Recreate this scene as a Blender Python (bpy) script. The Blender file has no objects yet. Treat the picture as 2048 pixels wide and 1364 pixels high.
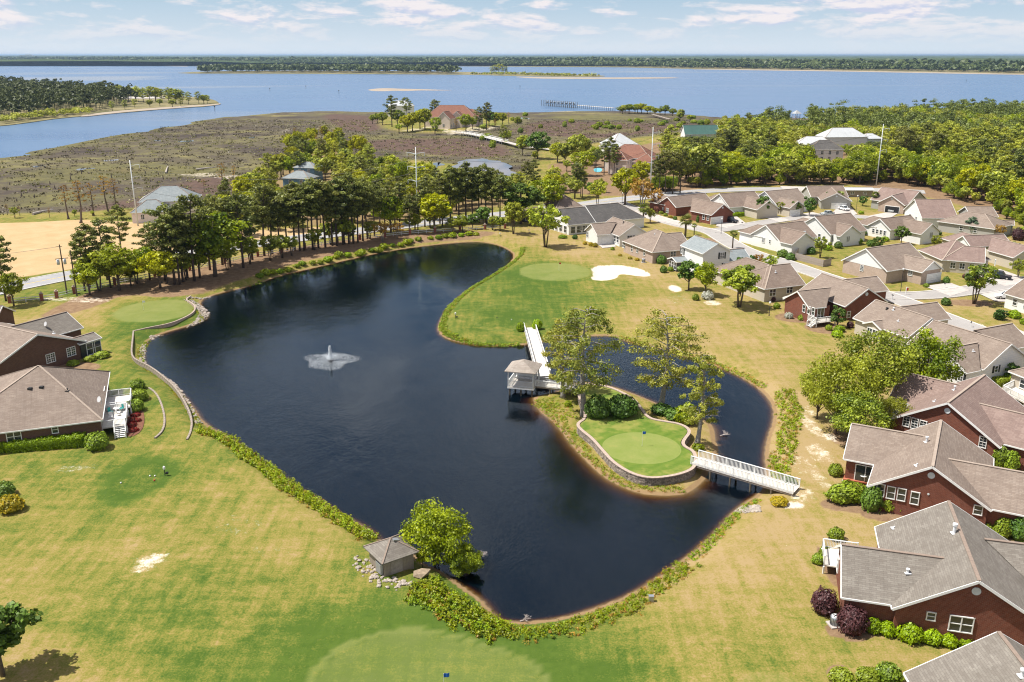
import bpy, bmesh, math, random
import numpy as np
from mathutils import Vector, Matrix
random.seed(7)
SC = bpy.context.scene
COL = SC.collection

# ------------------------------------------------------------------ camera, sky, sun, exposure
FPX, PITCH, CAMH = 1800.0, math.atan(572 / 1800.0), 50.0      # drone 50 m above the lawns
cam_d = bpy.data.cameras.new('camera')
cam_d.sensor_width = 36.0
cam_d.lens = 36.0 * FPX / 2048
cam_d.clip_start, cam_d.clip_end = 1.0, 120000.0
cam = bpy.data.objects.new('camera', cam_d)
cam.location = (0, 0, CAMH)
cam.rotation_euler = (math.pi / 2 - PITCH, 0, 0)
COL.objects.link(cam)
SC.camera = cam

SUN_EL = math.radians(62)
SHADOW = Vector((1.0, 0.03, 0)).normalized()                   # shadows fall to the right
to_sun = Vector((-SHADOW.x * math.cos(SUN_EL), -SHADOW.y * math.cos(SUN_EL), math.sin(SUN_EL)))
sun_d = bpy.data.lights.new('sun', 'SUN')
sun_d.energy, sun_d.angle, sun_d.color = 5.0, math.radians(0.5), (1.0, 0.955, 0.88)
sun = bpy.data.objects.new('sun', sun_d)
sun.rotation_euler = (-to_sun).to_track_quat('-Z', 'Y').to_euler()
sun.location = (0, 0, 400)
COL.objects.link(sun)

W = bpy.data.worlds.new('World')
SC.world = W
W.use_nodes = True
SC.view_settings.view_transform = 'Standard'
SC.view_settings.look = 'None'
SC.view_settings.gamma = 1.0
SC.view_settings.use_curve_mapping = False
SC.view_settings.exposure = 0.46
cy = SC.cycles
cy.use_denoising = True
try: cy.denoiser = 'OPENIMAGEDENOISE'
except Exception: pass
cy.max_bounces, cy.diffuse_bounces, cy.glossy_bounces, cy.transmission_bounces = 6, 2, 3, 4
cy.transparent_max_bounces, cy.volume_bounces = 8, 0
cy.pixel_filter_type, cy.filter_width = 'BLACKMAN_HARRIS', 1.15
cy.caustics_reflective = cy.caustics_refractive = False

# ------------------------------------------------------------------ node helpers
class NT:
    def __init__(s, tree):
        s.t = tree; tree.nodes.clear()
    def n(s, typ, props=None, **inp):
        nd = s.t.nodes.new(typ)
        for k, v in (props or {}).items(): setattr(nd, k, v)
        for k, v in inp.items():
            key = k.replace('_', ' ')
            sock = nd.inputs[int(k[1:])] if k[0] == 'i' and k[1:].isdigit() else nd.inputs[key]
            s.put(sock, v)
        return nd
    def put(s, sock, v):
        if isinstance(v, bpy.types.NodeSocket): s.t.links.new(v, sock)
        elif isinstance(v, bpy.types.Node): s.t.links.new(v.outputs[0], sock)
        else:
            if isinstance(v, (tuple, list)) and len(v) == 3 and sock.type == 'RGBA': v = (*v, 1)
            sock.default_value = v
    def math(s, op, a, b=0.0, clamp=False):
        return s.n('ShaderNodeMath', {'operation': op, 'use_clamp': clamp}, i0=a, i1=b).outputs[0]
    def mix(s, f, a, b, mode='MIX'):
        nd = s.n('ShaderNodeMix', {'data_type': 'RGBA', 'blend_type': mode})
        s.put(nd.inputs[0], f); s.put(nd.inputs[6], a); s.put(nd.inputs[7], b)
        return nd.outputs[2]
    def noise(s, scale, detail=4.0, rough=0.55, vec=None, dist=0.0):
        nd = s.n('ShaderNodeTexNoise', Scale=scale, Detail=detail, Roughness=rough, Distortion=dist)
        if vec is not None: s.put(nd.inputs['Vector'], vec)
        return nd.outputs[0]
    def rng(s, v, a, b, c=0.0, d=1.0):
        nd = s.n('ShaderNodeMapRange', {'clamp': True}, Value=v)
        for k, x in zip(('From Min', 'From Max', 'To Min', 'To Max'), (a, b, c, d)): s.put(nd.inputs[k], x)
        return nd.outputs[0]
    def attr(s, name):
        return s.n('ShaderNodeAttribute', {'attribute_name': name}).outputs['Fac']
    def mapping(s, vec, scale=(1, 1, 1), rot=(0, 0, 0), loc=(0, 0, 0)):
        nd = s.n('ShaderNodeMapping'); s.put(nd.inputs['Vector'], vec)
        nd.inputs['Scale'].default_value = scale; nd.inputs['Rotation'].default_value = rot; nd.inputs['Location'].default_value = loc
        return nd.outputs[0]

def sky_world():
    T = NT(W.node_tree)
    sky = T.n('ShaderNodeTexSky', {'sky_type': 'NISHITA', 'sun_disc': False, 'sun_elevation': SUN_EL, 'altitude': 50.0,
                                   'air_density': 1.0, 'dust_density': 0.6, 'ozone_density': 2.0})
    sky.sun_rotation = math.atan2(to_sun.x, to_sun.y)
    # a broken layer of flat fair-weather clouds far out, seen edge-on near the horizon
    co = T.n('ShaderNodeTexCoord').outputs['Generated']
    sep = T.n('ShaderNodeSeparateXYZ', i0=co)
    x, y, z = sep.outputs
    az = T.math('ARCTAN2', x, y)
    el = T.math('ARCSINE', z)
    v = T.n('ShaderNodeCombineXYZ', X=T.math('MULTIPLY', az, 15.0), Y=T.math('MULTIPLY', el, 58.0), Z=0.0).outputs[0]
    n1 = T.noise(1.0, 9.0, 0.62, T.mapping(v, loc=(3.1, 0.35, 0)), 0.25)
    n1b = T.noise(1.0, 9.0, 0.62, T.mapping(v, loc=(3.1 - 0.04, 0.35 + 0.20, 0)), 0.25)  # a step up: shades the base of each cloud
    n2 = T.noise(0.3, 3.0, 0.5, T.mapping(v, loc=(1.7, 2.2, 0)))
    cover = T.math('ADD', n1, T.math('MULTIPLY', T.math('SUBTRACT', n2, 0.5), 0.7))
    m = T.rng(cover, 0.44, 0.58)
    m = T.math('MULTIPLY', m, T.rng(el, 0.012, 0.034, 0.12, 1.0))
    thin = T.rng(T.math('SUBTRACT', n1b, n1), -0.02, 0.09)
    ccol = T.mix(thin, (10.2, 9.5, 9.6), (6.6, 7.1, 9.0))
    veil = T.rng(T.math('ABSOLUTE', el), 0.0, 0.22, 1.0, 0.0)
    veil = T.math('POWER', veil, 2.0)
    low = T.mix(T.rng(el, 0.0, 0.055), (8.6, 9.6, 10.6), (5.3, 7.7, 10.9))
    base = T.mix(T.math('MULTIPLY', veil, .9), sky.outputs[0], low)
    c = T.mix(T.math('MULTIPLY', m, 0.9), base, ccol)
    bg = T.n('ShaderNodeBackground', Color=c, Strength=0.068)
    T.n('ShaderNodeOutputWorld', Surface=bg)
sky_world()

# ------------------------------------------------------------------ places: from picture measurements to metres on the ground
_cp, _sp = math.cos(PITCH), math.sin(PITCH)
def ray(px, py):
    x = (px - 1024) / FPX; y = -(py - 682) / FPX
    return np.array([x, y * _sp + _cp, y * _cp - _sp])
def P(px, py, z=0.0):
    d = ray(px, py); t = (z - CAMH) / d[2]
    return np.array([0, 0, CAMH]) + d * t
def PP(pts, z=0.0): return np.array([P(a, b, z)[:2] for a, b in pts])
def on_plane(px, py, o, nrm):
    d = ray(px, py); c = np.array([0, 0, CAMH]); o = np.array(o); nrm = np.array(nrm)
    return c + d * (((o - c) @ nrm) / (d @ nrm))
def height_at(px_top_y, base):
    """height of a thing standing at base whose top shows at that row"""
    y = -(px_top_y - 682) / FPX
    zc_y, zc_z = y * _sp + _cp, y * _cp - _sp
    return CAMH + base[1] * zc_z / zc_y - base[2]

# ------------------------------------------------------------------ object helpers
def tag(o, label=None, cat=None, group=None, kind=None):
    if label: o['label'] = label
    if cat: o['category'] = cat
    if group: o['group'] = group
    if kind: o['kind'] = kind
    return o
def empty(name, loc, rz=0.0, label=None, cat=None, group=None):
    o = bpy.data.objects.new(name, None)
    o.location = loc; o.rotation_euler = (0, 0, rz); o.empty_display_size = 0.3
    COL.objects.link(o)
    return tag(o, label, cat, group)
def link(name, me, parent=None, loc=(0, 0, 0), rz=0.0):
    o = bpy.data.objects.new(name, me)
    o.location = loc; o.rotation_euler = (0, 0, rz)
    if parent: o.parent = parent
    COL.objects.link(o)
    return o
def copy_tree(o, parent=None):
    c = o.copy(); COL.objects.link(c); c.parent = parent
    for ch in o.children: copy_tree(ch, c)
    return c

class MB:
    """collects boxes, bars, tubes and polygons and links them as one mesh"""
    def __init__(s): s.v, s.f, s.m = [], [], []
    def poly(s, pts, mi=0):
        i = len(s.v); s.v += [tuple(map(float, p)) for p in pts]
        s.f.append(tuple(range(i, i + len(pts)))); s.m.append(mi)
    def solid(s, pts, faces, mi=0):
        i = len(s.v); s.v += [tuple(map(float, p)) for p in pts]
        for f in faces: s.f.append(tuple(i + k for k in f)); s.m.append(mi)
    def box(s, c, size, rz=0.0, mi=0):
        hx, hy, hz = size[0] / 2, size[1] / 2, size[2] / 2; ca, sa = math.cos(rz), math.sin(rz)
        pts = []
        for z in (-hz, hz):
            for x, y in ((-hx, -hy), (hx, -hy), (hx, hy), (-hx, hy)):
                pts.append((c[0] + x * ca - y * sa, c[1] + x * sa + y * ca, c[2] + z))
        s.solid(pts, [(3, 2, 1, 0), (4, 5, 6, 7), (0, 1, 5, 4), (1, 2, 6, 5), (2, 3, 7, 6), (3, 0, 4, 7)], mi)
    def beam(s, a, b, w, h, mi=0, up=(0, 0, 1)):
        a, b = Vector(a), Vector(b); d = (b - a).normalized(); u = Vector(up)
        if abs(d.dot(u)) > .98: u = Vector((1, 0, 0))
        r = d.cross(u).normalized(); u = r.cross(d)
        pts = [e + r * x * w / 2 + u * y * h / 2 for e in (a, b) for x, y in ((-1, -1), (1, -1), (1, 1), (-1, 1))]
        s.solid(pts, [(3, 2, 1, 0), (4, 5, 6, 7), (0, 1, 5, 4), (1, 2, 6, 5), (2, 3, 7, 6), (3, 0, 4, 7)], mi)
    def tube(s, path, radii, n=7, mi=0, cap=True):
        path = [Vector(p) for p in path]; rings = []
        for i, p in enumerate(path):
            d = (path[min(i + 1, len(path) - 1)] - path[max(i - 1, 0)]).normalized()
            u = Vector((1, 0, 0)) if abs(d.z) > .9 else Vector((0, 0, 1))
            r = d.cross(u).normalized(); u = r.cross(d)
            b = len(s.v)
            for k in range(n):
                t = 2 * math.pi * k / n
                s.v.append(tuple(p + (r * math.cos(t) + u * math.sin(t)) * radii[i]))
            rings.append(b)
        for a, b in zip(rings, rings[1:]):
            for k in range(n):
                k2 = (k + 1) % n; s.f.append((a + k, a + k2, b + k2, b + k)); s.m.append(mi)
        if cap:
            s.f.append(tuple(rings[0] + k for k in reversed(range(n)))); s.m.append(mi)
            s.f.append(tuple(rings[-1] + k for k in range(n))); s.m.append(mi)
    def prism(s, pts2, z0, z1, mi=0):
        n = len(pts2)
        if sum(pts2[i][0] * pts2[(i + 1) % n][1] - pts2[(i + 1) % n][0] * pts2[i][1] for i in range(n)) < 0: pts2 = pts2[::-1]
        pts = [(p[0], p[1], z0) for p in pts2] + [(p[0], p[1], z1) for p in pts2]
        s.solid(pts, [tuple(reversed(range(n))), tuple(range(n, 2 * n))] + [(i, (i + 1) % n, n + (i + 1) % n, n + i) for i in range(n)], mi)
    def mesh(s, name, mats, smooth=False, uv=False):
        me = bpy.data.meshes.new(name); me.from_pydata(s.v, [], s.f)
        for m in (mats if isinstance(mats, (list, tuple)) else [mats]): me.materials.append(m)
        if any(s.m): me.polygons.foreach_set('material_index', s.m)
        if smooth: me.polygons.foreach_set('use_smooth', [True] * len(s.f))
        if uv: slope_uv(me)
        me.update()
        return me
    def build(s, name, mats, parent=None, smooth=False, uv=False, loc=(0, 0, 0), rz=0.0):
        return link(name, s.mesh(name, mats, smooth, uv), parent, loc, rz)

def slope_uv(me):
    """u along the level line of each face, v up its slope, both in metres"""
    uvl = me.uv_layers.new(name='UVMap'); me.update()
    for p in me.polygons:
        n = p.normal
        t = Vector((0, 0, 1)).cross(n)
        if t.length < 1e-3: t = Vector((1, 0, 0))
        t.normalize(); b = n.cross(t)
        for li in p.loop_indices:
            co = me.vertices[me.loops[li].vertex_index].co
            uvl.data[li].uv = (co.dot(t), co.dot(b))

# polygon tools (vectorised)
def inside(poly, X, Y):
    r = np.zeros(X.shape, bool); n = len(poly)
    for i in range(n):
        x0, y0 = poly[i]; x1, y1 = poly[(i + 1) % n]
        c = (y0 > Y) != (y1 > Y)
        with np.errstate(divide='ignore', invalid='ignore'):
            r ^= c & (X < (x1 - x0) * (Y - y0) / (y1 - y0 + 1e-12) + x0)
    return r
def dist_line(line, X, Y, closed=True):
    d = np.full(X.shape, 1e9); n = len(line)
    for i in range(n if closed else n - 1):
        a = line[i]; b = line[(i + 1) % n]; ab = b - a; L = ab @ ab + 1e-9
        t = np.clip(((X - a[0]) * ab[0] + (Y - a[1]) * ab[1]) / L, 0, 1)
        d = np.minimum(d, np.hypot(X - a[0] - t * ab[0], Y - a[1] - t * ab[1]))
    return d
def sdf(poly, X, Y, pad=40.0):
    """signed distance, negative inside; only worked out near the outline"""
    m = (X > poly[:, 0].min() - pad) & (X < poly[:, 0].max() + pad) & (Y > poly[:, 1].min() - pad) & (Y < poly[:, 1].max() + pad)
    r = np.full(X.shape, 99.0); x, y = X[m], Y[m]
    d = dist_line(poly, x, y); r[m] = np.where(inside(poly, x, y), -d, d)
    return r
def smooth_closed(p, it=2):
    for _ in range(it):
        q = np.roll(p, -1, 0); p = np.stack([.75 * p + .25 * q, .25 * p + .75 * q], 1).reshape(-1, 2)
    return p
def smooth_open(p, it=2):
    for _ in range(it):
        q = np.stack([.75 * p[:-1] + .25 * p[1:], .25 * p[:-1] + .75 * p[1:]], 1).reshape(-1, 2)
        p = np.vstack([p[:1], q, p[-1:]])
    return p
def sstep(x, a, b):
    t = np.clip((x - a) / (b - a), 0, 1); return t * t * (3 - 2 * t)

# ------------------------------------------------------------------ materials
MAT = {}
def newmat(name):
    m = bpy.data.materials.new(name); m.use_nodes = True
    MAT[name] = m
    return NT(m.node_tree)
def out(T, bsdf, vol=None):
    o = T.n('ShaderNodeOutputMaterial', Surface=bsdf)
    if vol is not None: T.put(o.inputs['Volume'], vol)
def pbsdf(T, color, rough=0.8, spec=0.3, normal=None, metal=0.0):
    b = T.n('ShaderNodeBsdfPrincipled')
    T.put(b.inputs['Base Color'], color); T.put(b.inputs['Roughness'], rough); T.put(b.inputs['Specular IOR Level'], spec)
    T.put(b.inputs['Metallic'], metal)
    if normal is not None: T.put(b.inputs['Normal'], normal)
    return b
def bump(T, h, strength=0.4, dist=0.05):
    return T.n('ShaderNodeBump', Height=h, Strength=strength, Distance=dist).outputs[0]
def objco(T): return T.n('ShaderNodeTexCoord').outputs['Object']
def plain(name, col, rough=0.6, var=0.12, scale=3.0, spec=0.3, metal=0.0):
    T = newmat(name); n = T.noise(scale, 5, .6, objco(T))
    c = T.mix(T.rng(n, .3, .7), tuple(x * (1 - var) for x in col), tuple(min(1, x * (1 + var)) for x in col))
    out(T, pbsdf(T, c, rough, spec, metal=metal))
    return MAT[name]

def roof_mat(name, c1, c2, c3):
    T = newmat(name)
    uv = T.n('ShaderNodeUVMap').outputs[0]
    br = T.n('ShaderNodeTexBrick', {'offset': .5}, Vector=uv, Scale=1.0, Mortar_Size=.012, Mortar_Smooth=.3, Bias=0.0, Brick_Width=.62, Row_Height=.2)
    T.put(br.inputs['Color1'], (0, 0, 0, 1)); T.put(br.inputs['Color2'], (1, 1, 1, 1)); T.put(br.inputs['Mortar'], (.5, .5, .5, 1))
    cell = br.outputs[0]
    co = objco(T)
    n = T.noise(.35, 5, .65, co)                         # broad weathering
    st = T.noise(1.0, 4, .6, T.mapping(uv, (2.2, .12, 1)))   # run-off streaks down the slope
    fine = T.noise(9, 3, .7, co)
    c = T.mix(cell, c1, c2)
    c = T.mix(T.rng(n, .35, .75, 0, .7), c, c3)
    c = T.mix(T.rng(st, .5, .8, 0, .35), c, tuple(x * .6 for x in c3))
    c = T.mix(T.rng(fine, .3, .7, 0, .35), c, tuple(x * .62 for x in c1))
    c = T.mix(T.math('MULTIPLY', br.outputs[1], .45), c, tuple(x * .4 for x in c1))
    out(T, pbsdf(T, c, .9, .15, bump(T, T.math('ADD', T.math('MULTIPLY', br.outputs[1], -1.0), T.math('MULTIPLY', fine, .5)), .5, .02)))
roof_mat('roof_tan', (0.252, 0.196, 0.158), (0.336, 0.274, 0.225), (0.197, 0.152, 0.126))
roof_mat('roof_brown', (0.227, 0.170, 0.135), (0.302, 0.239, 0.194), (0.168, 0.126, 0.104))
roof_mat('roof_rose', (0.252, 0.178, 0.153), (0.336, 0.252, 0.216), (0.193, 0.135, 0.117))
roof_mat('roof_grey', (0.202, 0.178, 0.153), (0.286, 0.261, 0.225), (0.160, 0.139, 0.117))
roof_mat('roof_dark', (.105, .10, .095), (.16, .15, .14), (.075, .07, .07))
roof_mat('roof_slate', (.25, .28, .29), (.34, .37, .37), (.2, .23, .24))
roof_mat('roof_red', (.24, .115, .08), (.31, .16, .115), (.18, .085, .065))
roof_mat('roof_gazebo', (.34, .29, .25), (.44, .39, .34), (.28, .24, .2))
roof_mat('roof_green', (.07, .15, .13), (.10, .19, .165), (.06, .12, .105))
roof_mat('roof_pale', (.52, .54, .55), (.6, .62, .63), (.45, .47, .48))

def brick_mat(name, c1, c2, mortar):
    T = newmat(name)
    uv = T.n('ShaderNodeUVMap').outputs[0]
    br = T.n('ShaderNodeTexBrick', {'offset': .5}, Vector=uv, Scale=1.0, Mortar_Size=.012, Mortar_Smooth=.2, Bias=0.0, Brick_Width=.32, Row_Height=.115)
    T.put(br.inputs['Color1'], (*c1, 1)); T.put(br.inputs['Color2'], (*c2, 1)); T.put(br.inputs['Mortar'], (*mortar, 1))
    n = T.noise(.7, 5, .65, objco(T))
    c = T.mix(T.rng(n, .3, .75, 0, .5), br.outputs[0], tuple(x * .6 for x in c1))
    out(T, pbsdf(T, c, .85, .2, bump(T, br.outputs[1], -.4, .01)))
brick_mat('brick_red', (.235, .072, .045), (.155, .048, .033), (.26, .17, .125))
brick_mat('brick_brown', (.17, .085, .06), (.115, .06, .045), (.2, .14, .11))
brick_mat('brick_tan', (.52, .40, .32), (.42, .31, .25), (.5, .44, .38))
brick_mat('brick_orange', (.6, .19, .08), (.5, .15, .06), (.5, .3, .2))

def siding_mat(name, col):
    T = newmat(name)
    uv = T.n('ShaderNodeUVMap').outputs[0]
    w = T.n('ShaderNodeTexWave', {'bands_direction': 'Y', 'wave_profile': 'SAW'}, Vector=uv, Scale=.8, Distortion=0.0)
    n = T.noise(.6, 4, .6, objco(T))
    c = T.mix(T.rng(w.outputs['Fac'], .0, .16, .45, 0), col, tuple(x * .55 for x in col))
    c = T.mix(T.rng(n, .35, .8, 0, .16), c, tuple(x * .72 for x in col))
    out(T, pbsdf(T, c, .6, .3, bump(T, w.outputs['Fac'], .3, .02)))
siding_mat('siding_white', (.80, .80, .78)); siding_mat('siding_tan', (.55, .49, .40)); siding_mat('siding_cream', (.70, .64, .50))
siding_mat('siding_grey', (.40, .39, .36)); siding_mat('siding_blue', (.13, .24, .33)); siding_mat('siding_wood', (.30, .25, .20)); siding_mat('stucco_pink', (.74, .63, .55))

plain('white_trim', (.80, .80, .78), .5, .06); plain('white_paint', (.78, .78, .76), .55, .10, 1.5)
plain('concrete', (.46, .42, .385), .9, .14, .8, .2); plain('kerb', (.56, .53, .49), .9, .12, 1.2, .2)
plain('metal_grey', (.42, .44, .46), .4, .1, 2, .5, .6); plain('pole_steel', (.60, .64, .66), .5, .08, .4, .4)
plain('wood_pole', (.11, .085, .065), .9, .3, 2); plain('black_metal', (.03, .032, .035), .5, .2)
plain('louver', (.62, .66, .68), .5, .1); plain('shutter', (.02, .022, .025), .5, .2); plain('roof_pipe', (.72, .74, .76), .35, .1, 4, .5)
plain('old_wood', (.34, .29, .25), .9, .25, 2.5); plain('deck_board', (.66, .62, .56), .8, .14, 1.5); plain('deck_red', (.42, .14, .08), .8, .15, 2)
plain('pile_wood', (.14, .12, .09), .9, .3, 2); plain('ridge_cap', (.36, .29, .235), .9, .15, 4); plain('ridge_cap_dark', (.26, .20, .16), .9, .15, 4)
plain('block_stone', (.30, .25, .205), .95, .55, 2.6); plain('cap_stone', (.42, .33, .27), .9, .2, 3); plain('rock', (.36, .31, .26), .95, .35, 1.3)
plain('boulder', (.30, .23, .16), .95, .3, 2); plain('timber', (.20, .17, .13), .95, .3, 2); plain('rubber', (.02, .02, .02), .8, .2)
plain('car_black', (.012, .014, .02), .2, .1, 1, .6); plain('car_white', (.8, .8, .8), .25, .03, 1, .6); plain('car_silver', (.45, .48, .48), .25, .05, 1, .6)
plain('chrome', (.6, .6, .6), .2, .05, 1, .6, .9); plain('red_paint', (.6, .03, .03), .4, .1); plain('blue_flag', (.02, .12, .5), .6, .1)
plain('red_flag', (.5, .04, .03), .6, .1); plain('white_flag', (.8, .8, .8), .6, .05); plain('yellow_paint', (.7, .5, .05), .6, .1); plain('teal_cloth', (.05, .35, .33), .7, .1)
plain('brick_pillar', (.28, .10, .07), .9, .25, 5); plain('pool_blue', (.1, .5, .6), .2, .1); plain('wrap_pink', (.78, .70, .67), .7, .12, .9); plain('wood_raw', (.55, .36, .18), .8, .2)
plain('boat_white', (.75, .78, .8), .3, .05); plain('mulch', (.17, .075, .045), .95, .4, 5); plain('mulch_grey', (.30, .20, .15), .95, .35, 4); plain('skin_tone', (.4, .26, .2), .7, .1)
plain('dead_wood', (.42, .37, .34), .9, .2, 3); plain('bark', (.135, .105, .08), .95, .35, 4); plain('bark_grey', (.30, .275, .25), .95, .3, 4); plain('bark_pine', (.10, .075, .06), .95, .35, 3)
plain('dish', (.55, .55, .56), .4, .1)

T = newmat('glass'); n = T.noise(.8, 2, .5, objco(T))
out(T, pbsdf(T, T.mix(n, (.015, .02, .025), (.05, .065, .07)), .06, .9))
T = newmat('blind'); out(T, pbsdf(T, (.35, .37, .38), .3, .6))
T = newmat('screen'); out(T, pbsdf(T, (.03, .032, .035), .4, .4))

T = newmat('asphalt'); co = objco(T)
n = T.noise(.25, 5, .6, co); f = T.noise(14, 3, .7, co)
c = T.mix(T.rng(n, .3, .7), (.32, .30, .28), (.40, .38, .36)); c = T.mix(T.rng(f, .3, .7, 0, .3), c, (.24, .225, .215))
out(T, pbsdf(T, c, .9, .2, bump(T, f, .3, .01)))
T = newmat('road_grey'); co = objco(T)
n = T.noise(.2, 5, .6, co); f = T.noise(10, 3, .7, co)
c = T.mix(T.rng(n, .3, .7), (.30, .30, .31), (.40, .39, .39)); c = T.mix(T.rng(f, .3, .7, 0, .3), c, (.22, .22, .22))
out(T, pbsdf(T, c, .9, .2))

# lawns, sand, straw, marsh: which ground lies where is stored per vertex, the grain is noise
def ground_mat():
    T = newmat('ground')
    co = objco(T)
    big = T.noise(.045, 5, .6, co); mid = T.noise(.22, 5, .62, co, .6); med = T.noise(.9, 5, .65, co, .5); fine = T.noise(5.0, 5, .75, co)
    streak = T.math('ADD', T.math('MULTIPLY', T.noise(.9, 5, .65, T.mapping(co, (1.0, .10, 1), (0, 0, .75))), .6), T.math('MULTIPLY', T.noise(.8, 5, .65, T.mapping(co, (.12, 1.0, 1), (0, 0, .45), (7, 3, 0))), .4))
    lush = T.math('ADD', T.attr('lush'), T.math('MULTIPLY', T.attr('fringe'), .38))
    v = T.math('ADD', lush, T.math('MULTIPLY', T.math('SUBTRACT', big, .5), .9))
    v = T.math('ADD', v, T.math('MULTIPLY', T.math('SUBTRACT', mid, .5), .85))
    v = T.math('ADD', v, T.math('MULTIPLY', T.math('SUBTRACT', med, .5), .8))
    v = T.math('ADD', v, T.math('MULTIPLY', T.math('SUBTRACT', streak, .5), 1.5))
    v = T.math('ADD', v, T.math('MULTIPLY', T.math('SUBTRACT', fine, .5), 1.5), True)
    r = T.n('ShaderNodeValToRGB', Fac=v); e = r.color_ramp.elements
    e[0].position, e[0].color = 0.0, (.330, .240, .116, 1)
    e[1].position, e[1].color = 1.0, (.055, .100, .014, 1)
    for p, c in ((.2, (.290, .216, .080, 1)), (.4, (.232, .196, .049, 1)), (.6, (.160, .166, .031, 1)), (.8, (.094, .132, .021, 1))):
        x = e.new(p); x.color = c
    lawn = r.outputs[0]
    putt = T.attr('putt')
    pc = T.mix(T.rng(T.math('ADD', mid, T.math('MULTIPLY', fine, .5)), .45, 1.0), (.13, .175, .036), (.225, .235, .078))
    c = T.mix(T.math('MULTIPLY', putt, .85), lawn, pc)
    fr = T.attr('fringe')
    c = T.mix(T.math('MULTIPLY', fr, T.rng(med, .35, .65, .0, .55)), c, T.mix(fine, (.085, .140, .022), (.16, .205, .034)))
    dirt = T.attr('dirt')
    dc = T.mix(T.rng(T.math('ADD', mid, T.math('MULTIPLY', fine, .4)), .45, .95), (.41, .28, .14), (.50, .365, .205))
    dm = T.rng(T.math('ADD', dirt, T.math('MULTIPLY', T.math('SUBTRACT', med, .5), .5)), .35, .65)
    c = T.mix(dm, c, dc)
    straw = T.attr('straw')
    sm = T.rng(T.math('ADD', straw, T.math('MULTIPLY', T.math('SUBTRACT', med, .5), .7)), .35, .7)
    sc = T.mix(T.rng(T.math('ADD', med, T.math('MULTIPLY', fine, .5)), .4, 1.0), (.12, .065, .038), (.30, .205, .12))
    c = T.mix(sm, c, sc)
    marsh = T.attr('marsh')
    mn = T.noise(.012, 6, .62, T.mapping(co, (1, 1.15, 1)), .8)
    mn2 = T.noise(.06, 6, .72, co, .6); mf = T.noise(.35, 5, .8, co)
    mv = T.math('ADD', T.math('MULTIPLY', mn, .75), T.math('ADD', T.math('MULTIPLY', mn2, .5), T.math('MULTIPLY', mf, .35)))
    mr = T.n('ShaderNodeValToRGB', Fac=T.rng(mv, .60, .98)); e = mr.color_ramp.elements
    e[0].position, e[0].color = 0.0, (.040, .032, .028, 1)
    e[1].position, e[1].color = 1.0, (.25, .20, .10, 1)
    for p, cc in ((.3, (.075, .060, .048, 1)), (.5, (.098, .082, .055, 1)), (.68, (.125, .108, .06, 1)), (.85, (.165, .15, .062, 1))):
        x = e.new(p); x.color = cc
    mc = T.mix(T.rng(T.attr('purple'), .2, .8), mr.outputs[0], T.mix(T.rng(mf, .3, .7), (.062, .040, .034), (.15, .10, .075)))
    mc = T.mix(T.rng(T.math('ADD', T.attr('olive'), T.math('MULTIPLY', T.math('SUBTRACT', mn2, .5), 1.6)), .35, .9, 0, .6), mc, T.mix(T.rng(T.math('ADD', mn2, T.math('MULTIPLY', mf, .5)), .5, 1.0), (.085, .088, .034), (.19, .17, .06)))
    c = T.mix(marsh, c, mc)
    sand = T.attr('sand')
    sdm = T.rng(T.math('ADD', sand, T.math('MULTIPLY', T.math('SUBTRACT', T.math('ADD', med, T.math('MULTIPLY', fine, .8)), .9), 1.3)), .38, .72)
    c = T.mix(sdm, c, T.mix(fine, (.58, .49, .37), (.74, .67, .56)))
    bank = T.attr('bank')
    bm = T.rng(T.math('ADD', bank, T.math('MULTIPLY', T.math('SUBTRACT', med, .5), .6)), .4, .65)
    c = T.mix(bm, c, T.mix(T.math('ADD', T.math('MULTIPLY', fine, .6), T.math('MULTIPLY', med, .4)), (.15, .09, .045), (.36, .25, .13)))
    h = T.math('ADD', fine, T.math('MULTIPLY', med, .8))
    out(T, pbsdf(T, c, .95, .1, bump(T, h, .45, .06)))
ground_mat()

T = newmat('pond_water'); co = objco(T)
rip = T.math('ADD', T.noise(2.6, 3, .6, T.mapping(co, (1, .55, 1), (0, 0, .5))), T.math('MULTIPLY', T.noise(.5, 3, .6, T.mapping(co, (1, .5, 1), (0, 0, .35))), 1.6))
gust = T.rng(T.noise(.022, 4, .55, T.mapping(co, (1, .6, 1), (0, 0, .4)), .8), .38, .62, .12, 1.1)
nrm = bump(T, T.math('MULTIPLY', rip, gust), 1.0, .06)
fres = T.n('ShaderNodeFresnel', IOR=1.5, Normal=nrm).outputs[0]
gl = T.n('ShaderNodeBsdfGlossy', Color=(.8, .93, 1, 1), Roughness=.06, Normal=nrm)
tr0 = T.n('ShaderNodeBsdfTransparent', Color=(.92, .92, .92, 1)); tb = T.n('ShaderNodeBsdfDiffuse', Color=(.008, .045, .095, 1))
tr = T.n('ShaderNodeMixShader', i0=.055, i1=tr0, i2=tb)      # silt in the water scatters a little light
mx = T.n('ShaderNodeMixShader', i0=fres, i1=tr, i2=gl)
va = T.n('ShaderNodeVolumeAbsorption', Color=(.60, .45, .0, 1), Density=8.0)
out(T, mx, va)

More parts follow.
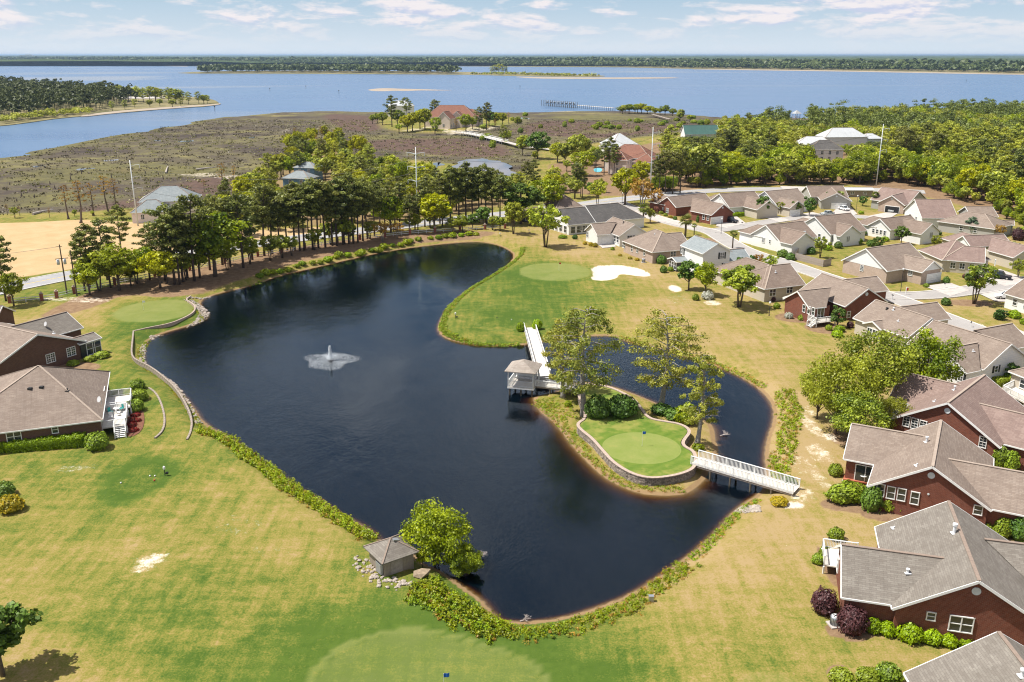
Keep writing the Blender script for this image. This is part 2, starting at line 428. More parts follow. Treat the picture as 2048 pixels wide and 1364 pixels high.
T = newmat('river_water'); co = objco(T)
r1 = T.noise(.22, 4, .65, T.mapping(co, (1, 1.6, 1))); r2 = T.noise(.02, 4, .6, T.mapping(co, (1, 2.5, 1)))
tide = T.noise(.0016, 5, .6, T.mapping(co, (1, 2.6, 1)), 1.5)
c = T.mix(T.rng(tide, .35, .65), (.055, .135, .27), (.095, .175, .29))
c = T.mix(T.rng(T.noise(.0007, 4, .55, T.mapping(co, (1, 2.0, 1), loc=(3, 1, 0)), 1.2), .56, .68, 0, .75), c, (.22, .25, .28))
out(T, pbsdf(T, c, T.rng(tide, .3, .7, .22, .36), .5, bump(T, T.math('ADD', r1, r2), .5, .35)))
T = newmat('still_water'); co = objco(T)
out(T, pbsdf(T, (.03, .045, .06), .03, .8, bump(T, T.noise(.8, 3, .6, co), .05, .03)))

# leaves: each leaf face carries its own tint, each tree its own shift
def leaf_mat(name, dark, lite, warm=(.3, .22, .03), trans=.36):
    T = newmat(name)
    t = T.attr('tint'); oi = T.n('ShaderNodeObjectInfo').outputs['Random']
    c = T.mix(t, dark, lite)
    c = T.mix(T.rng(oi, 0, 1, 0, .45), c, warm)
    hs = T.n('ShaderNodeHueSaturation', Color=c, Saturation=1.12)
    T.put(hs.inputs['Value'], T.rng(T.math('FRACT', T.math('MULTIPLY', oi, 7.31)), 0, 1, .78, 1.22))
    d = T.n('ShaderNodeBsdfDiffuse', Color=hs.outputs[0]); tl = T.n('ShaderNodeBsdfTranslucent', Color=hs.outputs[0])
    g = T.n('ShaderNodeBsdfGlossy', Color=(1, 1, 1, 1), Roughness=.5)
    m = T.n('ShaderNodeMixShader', i0=trans, i1=d, i2=tl)
    out(T, T.n('ShaderNodeMixShader', i0=.025, i1=m, i2=g))
leaf_mat('leaf_bright', (0.089, 0.147, 0.015), (0.439, 0.512, 0.061), (0.360, 0.360, 0.045))
leaf_mat('leaf_mid', (0.091, 0.152, 0.021), (0.537, 0.620, 0.111), (0.426, 0.385, 0.060))
leaf_mat('leaf_yellow', (.17, .20, .02), (.50, .52, .05), (.46, .42, .05))
leaf_mat('leaf_pine', (0.055, 0.085, 0.020), (0.310, 0.345, 0.098), (0.260, 0.220, 0.060))
leaf_mat('leaf_forest', (0.084, 0.127, 0.023), (0.579, 0.620, 0.140), (0.494, 0.449, 0.079))
leaf_mat('leaf_cypress', (0.136, 0.192, 0.032), (0.620, 0.620, 0.158), (0.528, 0.415, 0.094), .35)
leaf_mat('leaf_rust', (0.290, 0.160, 0.043), (0.580, 0.362, 0.102), (0.522, 0.377, 0.087))
leaf_mat('leaf_dark', (0.042, 0.094, 0.022), (0.142, 0.246, 0.053), (0.170, 0.208, 0.038), .15)
leaf_mat('leaf_box', (0.066, 0.113, 0.016), (0.344, 0.463, 0.076), (0.316, 0.316, 0.049), .15)
leaf_mat('leaf_hedge', (0.077, 0.141, 0.010), (0.333, 0.474, 0.035), (0.319, 0.415, 0.032), .15)
leaf_mat('leaf_purple', (0.043, 0.019, 0.023), (0.145, 0.072, 0.072), (0.131, 0.043, 0.043), .15)
leaf_mat('leaf_flower', (.06, .07, .02), (.40, .03, .05), (.20, .03, .04), .2)
leaf_mat('leaf_azalea', (0.131, 0.160, 0.022), (0.609, 0.435, 0.072), (0.609, 0.435, 0.072), .2)
leaf_mat('leaf_cedar', (0.072, 0.123, 0.072), (0.217, 0.290, 0.189), (0.189, 0.261, 0.160), .15)
leaf_mat('leaf_palm', (0.102, 0.145, 0.029), (0.319, 0.377, 0.102), (0.362, 0.319, 0.102), .25)
leaf_mat('leaf_bank', (.11, .16, .015), (.38, .44, .045), (.34, .36, .04), .3)
leaf_mat('leaf_far', (.03, .055, .018), (.115, .145, .045), (.12, .12, .04), .15)
leaf_mat('leaf_white', (0.145, 0.189, 0.043), (0.720, 0.720, 0.720), (0.725, 0.696, 0.580), .2)

leaf_mat('leaf_reed', (.06, .048, .038), (.13, .105, .068), (.11, .095, .045), .1)
leaf_mat('leaf_sedge', (.09, .09, .035), (.24, .22, .08), (.2, .2, .06), .15)
leaf_mat('leaf_deep', (0.030, 0.050, 0.014), (0.203, 0.243, 0.061), (0.170, 0.160, 0.040), .2)

# ------------------------------------------------------------------ terrain outlines (measured on the picture, placed on the ground)
POND_Z, RIVER_Z, TERR_Z = -1.0, -1.6, 0.5
pond = PP([(955,484),(970,485),(998,491),(1022,503),(1027,513),(1018,527),(1000,540),(975,556),(950,570),(925,585),(905,605),(888,625),(876,645),(874,660),(882,672),(900,681),(930,688),(965,692),(1000,693),(1040,691),(1081,685),(1112,682),(1156,674),(1206,671),(1233,673),(1253,684),(1300,693),(1338,702),(1375,716),(1406,724),(1461,744),(1512,773),(1536,799),(1546,819),(1544,847),(1534,871),(1527,906),(1530,940),(1528,970),(1513,990),(1490,1003),(1461,1026),(1433,1060),(1392,1098),(1377,1110),(1329,1144),(1261,1188),(1193,1214),(1124,1235),(1056,1243),(1005,1241),(988,1226),(967,1199),(926,1171),(885,1140),(845,1125),(826,1103),(795,1092),(765,1083),(745,1062),(714,1042),(680,1028),(649,1004),(598,977),(547,936),(494,898),(468,877),(410,847),(386,809),(342,761),(297,737),(290,724),(287,700),(301,676),(342,662),(386,650),(413,635),(415,625),(400,607),(410,597),(437,587),(492,575),(523,566),(560,551),(615,539),(666,527),(700,519),(748,508),(817,496),(885,488),(936,484)], POND_Z)
pond = smooth_closed(pond, 1)
island = smooth_closed(PP([(1066,794),(1071,810),(1084,826),(1105,841),(1122,860),(1140,886),(1158,906),(1193,942),(1227,966),(1278,987),(1329,992),(1374,988),(1395,972),(1410,958),(1425,930),(1436,905),(1436,897),(1429,876),(1427,854),(1412,841),(1392,832),(1355,824),(1325,812),(1290,797),(1263,786),(1225,773),(1191,767),(1160,763),(1140,774),(1110,785),(1085,789)], POND_Z), 1)
terrace = smooth_closed(PP([(1155,784),(1166,812),(1173,836),(1152,848),(1165,862),(1184,876),(1203,898),(1227,925),(1261,946),(1295,956),(1329,954),(1365,947),(1392,934),(1391,904),(1369,893),(1365,886),(1369,878),(1380,865),(1376,856),(1361,848),(1339,844),(1307,839),(1294,833),(1281,814),(1266,796),(1225,775),(1191,769),(1166,766)], TERR_Z), 2)
river_shore = PP([(-900,340),(-300,330),(0,318),(16,315),(66,311),(57,306),(61,303),(117,295),(145,289),(202,277),(258,267),(303,263),(308,258),(384,249),(386,244),(446,235),(480,233),(564,225),(649,223),(731,224),(900,224),(1032,226),(1090,224),(1227,222),(1300,225),(1380,230),(1450,236),(1587,236),(1632,238),(1700,238),(1800,233),(2100,224),(2700,210)], RIVER_Z)
river_poly = np.vstack([river_shore, [[60000, 6000], [60000, 90000], [-60000, 90000], [-60000, river_shore[0][1]]]])
marsh_poly = PP([(-700,452),(0,432),(60,430),(170,428),(250,420),(330,424),(420,412),(500,394),(560,362),(588,322),(640,285),(700,312),(760,330),(830,322),(900,330),(1000,350),(1060,345),(1075,325),(1090,295),(1180,290),(1215,285),(1330,270),(1420,258),(1500,250),(1640,242),(1700,236),(1750,150),(500,150),(-900,200)], -.5)
marsh_isle = smooth_closed(PP([(745,238),(790,226),(900,222),(1000,228),(1045,236),(1040,246),(1000,252),(940,262),(900,266),(840,266),(780,262),(750,252)], 0), 1)
purple_polys = [smooth_closed(PP(q, -.5), 2) for q in (
    [(690,290),(760,277),(850,274),(930,275),(985,285),(1020,296),(1020,312),(950,312),(880,310),(800,300)],
    [(1040,252),(1080,240),(1180,243),(1300,246),(1420,250),(1400,258),(1330,262),(1280,268),(1200,276),(1120,272),(1060,268),(1020,262)],
    [(640,226),(735,230),(770,238),(765,262),(700,262),(660,246)], [(270,400),(330,372),(420,350),(540,352),(560,368),(430,382),(330,410)],
    [(100,432),(180,410),(260,396),(300,402),(250,424),(150,434)], [(190,340),(260,334),(300,340),(260,346)], [(1450,240),(1560,243),(1640,243),(1600,252),(1480,252)])]
olive_polys = [smooth_closed(PP(q, -.5), 2) for q in (
    [(0,345),(120,330),(300,322),(480,330),(500,350),(380,350),(200,360),(0,372)], [(0,380),(150,380),(260,392),(220,405),(60,415),(0,420)],
    [(60,308),(150,290),(260,268),(300,268),(250,280),(150,296),(90,306)], [(690,262),(760,268),(850,270),(960,268),(1000,276),(900,276),(780,278),(700,284)],
    [(860,318),(960,316),(1050,318),(1070,330),(1000,326),(900,324)], [(1060,232),(1200,228),(1340,236),(1380,244),(1250,240),(1120,240)], [(1130,262),(1220,255),(1300,256),(1260,264),(1160,268)],
    [(960,262),(1020,272),(1010,282),(975,278)])]
straw_poly = smooth_closed(PP([(60,640),(120,606),(190,578),(260,562),(400,535),(520,508),(640,486),(760,470),(900,462),(1000,462),(980,474),(900,478),(800,488),(700,505),(600,525),(520,550),(450,570),(390,590),(330,597),(250,590),(200,612),(140,630)], 0), 1)
dirt_poly = smooth_closed(PP([(-200,450),(-60,446),(60,444),(175,437),(300,445),(420,470),(560,455),(700,452),(640,468),(440,492),(300,507),(165,537),(60,553),(-200,600)], 0), 1)
field_edges = [PP([(-60,446),(60,444),(180,436)], 0)]
greens = [(P(1110,543), 70, 17.5), (P(312,621), 78, 22), (P(880,1400), 285, 150)]
bunker = smooth_closed(PP([(1180,537),(1192,532),(1200,530),(1240,529),(1270,534),(1290,540),(1307,552),(1280,553),(1250,548),(1238,549),(1236,556),(1210,562),(1178,559),(1186,548)], 0), 1)
sand_spots = [(300,1122,34,12,.62),(283,1138,24,10,.6),(315,1112,22,7,.66),(1350,577,14,7,.95),(1620,850,18,34,.5),(1638,905,28,22,.5),(1618,822,18,14,.42),(1600,985,34,20,.48),(1640,960,22,26,.38),(1610,930,32,30,.36),(1585,1010,26,9,.8),(1545,1007,20,9,.0),(1660,875,14,10,.7),(180,600,50,6,.5),(1425,606,20,6,.6),(115,598,60,5,.5),(1345,520,30,8,.2),(150,938,60,9,.36),(480,1050,60,30,.25),(1640,640,10,6,.3),(1360,600,40,14,.28),(1945,650,30,6,.5),(1590,1100,50,22,.2),(545,1100,60,20,.22)]
mulch_spots = [(1664,1140,16,50),(1700,1262,50,20),(1680,1350,24,22),(1420,480,20,4),(1710,1010,70,16),(1780,1030,60,14),(1270,840,1,1),(1600,635,50,10),(1650,655,40,12),(1300,510,40,6),(140,735,60,12),(1940,606,45,7),(1790,535,40,5),(1760,505,50,4),(1720,880,60,20),(1990,1090,40,30),(1960,1040,50,14)]

def ell(X, Y, px, py, rx, ry, z=0.0):
    """1 inside an ellipse given in picture pixels, fading outside"""
    c = P(px, py, z); ax = abs(P(px + rx, py, z)[0] - c[0]); ay = abs(P(px, py - ry, z)[1] - P(px, py + ry, z)[1]) / 2
    return np.hypot((X - c[0]) / ax, (Y - c[1]) / ay)

LUSH = [(100,1000,.55),(280,950,.8),(60,1150,.32),(300,1100,.22),(450,1000,.42),(600,1100,.25),(250,1230,.55),(380,1230,.62),(550,1190,.5),(650,1250,.85),(100,1330,.2),(500,1340,.72),(800,1290,.95),(1000,1310,.85),(700,1170,.6),(330,830,.62),(200,700,.5),(240,760,.62),(150,650,.35),(130,622,.12),(300,655,.75),(370,890,.5),(1200,1310,.75),(1350,1280,.6),(1420,1190,.22),(1500,1100,.12),(1560,1200,.28),(1600,1290,.45),(1650,1330,.4),(1480,1340,.62),(1560,1050,.08),(1620,950,.1),(1620,870,.05),(1640,800,.12),(1560,720,.28),(1500,690,.25),(1400,640,.35),(1300,615,.22),(1200,600,.6),(1000,625,.8),(940,655,.62),(1100,580,.85),(1250,575,.5),(1000,565,.75),(1150,502,.12),(1080,472,.18),(1310,560,.2),(1400,595,.25),(1060,512,.5),(1450,625,.3),(1300,525,.22),(1380,450,.22),(1500,470,.5),(1600,500,.5),(1700,540,.35),(1850,570,.45),(1950,630,.25),(1990,560,.5),(1750,440,.4),(1900,450,.3),(20,1080,.45),(180,1050,.5),(800,480,.25),(600,520,.3),(450,540,.3),(1700,1290,.2),(1650,1050,.1),(120,580,.6),(300,550,.4),(1100,400,.5),(1500,360,.45),(1900,300,.5),(330,720,.6)]

def build_ground():
    def lines(f0, f1, step, lo, hi, g, smax):
        a = list(np.arange(f0, f1, step)); s = step; x = a[-1]
        while x < hi: s = min(s * g, smax); x += s; a.append(x)
        s = step; x = a[0]; b = []
        while x > lo: s = min(s * g, smax); x -= s; b.append(x)
        return np.array(b[::-1] + a)
    xs = lines(-92, 100, .62, -40000, 40000, 1.045, 6000)
    ys = lines(62, 262, .62, -300, 45000, 1.028, 6000)
    X, Y = np.meshgrid(xs, ys)
    dp = sdf(pond, X, Y); di = sdf(island, X, Y)
    dr = sdf(river_poly, X, Y)
    near = (np.abs(X) < 1500) & (Y < 1500)
    Z = np.zeros_like(X)
    rng = np.random.default_rng(3)
    wob = .10 * np.sin(X * .11 + 1.3 * np.sin(Y * .05)) * np.cos(Y * .09) + .05 * np.sin(X * .31 + Y * .23)
    Z += wob * sstep(95 - np.hypot(X, Y - 120), 0, 30)
    m = inside(marsh_poly, X, Y); dm = sdf(marsh_poly, X, Y)
    Z = np.where(near, Z + np.clip(-dm / 12, 0, 1) * (-.9), Z - .9)
    dmi = sdf(marsh_isle, X, Y); Z = np.where(dmi < 0, np.minimum(Z + np.clip(-dmi / 8, 0, 1) * 1.1, .3), Z)
    Z -= .38 * sstep(-sdf(bunker, X, Y) + .2, 0, 1.6)
    # pond basin: bank above the water line, bed below it
    bankz = POND_Z + .93 * sstep(dp, 0, 3.6) + .02 * np.clip(dp, 0, 4)
    bedz = np.maximum(POND_Z + .38 * dp, -5.2)
    Z = np.where(dp < 0, bedz, np.minimum(Z, np.where(dp < 5, bankz, 9)))
    isz = np.where(di < 0, POND_Z + np.minimum(-di * .28, .42), np.maximum(POND_Z - (.17 + .1 * np.clip(di - 2.5, 0, 3)) * di, -5.2))
    Z = np.where(dp < 0, np.maximum(Z, isz), Z)
    Z = np.where(dr < 0, np.maximum(RIVER_Z + .08 * dr, -6), np.minimum(Z, np.where(dr < 6, RIVER_Z + .16 * dr + .12, 9)))
    nv = X.size; nx, ny = len(xs), len(ys)
    co = np.stack([X, Y, Z], -1).reshape(-1, 3)
    i = np.arange(nv).reshape(ny, nx)
    q = np.stack([i[:-1, :-1], i[:-1, 1:], i[1:, 1:], i[1:, :-1]], -1).reshape(-1, 4)
    me = bpy.data.meshes.new('ground')
    me.vertices.add(nv); me.vertices.foreach_set('co', co.ravel())
    me.loops.add(q.size); me.loops.foreach_set('vertex_index', q.ravel())
    me.polygons.add(len(q)); me.polygons.foreach_set('loop_start', np.arange(len(q)) * 4)
    me.polygons.foreach_set('use_smooth', np.ones(len(q), bool))
    me.update(); me.validate()
    def put(name, a):
        at = me.attributes.new(name, 'FLOAT', 'POINT'); at.data.foreach_set('value', np.clip(a, 0, 1).astype(np.float32).ravel())
    # lushness of the lawns, spread between spots read off the picture
    num = np.zeros_like(X); den = np.zeros_like(X)
    for px, py, v in LUSH:
        c = P(px, py); w = 1 / (((X - c[0]) ** 2 + (Y - c[1]) ** 2) + 9) ** 1.5
        num += w * v; den += w
    lush = num / den
    tee = ell(X, Y, 280, 958, 58, 44); lush = np.maximum(lush, .95 * sstep(1.15 - tee, 0, .3) * (1 - .35 * sstep(.8 - tee, 0, .3)))
    lush = np.where(near, lush + .07 * (X < 10), .5)
    put('lush', lush)
    pm = np.zeros_like(X); fm = np.zeros_like(X)
    for (c, rx, ry), (cx, cy) in zip(greens[:2], ((1110, 543), (312, 621))):
        e = ell(X, Y, cx, cy, rx, ry); pm = np.maximum(pm, sstep(1.02 - e, 0, .04)); fm = np.maximum(fm, sstep(1.5 - e, 0, .4) * (.6 + .25 * np.sin(e * 42)) * (e > .98))
        pm = np.maximum(pm, (np.abs(e - 1.0) < .035) * .75)
    big = smooth_closed(PP([(600,1400),(625,1345),(655,1310),(700,1282),(760,1263),(830,1256),(900,1268),(980,1290),(1050,1320),(1085,1345),(1110,1400)], 0), 2)
    db = sdf(big, X, Y); pm = np.maximum(pm, sstep(-db, 0, .8) * .5); pm = np.maximum(pm, (np.abs(db) < .35) * .7); fm = np.maximum(fm, ((db > .3) * sstep(8 - db, 0, 5)) * (.62 + .2 * np.sin(db * 2.6)))
    fm = np.maximum(fm, sstep(1.25 - tee, 0, .2) * (tee > .82) * .6)
    e = ell(X, Y, 1005, 633, 58, 26); pm = np.maximum(pm, (np.abs(e - 1) < .03) * .4)
    fair = ell(X, Y, 1080, 590, 190, 75); fm = np.maximum(fm, sstep(1.1 - fair, 0, .5) * .22)
    e = ell(X, Y, 1545, 1385, 70, 45); pm = np.maximum(pm, sstep(1 - e, 0, .1) * .3)
    put('putt', pm); put('fringe', fm)
    sa = sstep(-sdf(bunker, X, Y) + .4, 0, 1.1) * 1.0
    for px, py, rx, ry, v in sand_spots:
        if v: sa = np.maximum(sa, v * sstep(1.4 - ell(X, Y, px, py, rx, ry), 0, .9))
    for q4 in ([(640,318),(700,300),(680,322)], [(330,345),(420,340),(470,345),(400,352)], [(555,262),(575,250),(590,256),(562,268)], [(410,350),(480,343),(500,352),(440,356)]):
        sa = np.maximum(sa, .5 * sstep(2 - sdf(PP(q4), X, Y), 0, 6))
    sa = np.maximum(sa, np.where(near, .6 * sstep(6 - np.abs(dr - 2), 0, 4) * (X > -60) * (np.sin(X * .03) > .3), 0))
    sa = np.maximum(sa, .5 * sstep(-sdf(PP([(795,262),(900,246),(960,252),(1010,250),(930,268),(860,264)]), X, Y) + 3, 0, 5) * (np.sin(X * .2) * np.sin(Y * .1 + X * .05) > -.1))
    put('sand', sa)
    st = sstep(-sdf(straw_poly, X, Y) + 1, 0, 3)
    for px, py, rx, ry in mulch_spots: st = np.maximum(st, sstep(1.15 - ell(X, Y, px, py, rx, ry), 0, .3))
    forest_floor = PP([(1290,395),(1480,372),(1700,372),(1860,400),(2100,470),(2700,520),(2700,230),(1650,245),(1420,262),(1210,300),(1080,330),(1090,385),(1200,395)])
    st = np.maximum(st, .75 * sstep(-sdf(forest_floor, X, Y), 0, 6)); tl = PP([(560,300),(700,300),(900,380),(1100,400),(900,440),(600,460),(470,400)])
    st = np.maximum(st, .6 * sstep(-sdf(tl, X, Y), 0, 8))
    put('straw', st)
    put('dirt', sstep(-sdf(dirt_poly, X, Y) + 1.5, 0, 5))
    mm = np.where(near, sstep(-dm + 2, 0, 8), 1.0) * (1 - sstep(-dmi, 0, 8))
    put('marsh', mm)
    pu = np.zeros_like(X); ol = np.zeros_like(X)
    for a in purple_polys: pu = np.maximum(pu, sstep(-sdf(a, X, Y), -9, 9))
    for a in olive_polys: ol = np.maximum(ol, sstep(-sdf(a, X, Y), -14, 14))
    ol = np.maximum(ol, sstep(14 - np.abs(dr), 0, 9) * near * (X < 100)); ol = np.maximum(ol, near * sstep(30 - np.abs(dm), 0, 20) * .5 * (X > -60))
    put('purple', pu); put('olive', ol)
    dd = np.minimum(np.abs(dp), np.where(dp < 0, np.abs(di), 99))
    put('bank', np.where((dp < .45) & (di > -.45), 1.0, sstep(1.15 - np.minimum(np.where(dp > 0, dp, 99), np.where(di < 0, -di, 99)), 0, 1.0)))
    me.materials.append(MAT['ground'])
    o = link('ground', me); tag(o, kind='structure')
    return xs, ys, Z
GXS, GYS, GZ = build_ground()
def gz(x, y):
    """ground height"""
    i = int(np.clip(np.searchsorted(GXS, x) - 1, 0, len(GXS) - 2)); j = int(np.clip(np.searchsorted(GYS, y) - 1, 0, len(GYS) - 2))
    a = (x - GXS[i]) / (GXS[i + 1] - GXS[i]); b = (y - GYS[j]) / (GYS[j + 1] - GYS[j])
    return float((GZ[j, i] * (1 - a) + GZ[j, i + 1] * a) * (1 - b) + (GZ[j + 1, i] * (1 - a) + GZ[j + 1, i + 1] * a) * b)
def G(px, py):
    """the point of the ground seen at that pixel"""
    p = P(px, py, 0.0)
    for _ in range(4): p = P(px, py, gz(p[0], p[1]))
    return p

def outline(p, d):
    """offset a closed outline outwards"""
    a = np.roll(p, 1, 0); b = np.roll(p, -1, 0); t = b - a; t /= np.linalg.norm(t, axis=1)[:, None] + 1e-9
    n = np.stack([t[:, 1], -t[:, 0]], 1)
    area = np.sum(p[:, 0] * np.roll(p[:, 1], -1) - np.roll(p[:, 0], -1) * p[:, 1])
    return p + n * d * (1 if area > 0 else -1)

m = MB(); m.prism([tuple(q) for q in outline(pond, 2.2)], -7.0, POND_Z)
tag(m.build('pond_water', MAT['pond_water']), kind='structure')
m = MB(); m.poly([(-70000, 300, RIVER_Z), (70000, 300, RIVER_Z), (70000, 90000, RIVER_Z), (-70000, 90000, RIVER_Z)])
tag(m.build('river_water', MAT['river_water']), kind='structure')

# island terrace: raised putting green behind a block retaining wall
T = newmat('terrace_turf'); co = objco(T)
gc = P(1283, 895, TERR_Z); ax = P(1360, 895, TERR_Z)[0] - gc[0]; ay = (P(1283, 863, TERR_Z)[1] - P(1283, 925, TERR_Z)[1]) / 2
sp3 = T.n('ShaderNodeSeparateXYZ', i0=co)
ex = T.math('DIVIDE', T.math('SUBTRACT', sp3.outputs[0], float(gc[0])), float(ax)); ey = T.math('DIVIDE', T.math('SUBTRACT', sp3.outputs[1], float(gc[1])), float(ay))
rr = T.math('SQRT', T.math('ADD', T.math('MULTIPLY', ex, ex), T.math('MULTIPLY', ey, ey)))
mid = T.noise(.4, 5, .6, co); fine = T.noise(5, 5, .7, co)
mow = T.n('ShaderNodeTexWave', Vector=T.mapping(co, rot=(0, 0, .9)), Scale=.22, Distortion=1.5).outputs['Fac']
v = T.math('ADD', T.math('MULTIPLY', mid, .7), T.math('MULTIPLY', fine, .4))
g1 = T.mix(T.rng(T.math('ADD', v, T.math('MULTIPLY', mow, .12)), .4, .75), (.082, .15, .02), (.15, .205, .035)); g2 = T.mix(T.rng(v, .4, .75), (.175, .225, .05), (.24, .26, .08))
c = T.mix(T.rng(rr, .97, 1.0), g2, g1)
c = T.mix(T.math('MULTIPLY', T.rng(T.math('ABSOLUTE', T.math('SUBTRACT', rr, 1.0)), .0, .025, .5, 0), 1), c, (.33, .33, .12))
c = T.mix(T.rng(T.math('ADD', mid, T.rng(rr, 1, 1.6, 0, .2)), .58, .75, 0, .6), c, (.29, .26, .075))
out(T, pbsdf(T, c, .95, .1, bump(T, fine, .4, .04)))
m = MB(); m.prism([tuple(q) for q in outline(terrace, -.32)], -.9, TERR_Z)
tag(m.build('island_terrace', MAT['terrace_turf']), kind='structure')
def arc_pts(line, step, closed=True):
    L = np.vstack([line, line[:1]]) if closed else line
    s = np.r_[0, np.cumsum(np.linalg.norm(np.diff(L, axis=0), axis=1))]
    t = np.arange(0, s[-1], step)
    return np.stack([np.interp(t, s, L[:, 0]), np.interp(t, s, L[:, 1])], 1)
def block_wall(name, line, z0, z1, label, course=.2, blen=.46, thick=.3, closed=True, cap=True, lean=.03, group=None):
    """courses of rough-faced blocks in running bond under flat coping stones"""
    root = empty(name, (line[0][0], line[0][1], z0), 0, label, 'retaining wall', group)
    n = max(1, int(round((z1 - z0 - (.08 if cap else 0)) / course))); rnd = random.Random(5)
    m = MB(); o0 = Vector(root.location)
    for k in range(n):
        pts = arc_pts(line, blen, closed); pts2 = arc_pts(line, blen / 2, closed)
        q = pts2[k % 2::2]
        for i in range(len(q) - (0 if closed else 1)):
            a, b = Vector((*q[i], 0)), Vector((*q[(i + 1) % len(q)], 0)); d = b - a
            if d.length < .1 or d.length > 2: continue
            c = (a + b) / 2; c.z = z0 + (k + .5) * course
            m.box(c - o0, (d.length * .9, thick + rnd.uniform(-.09, .07), course * .86), math.atan2(d.y, d.x))
    o = m.build('wall_blocks', MAT['block_stone'], root); tag(o, kind='stuff')
    if cap:
        q = arc_pts(line, .62, closed)
        me = None
        for i in range(len(q) - (0 if closed else 1)):
            a, b = Vector((*q[i], 0)), Vector((*q[(i + 1) % len(q)], 0)); d = b - a
            if d.length > 2 or d.length < .1: continue
            if me is None:
                mb = MB(); mb.box((0, 0, 0), (1, thick + .14, .1)); me = mb.mesh('coping_stone', MAT['cap_stone'])
            c = link('coping_stone', me, root, (a + b) / 2 + Vector((0, 0, z1 - .05 + rnd.uniform(-.006, .006))) - o0, math.atan2(d.y, d.x)); c.scale = (d.length * 1.03, 1, 1)
    return root
block_wall('retaining_wall', terrace, -.75, TERR_Z + .06, 'winding block retaining wall with tan coping round the island green')

# ------------------------------------------------------------------ roads, kerbs, drives
def strip(line, w):
    t = np.gradient(line, axis=0); t /= np.linalg.norm(t, axis=1)[:, None]
    n = np.stack([-t[:, 1], t[:, 0]], 1)
    return line + n * w / 2, line - n * w / 2
def road(name, pix, w, mat, z, kerb=True, line=False, top_label=None):
    c = smooth_open(PP(pix, z), 3); l, r = strip(c, w); m = MB()
    for i in range(len(c) - 1):
        m.poly([(*r[i], z), (*r[i + 1], z), (*l[i + 1], z), (*l[i], z)])
    o = m.build(name, MAT[mat]); tag(o, kind='structure')
    if kerb:
        for k in (1, -1):
            a, _ = strip(c, k * (w + .1)); b, _ = strip(c, k * (w + .75)); m = MB()
            for i in range(len(c) - 1):
                pts = [(*a[i], -.05), (*b[i], -.05), (*b[i], z + .10), (*a[i], z + .07), (*a[i + 1], -.05), (*b[i + 1], -.05), (*b[i + 1], z + .10), (*a[i + 1], z + .07)]
                m.solid(pts, [(0, 1, 2, 3), (4, 7, 6, 5), (3, 2, 6, 7), (1, 5, 6, 2), (0, 3, 7, 4)])
            tag(m.build('kerb', MAT['kerb']), kind='structure')
    if line:
        for off, mt in ((-.12, 'yellow_paint'), (.12, 'yellow_paint'), (w / 2 - .3, 'white_paint'), (-w / 2 + .3, 'white_paint')):
            a, _ = strip(c, 2 * off + .12); b, _ = strip(c, 2 * off - .12); m = MB()
            for i in range(len(c) - 1): m.poly([(*b[i], z + .006), (*b[i + 1], z + .006), (*a[i + 1], z + .006), (*a[i], z + .006)])
            tag(m.build('road_marking', MAT[mt]), kind='structure')
def sheet(name, pix, mat, z, sm=0):
    p = PP(pix, z)
    if sm: p = smooth_closed(p, sm)
    m = MB(); m.poly([(*q, z) for q in p]); o = m.build(name, MAT[mat]); tag(o, kind='structure')
    if o.data.polygons[0].normal.z < 0: o.data.flip_normals()
    return o
ROAD1 = [(-260,640),(-60,592),(60,566),(150,549),(300,520),(450,496),(600,476),(750,458),(900,440),(1050,424),(1160,410),(1215,402),(1270,396),(1340,388),(1420,381),(1520,378),(1620,379),(1720,378),(1850,384)]
road('main_road', ROAD1, 8.4, 'road_grey', .10, True, True)
road('lane', [(1235,404),(1262,416),(1300,432),(1345,446),(1390,456),(1425,463),(1448,478),(1480,497),(1520,512),(1570,525),(1625,545),(1690,566),(1740,580),(1790,596),(1870,628),(1960,662),(2060,705)], 5.4, 'asphalt', .11)
road('side_street', [(1418,462),(1450,459),(1490,452),(1530,444),(1590,436),(1650,431),(1720,433),(1790,440)], 4.8, 'asphalt', .115)
road('cross_street', [(1752,588),(1800,592),(1870,590),(1930,582),(2000,571),(2090,556)], 5.6, 'asphalt', .105)
DR = [[(1432,452),(1452,456),(1492,446),(1470,430),(1440,432)], [(1255,424),(1275,420),(1400,452),(1385,458),(1310,440)],
 [(1848,572),(1900,565),(1940,580),(1900,592)], [(1940,545),(2000,538),(2040,552),(2048,566),(2010,572)], [(1960,588),(2010,578),(2060,586),(2060,606),(1990,602)],
 [(1672,418),(1700,412),(1715,428),(1690,434),(1660,430)], [(1735,432),(1770,425),(1800,424),(1780,436),(1750,441)], [(1590,430),(1625,424),(1650,430),(1620,438)], [(1520,432),(1545,428),(1580,440),(1560,444)],
 [(1195,488),(1225,482),(1232,493),(1205,496)], [(1560,372),(1640,374),(1640,381),(1570,382)], [(1975,662),(2010,648),(2060,668),(2060,690)]]
for q in DR: sheet('driveway', q, 'concrete', .125)

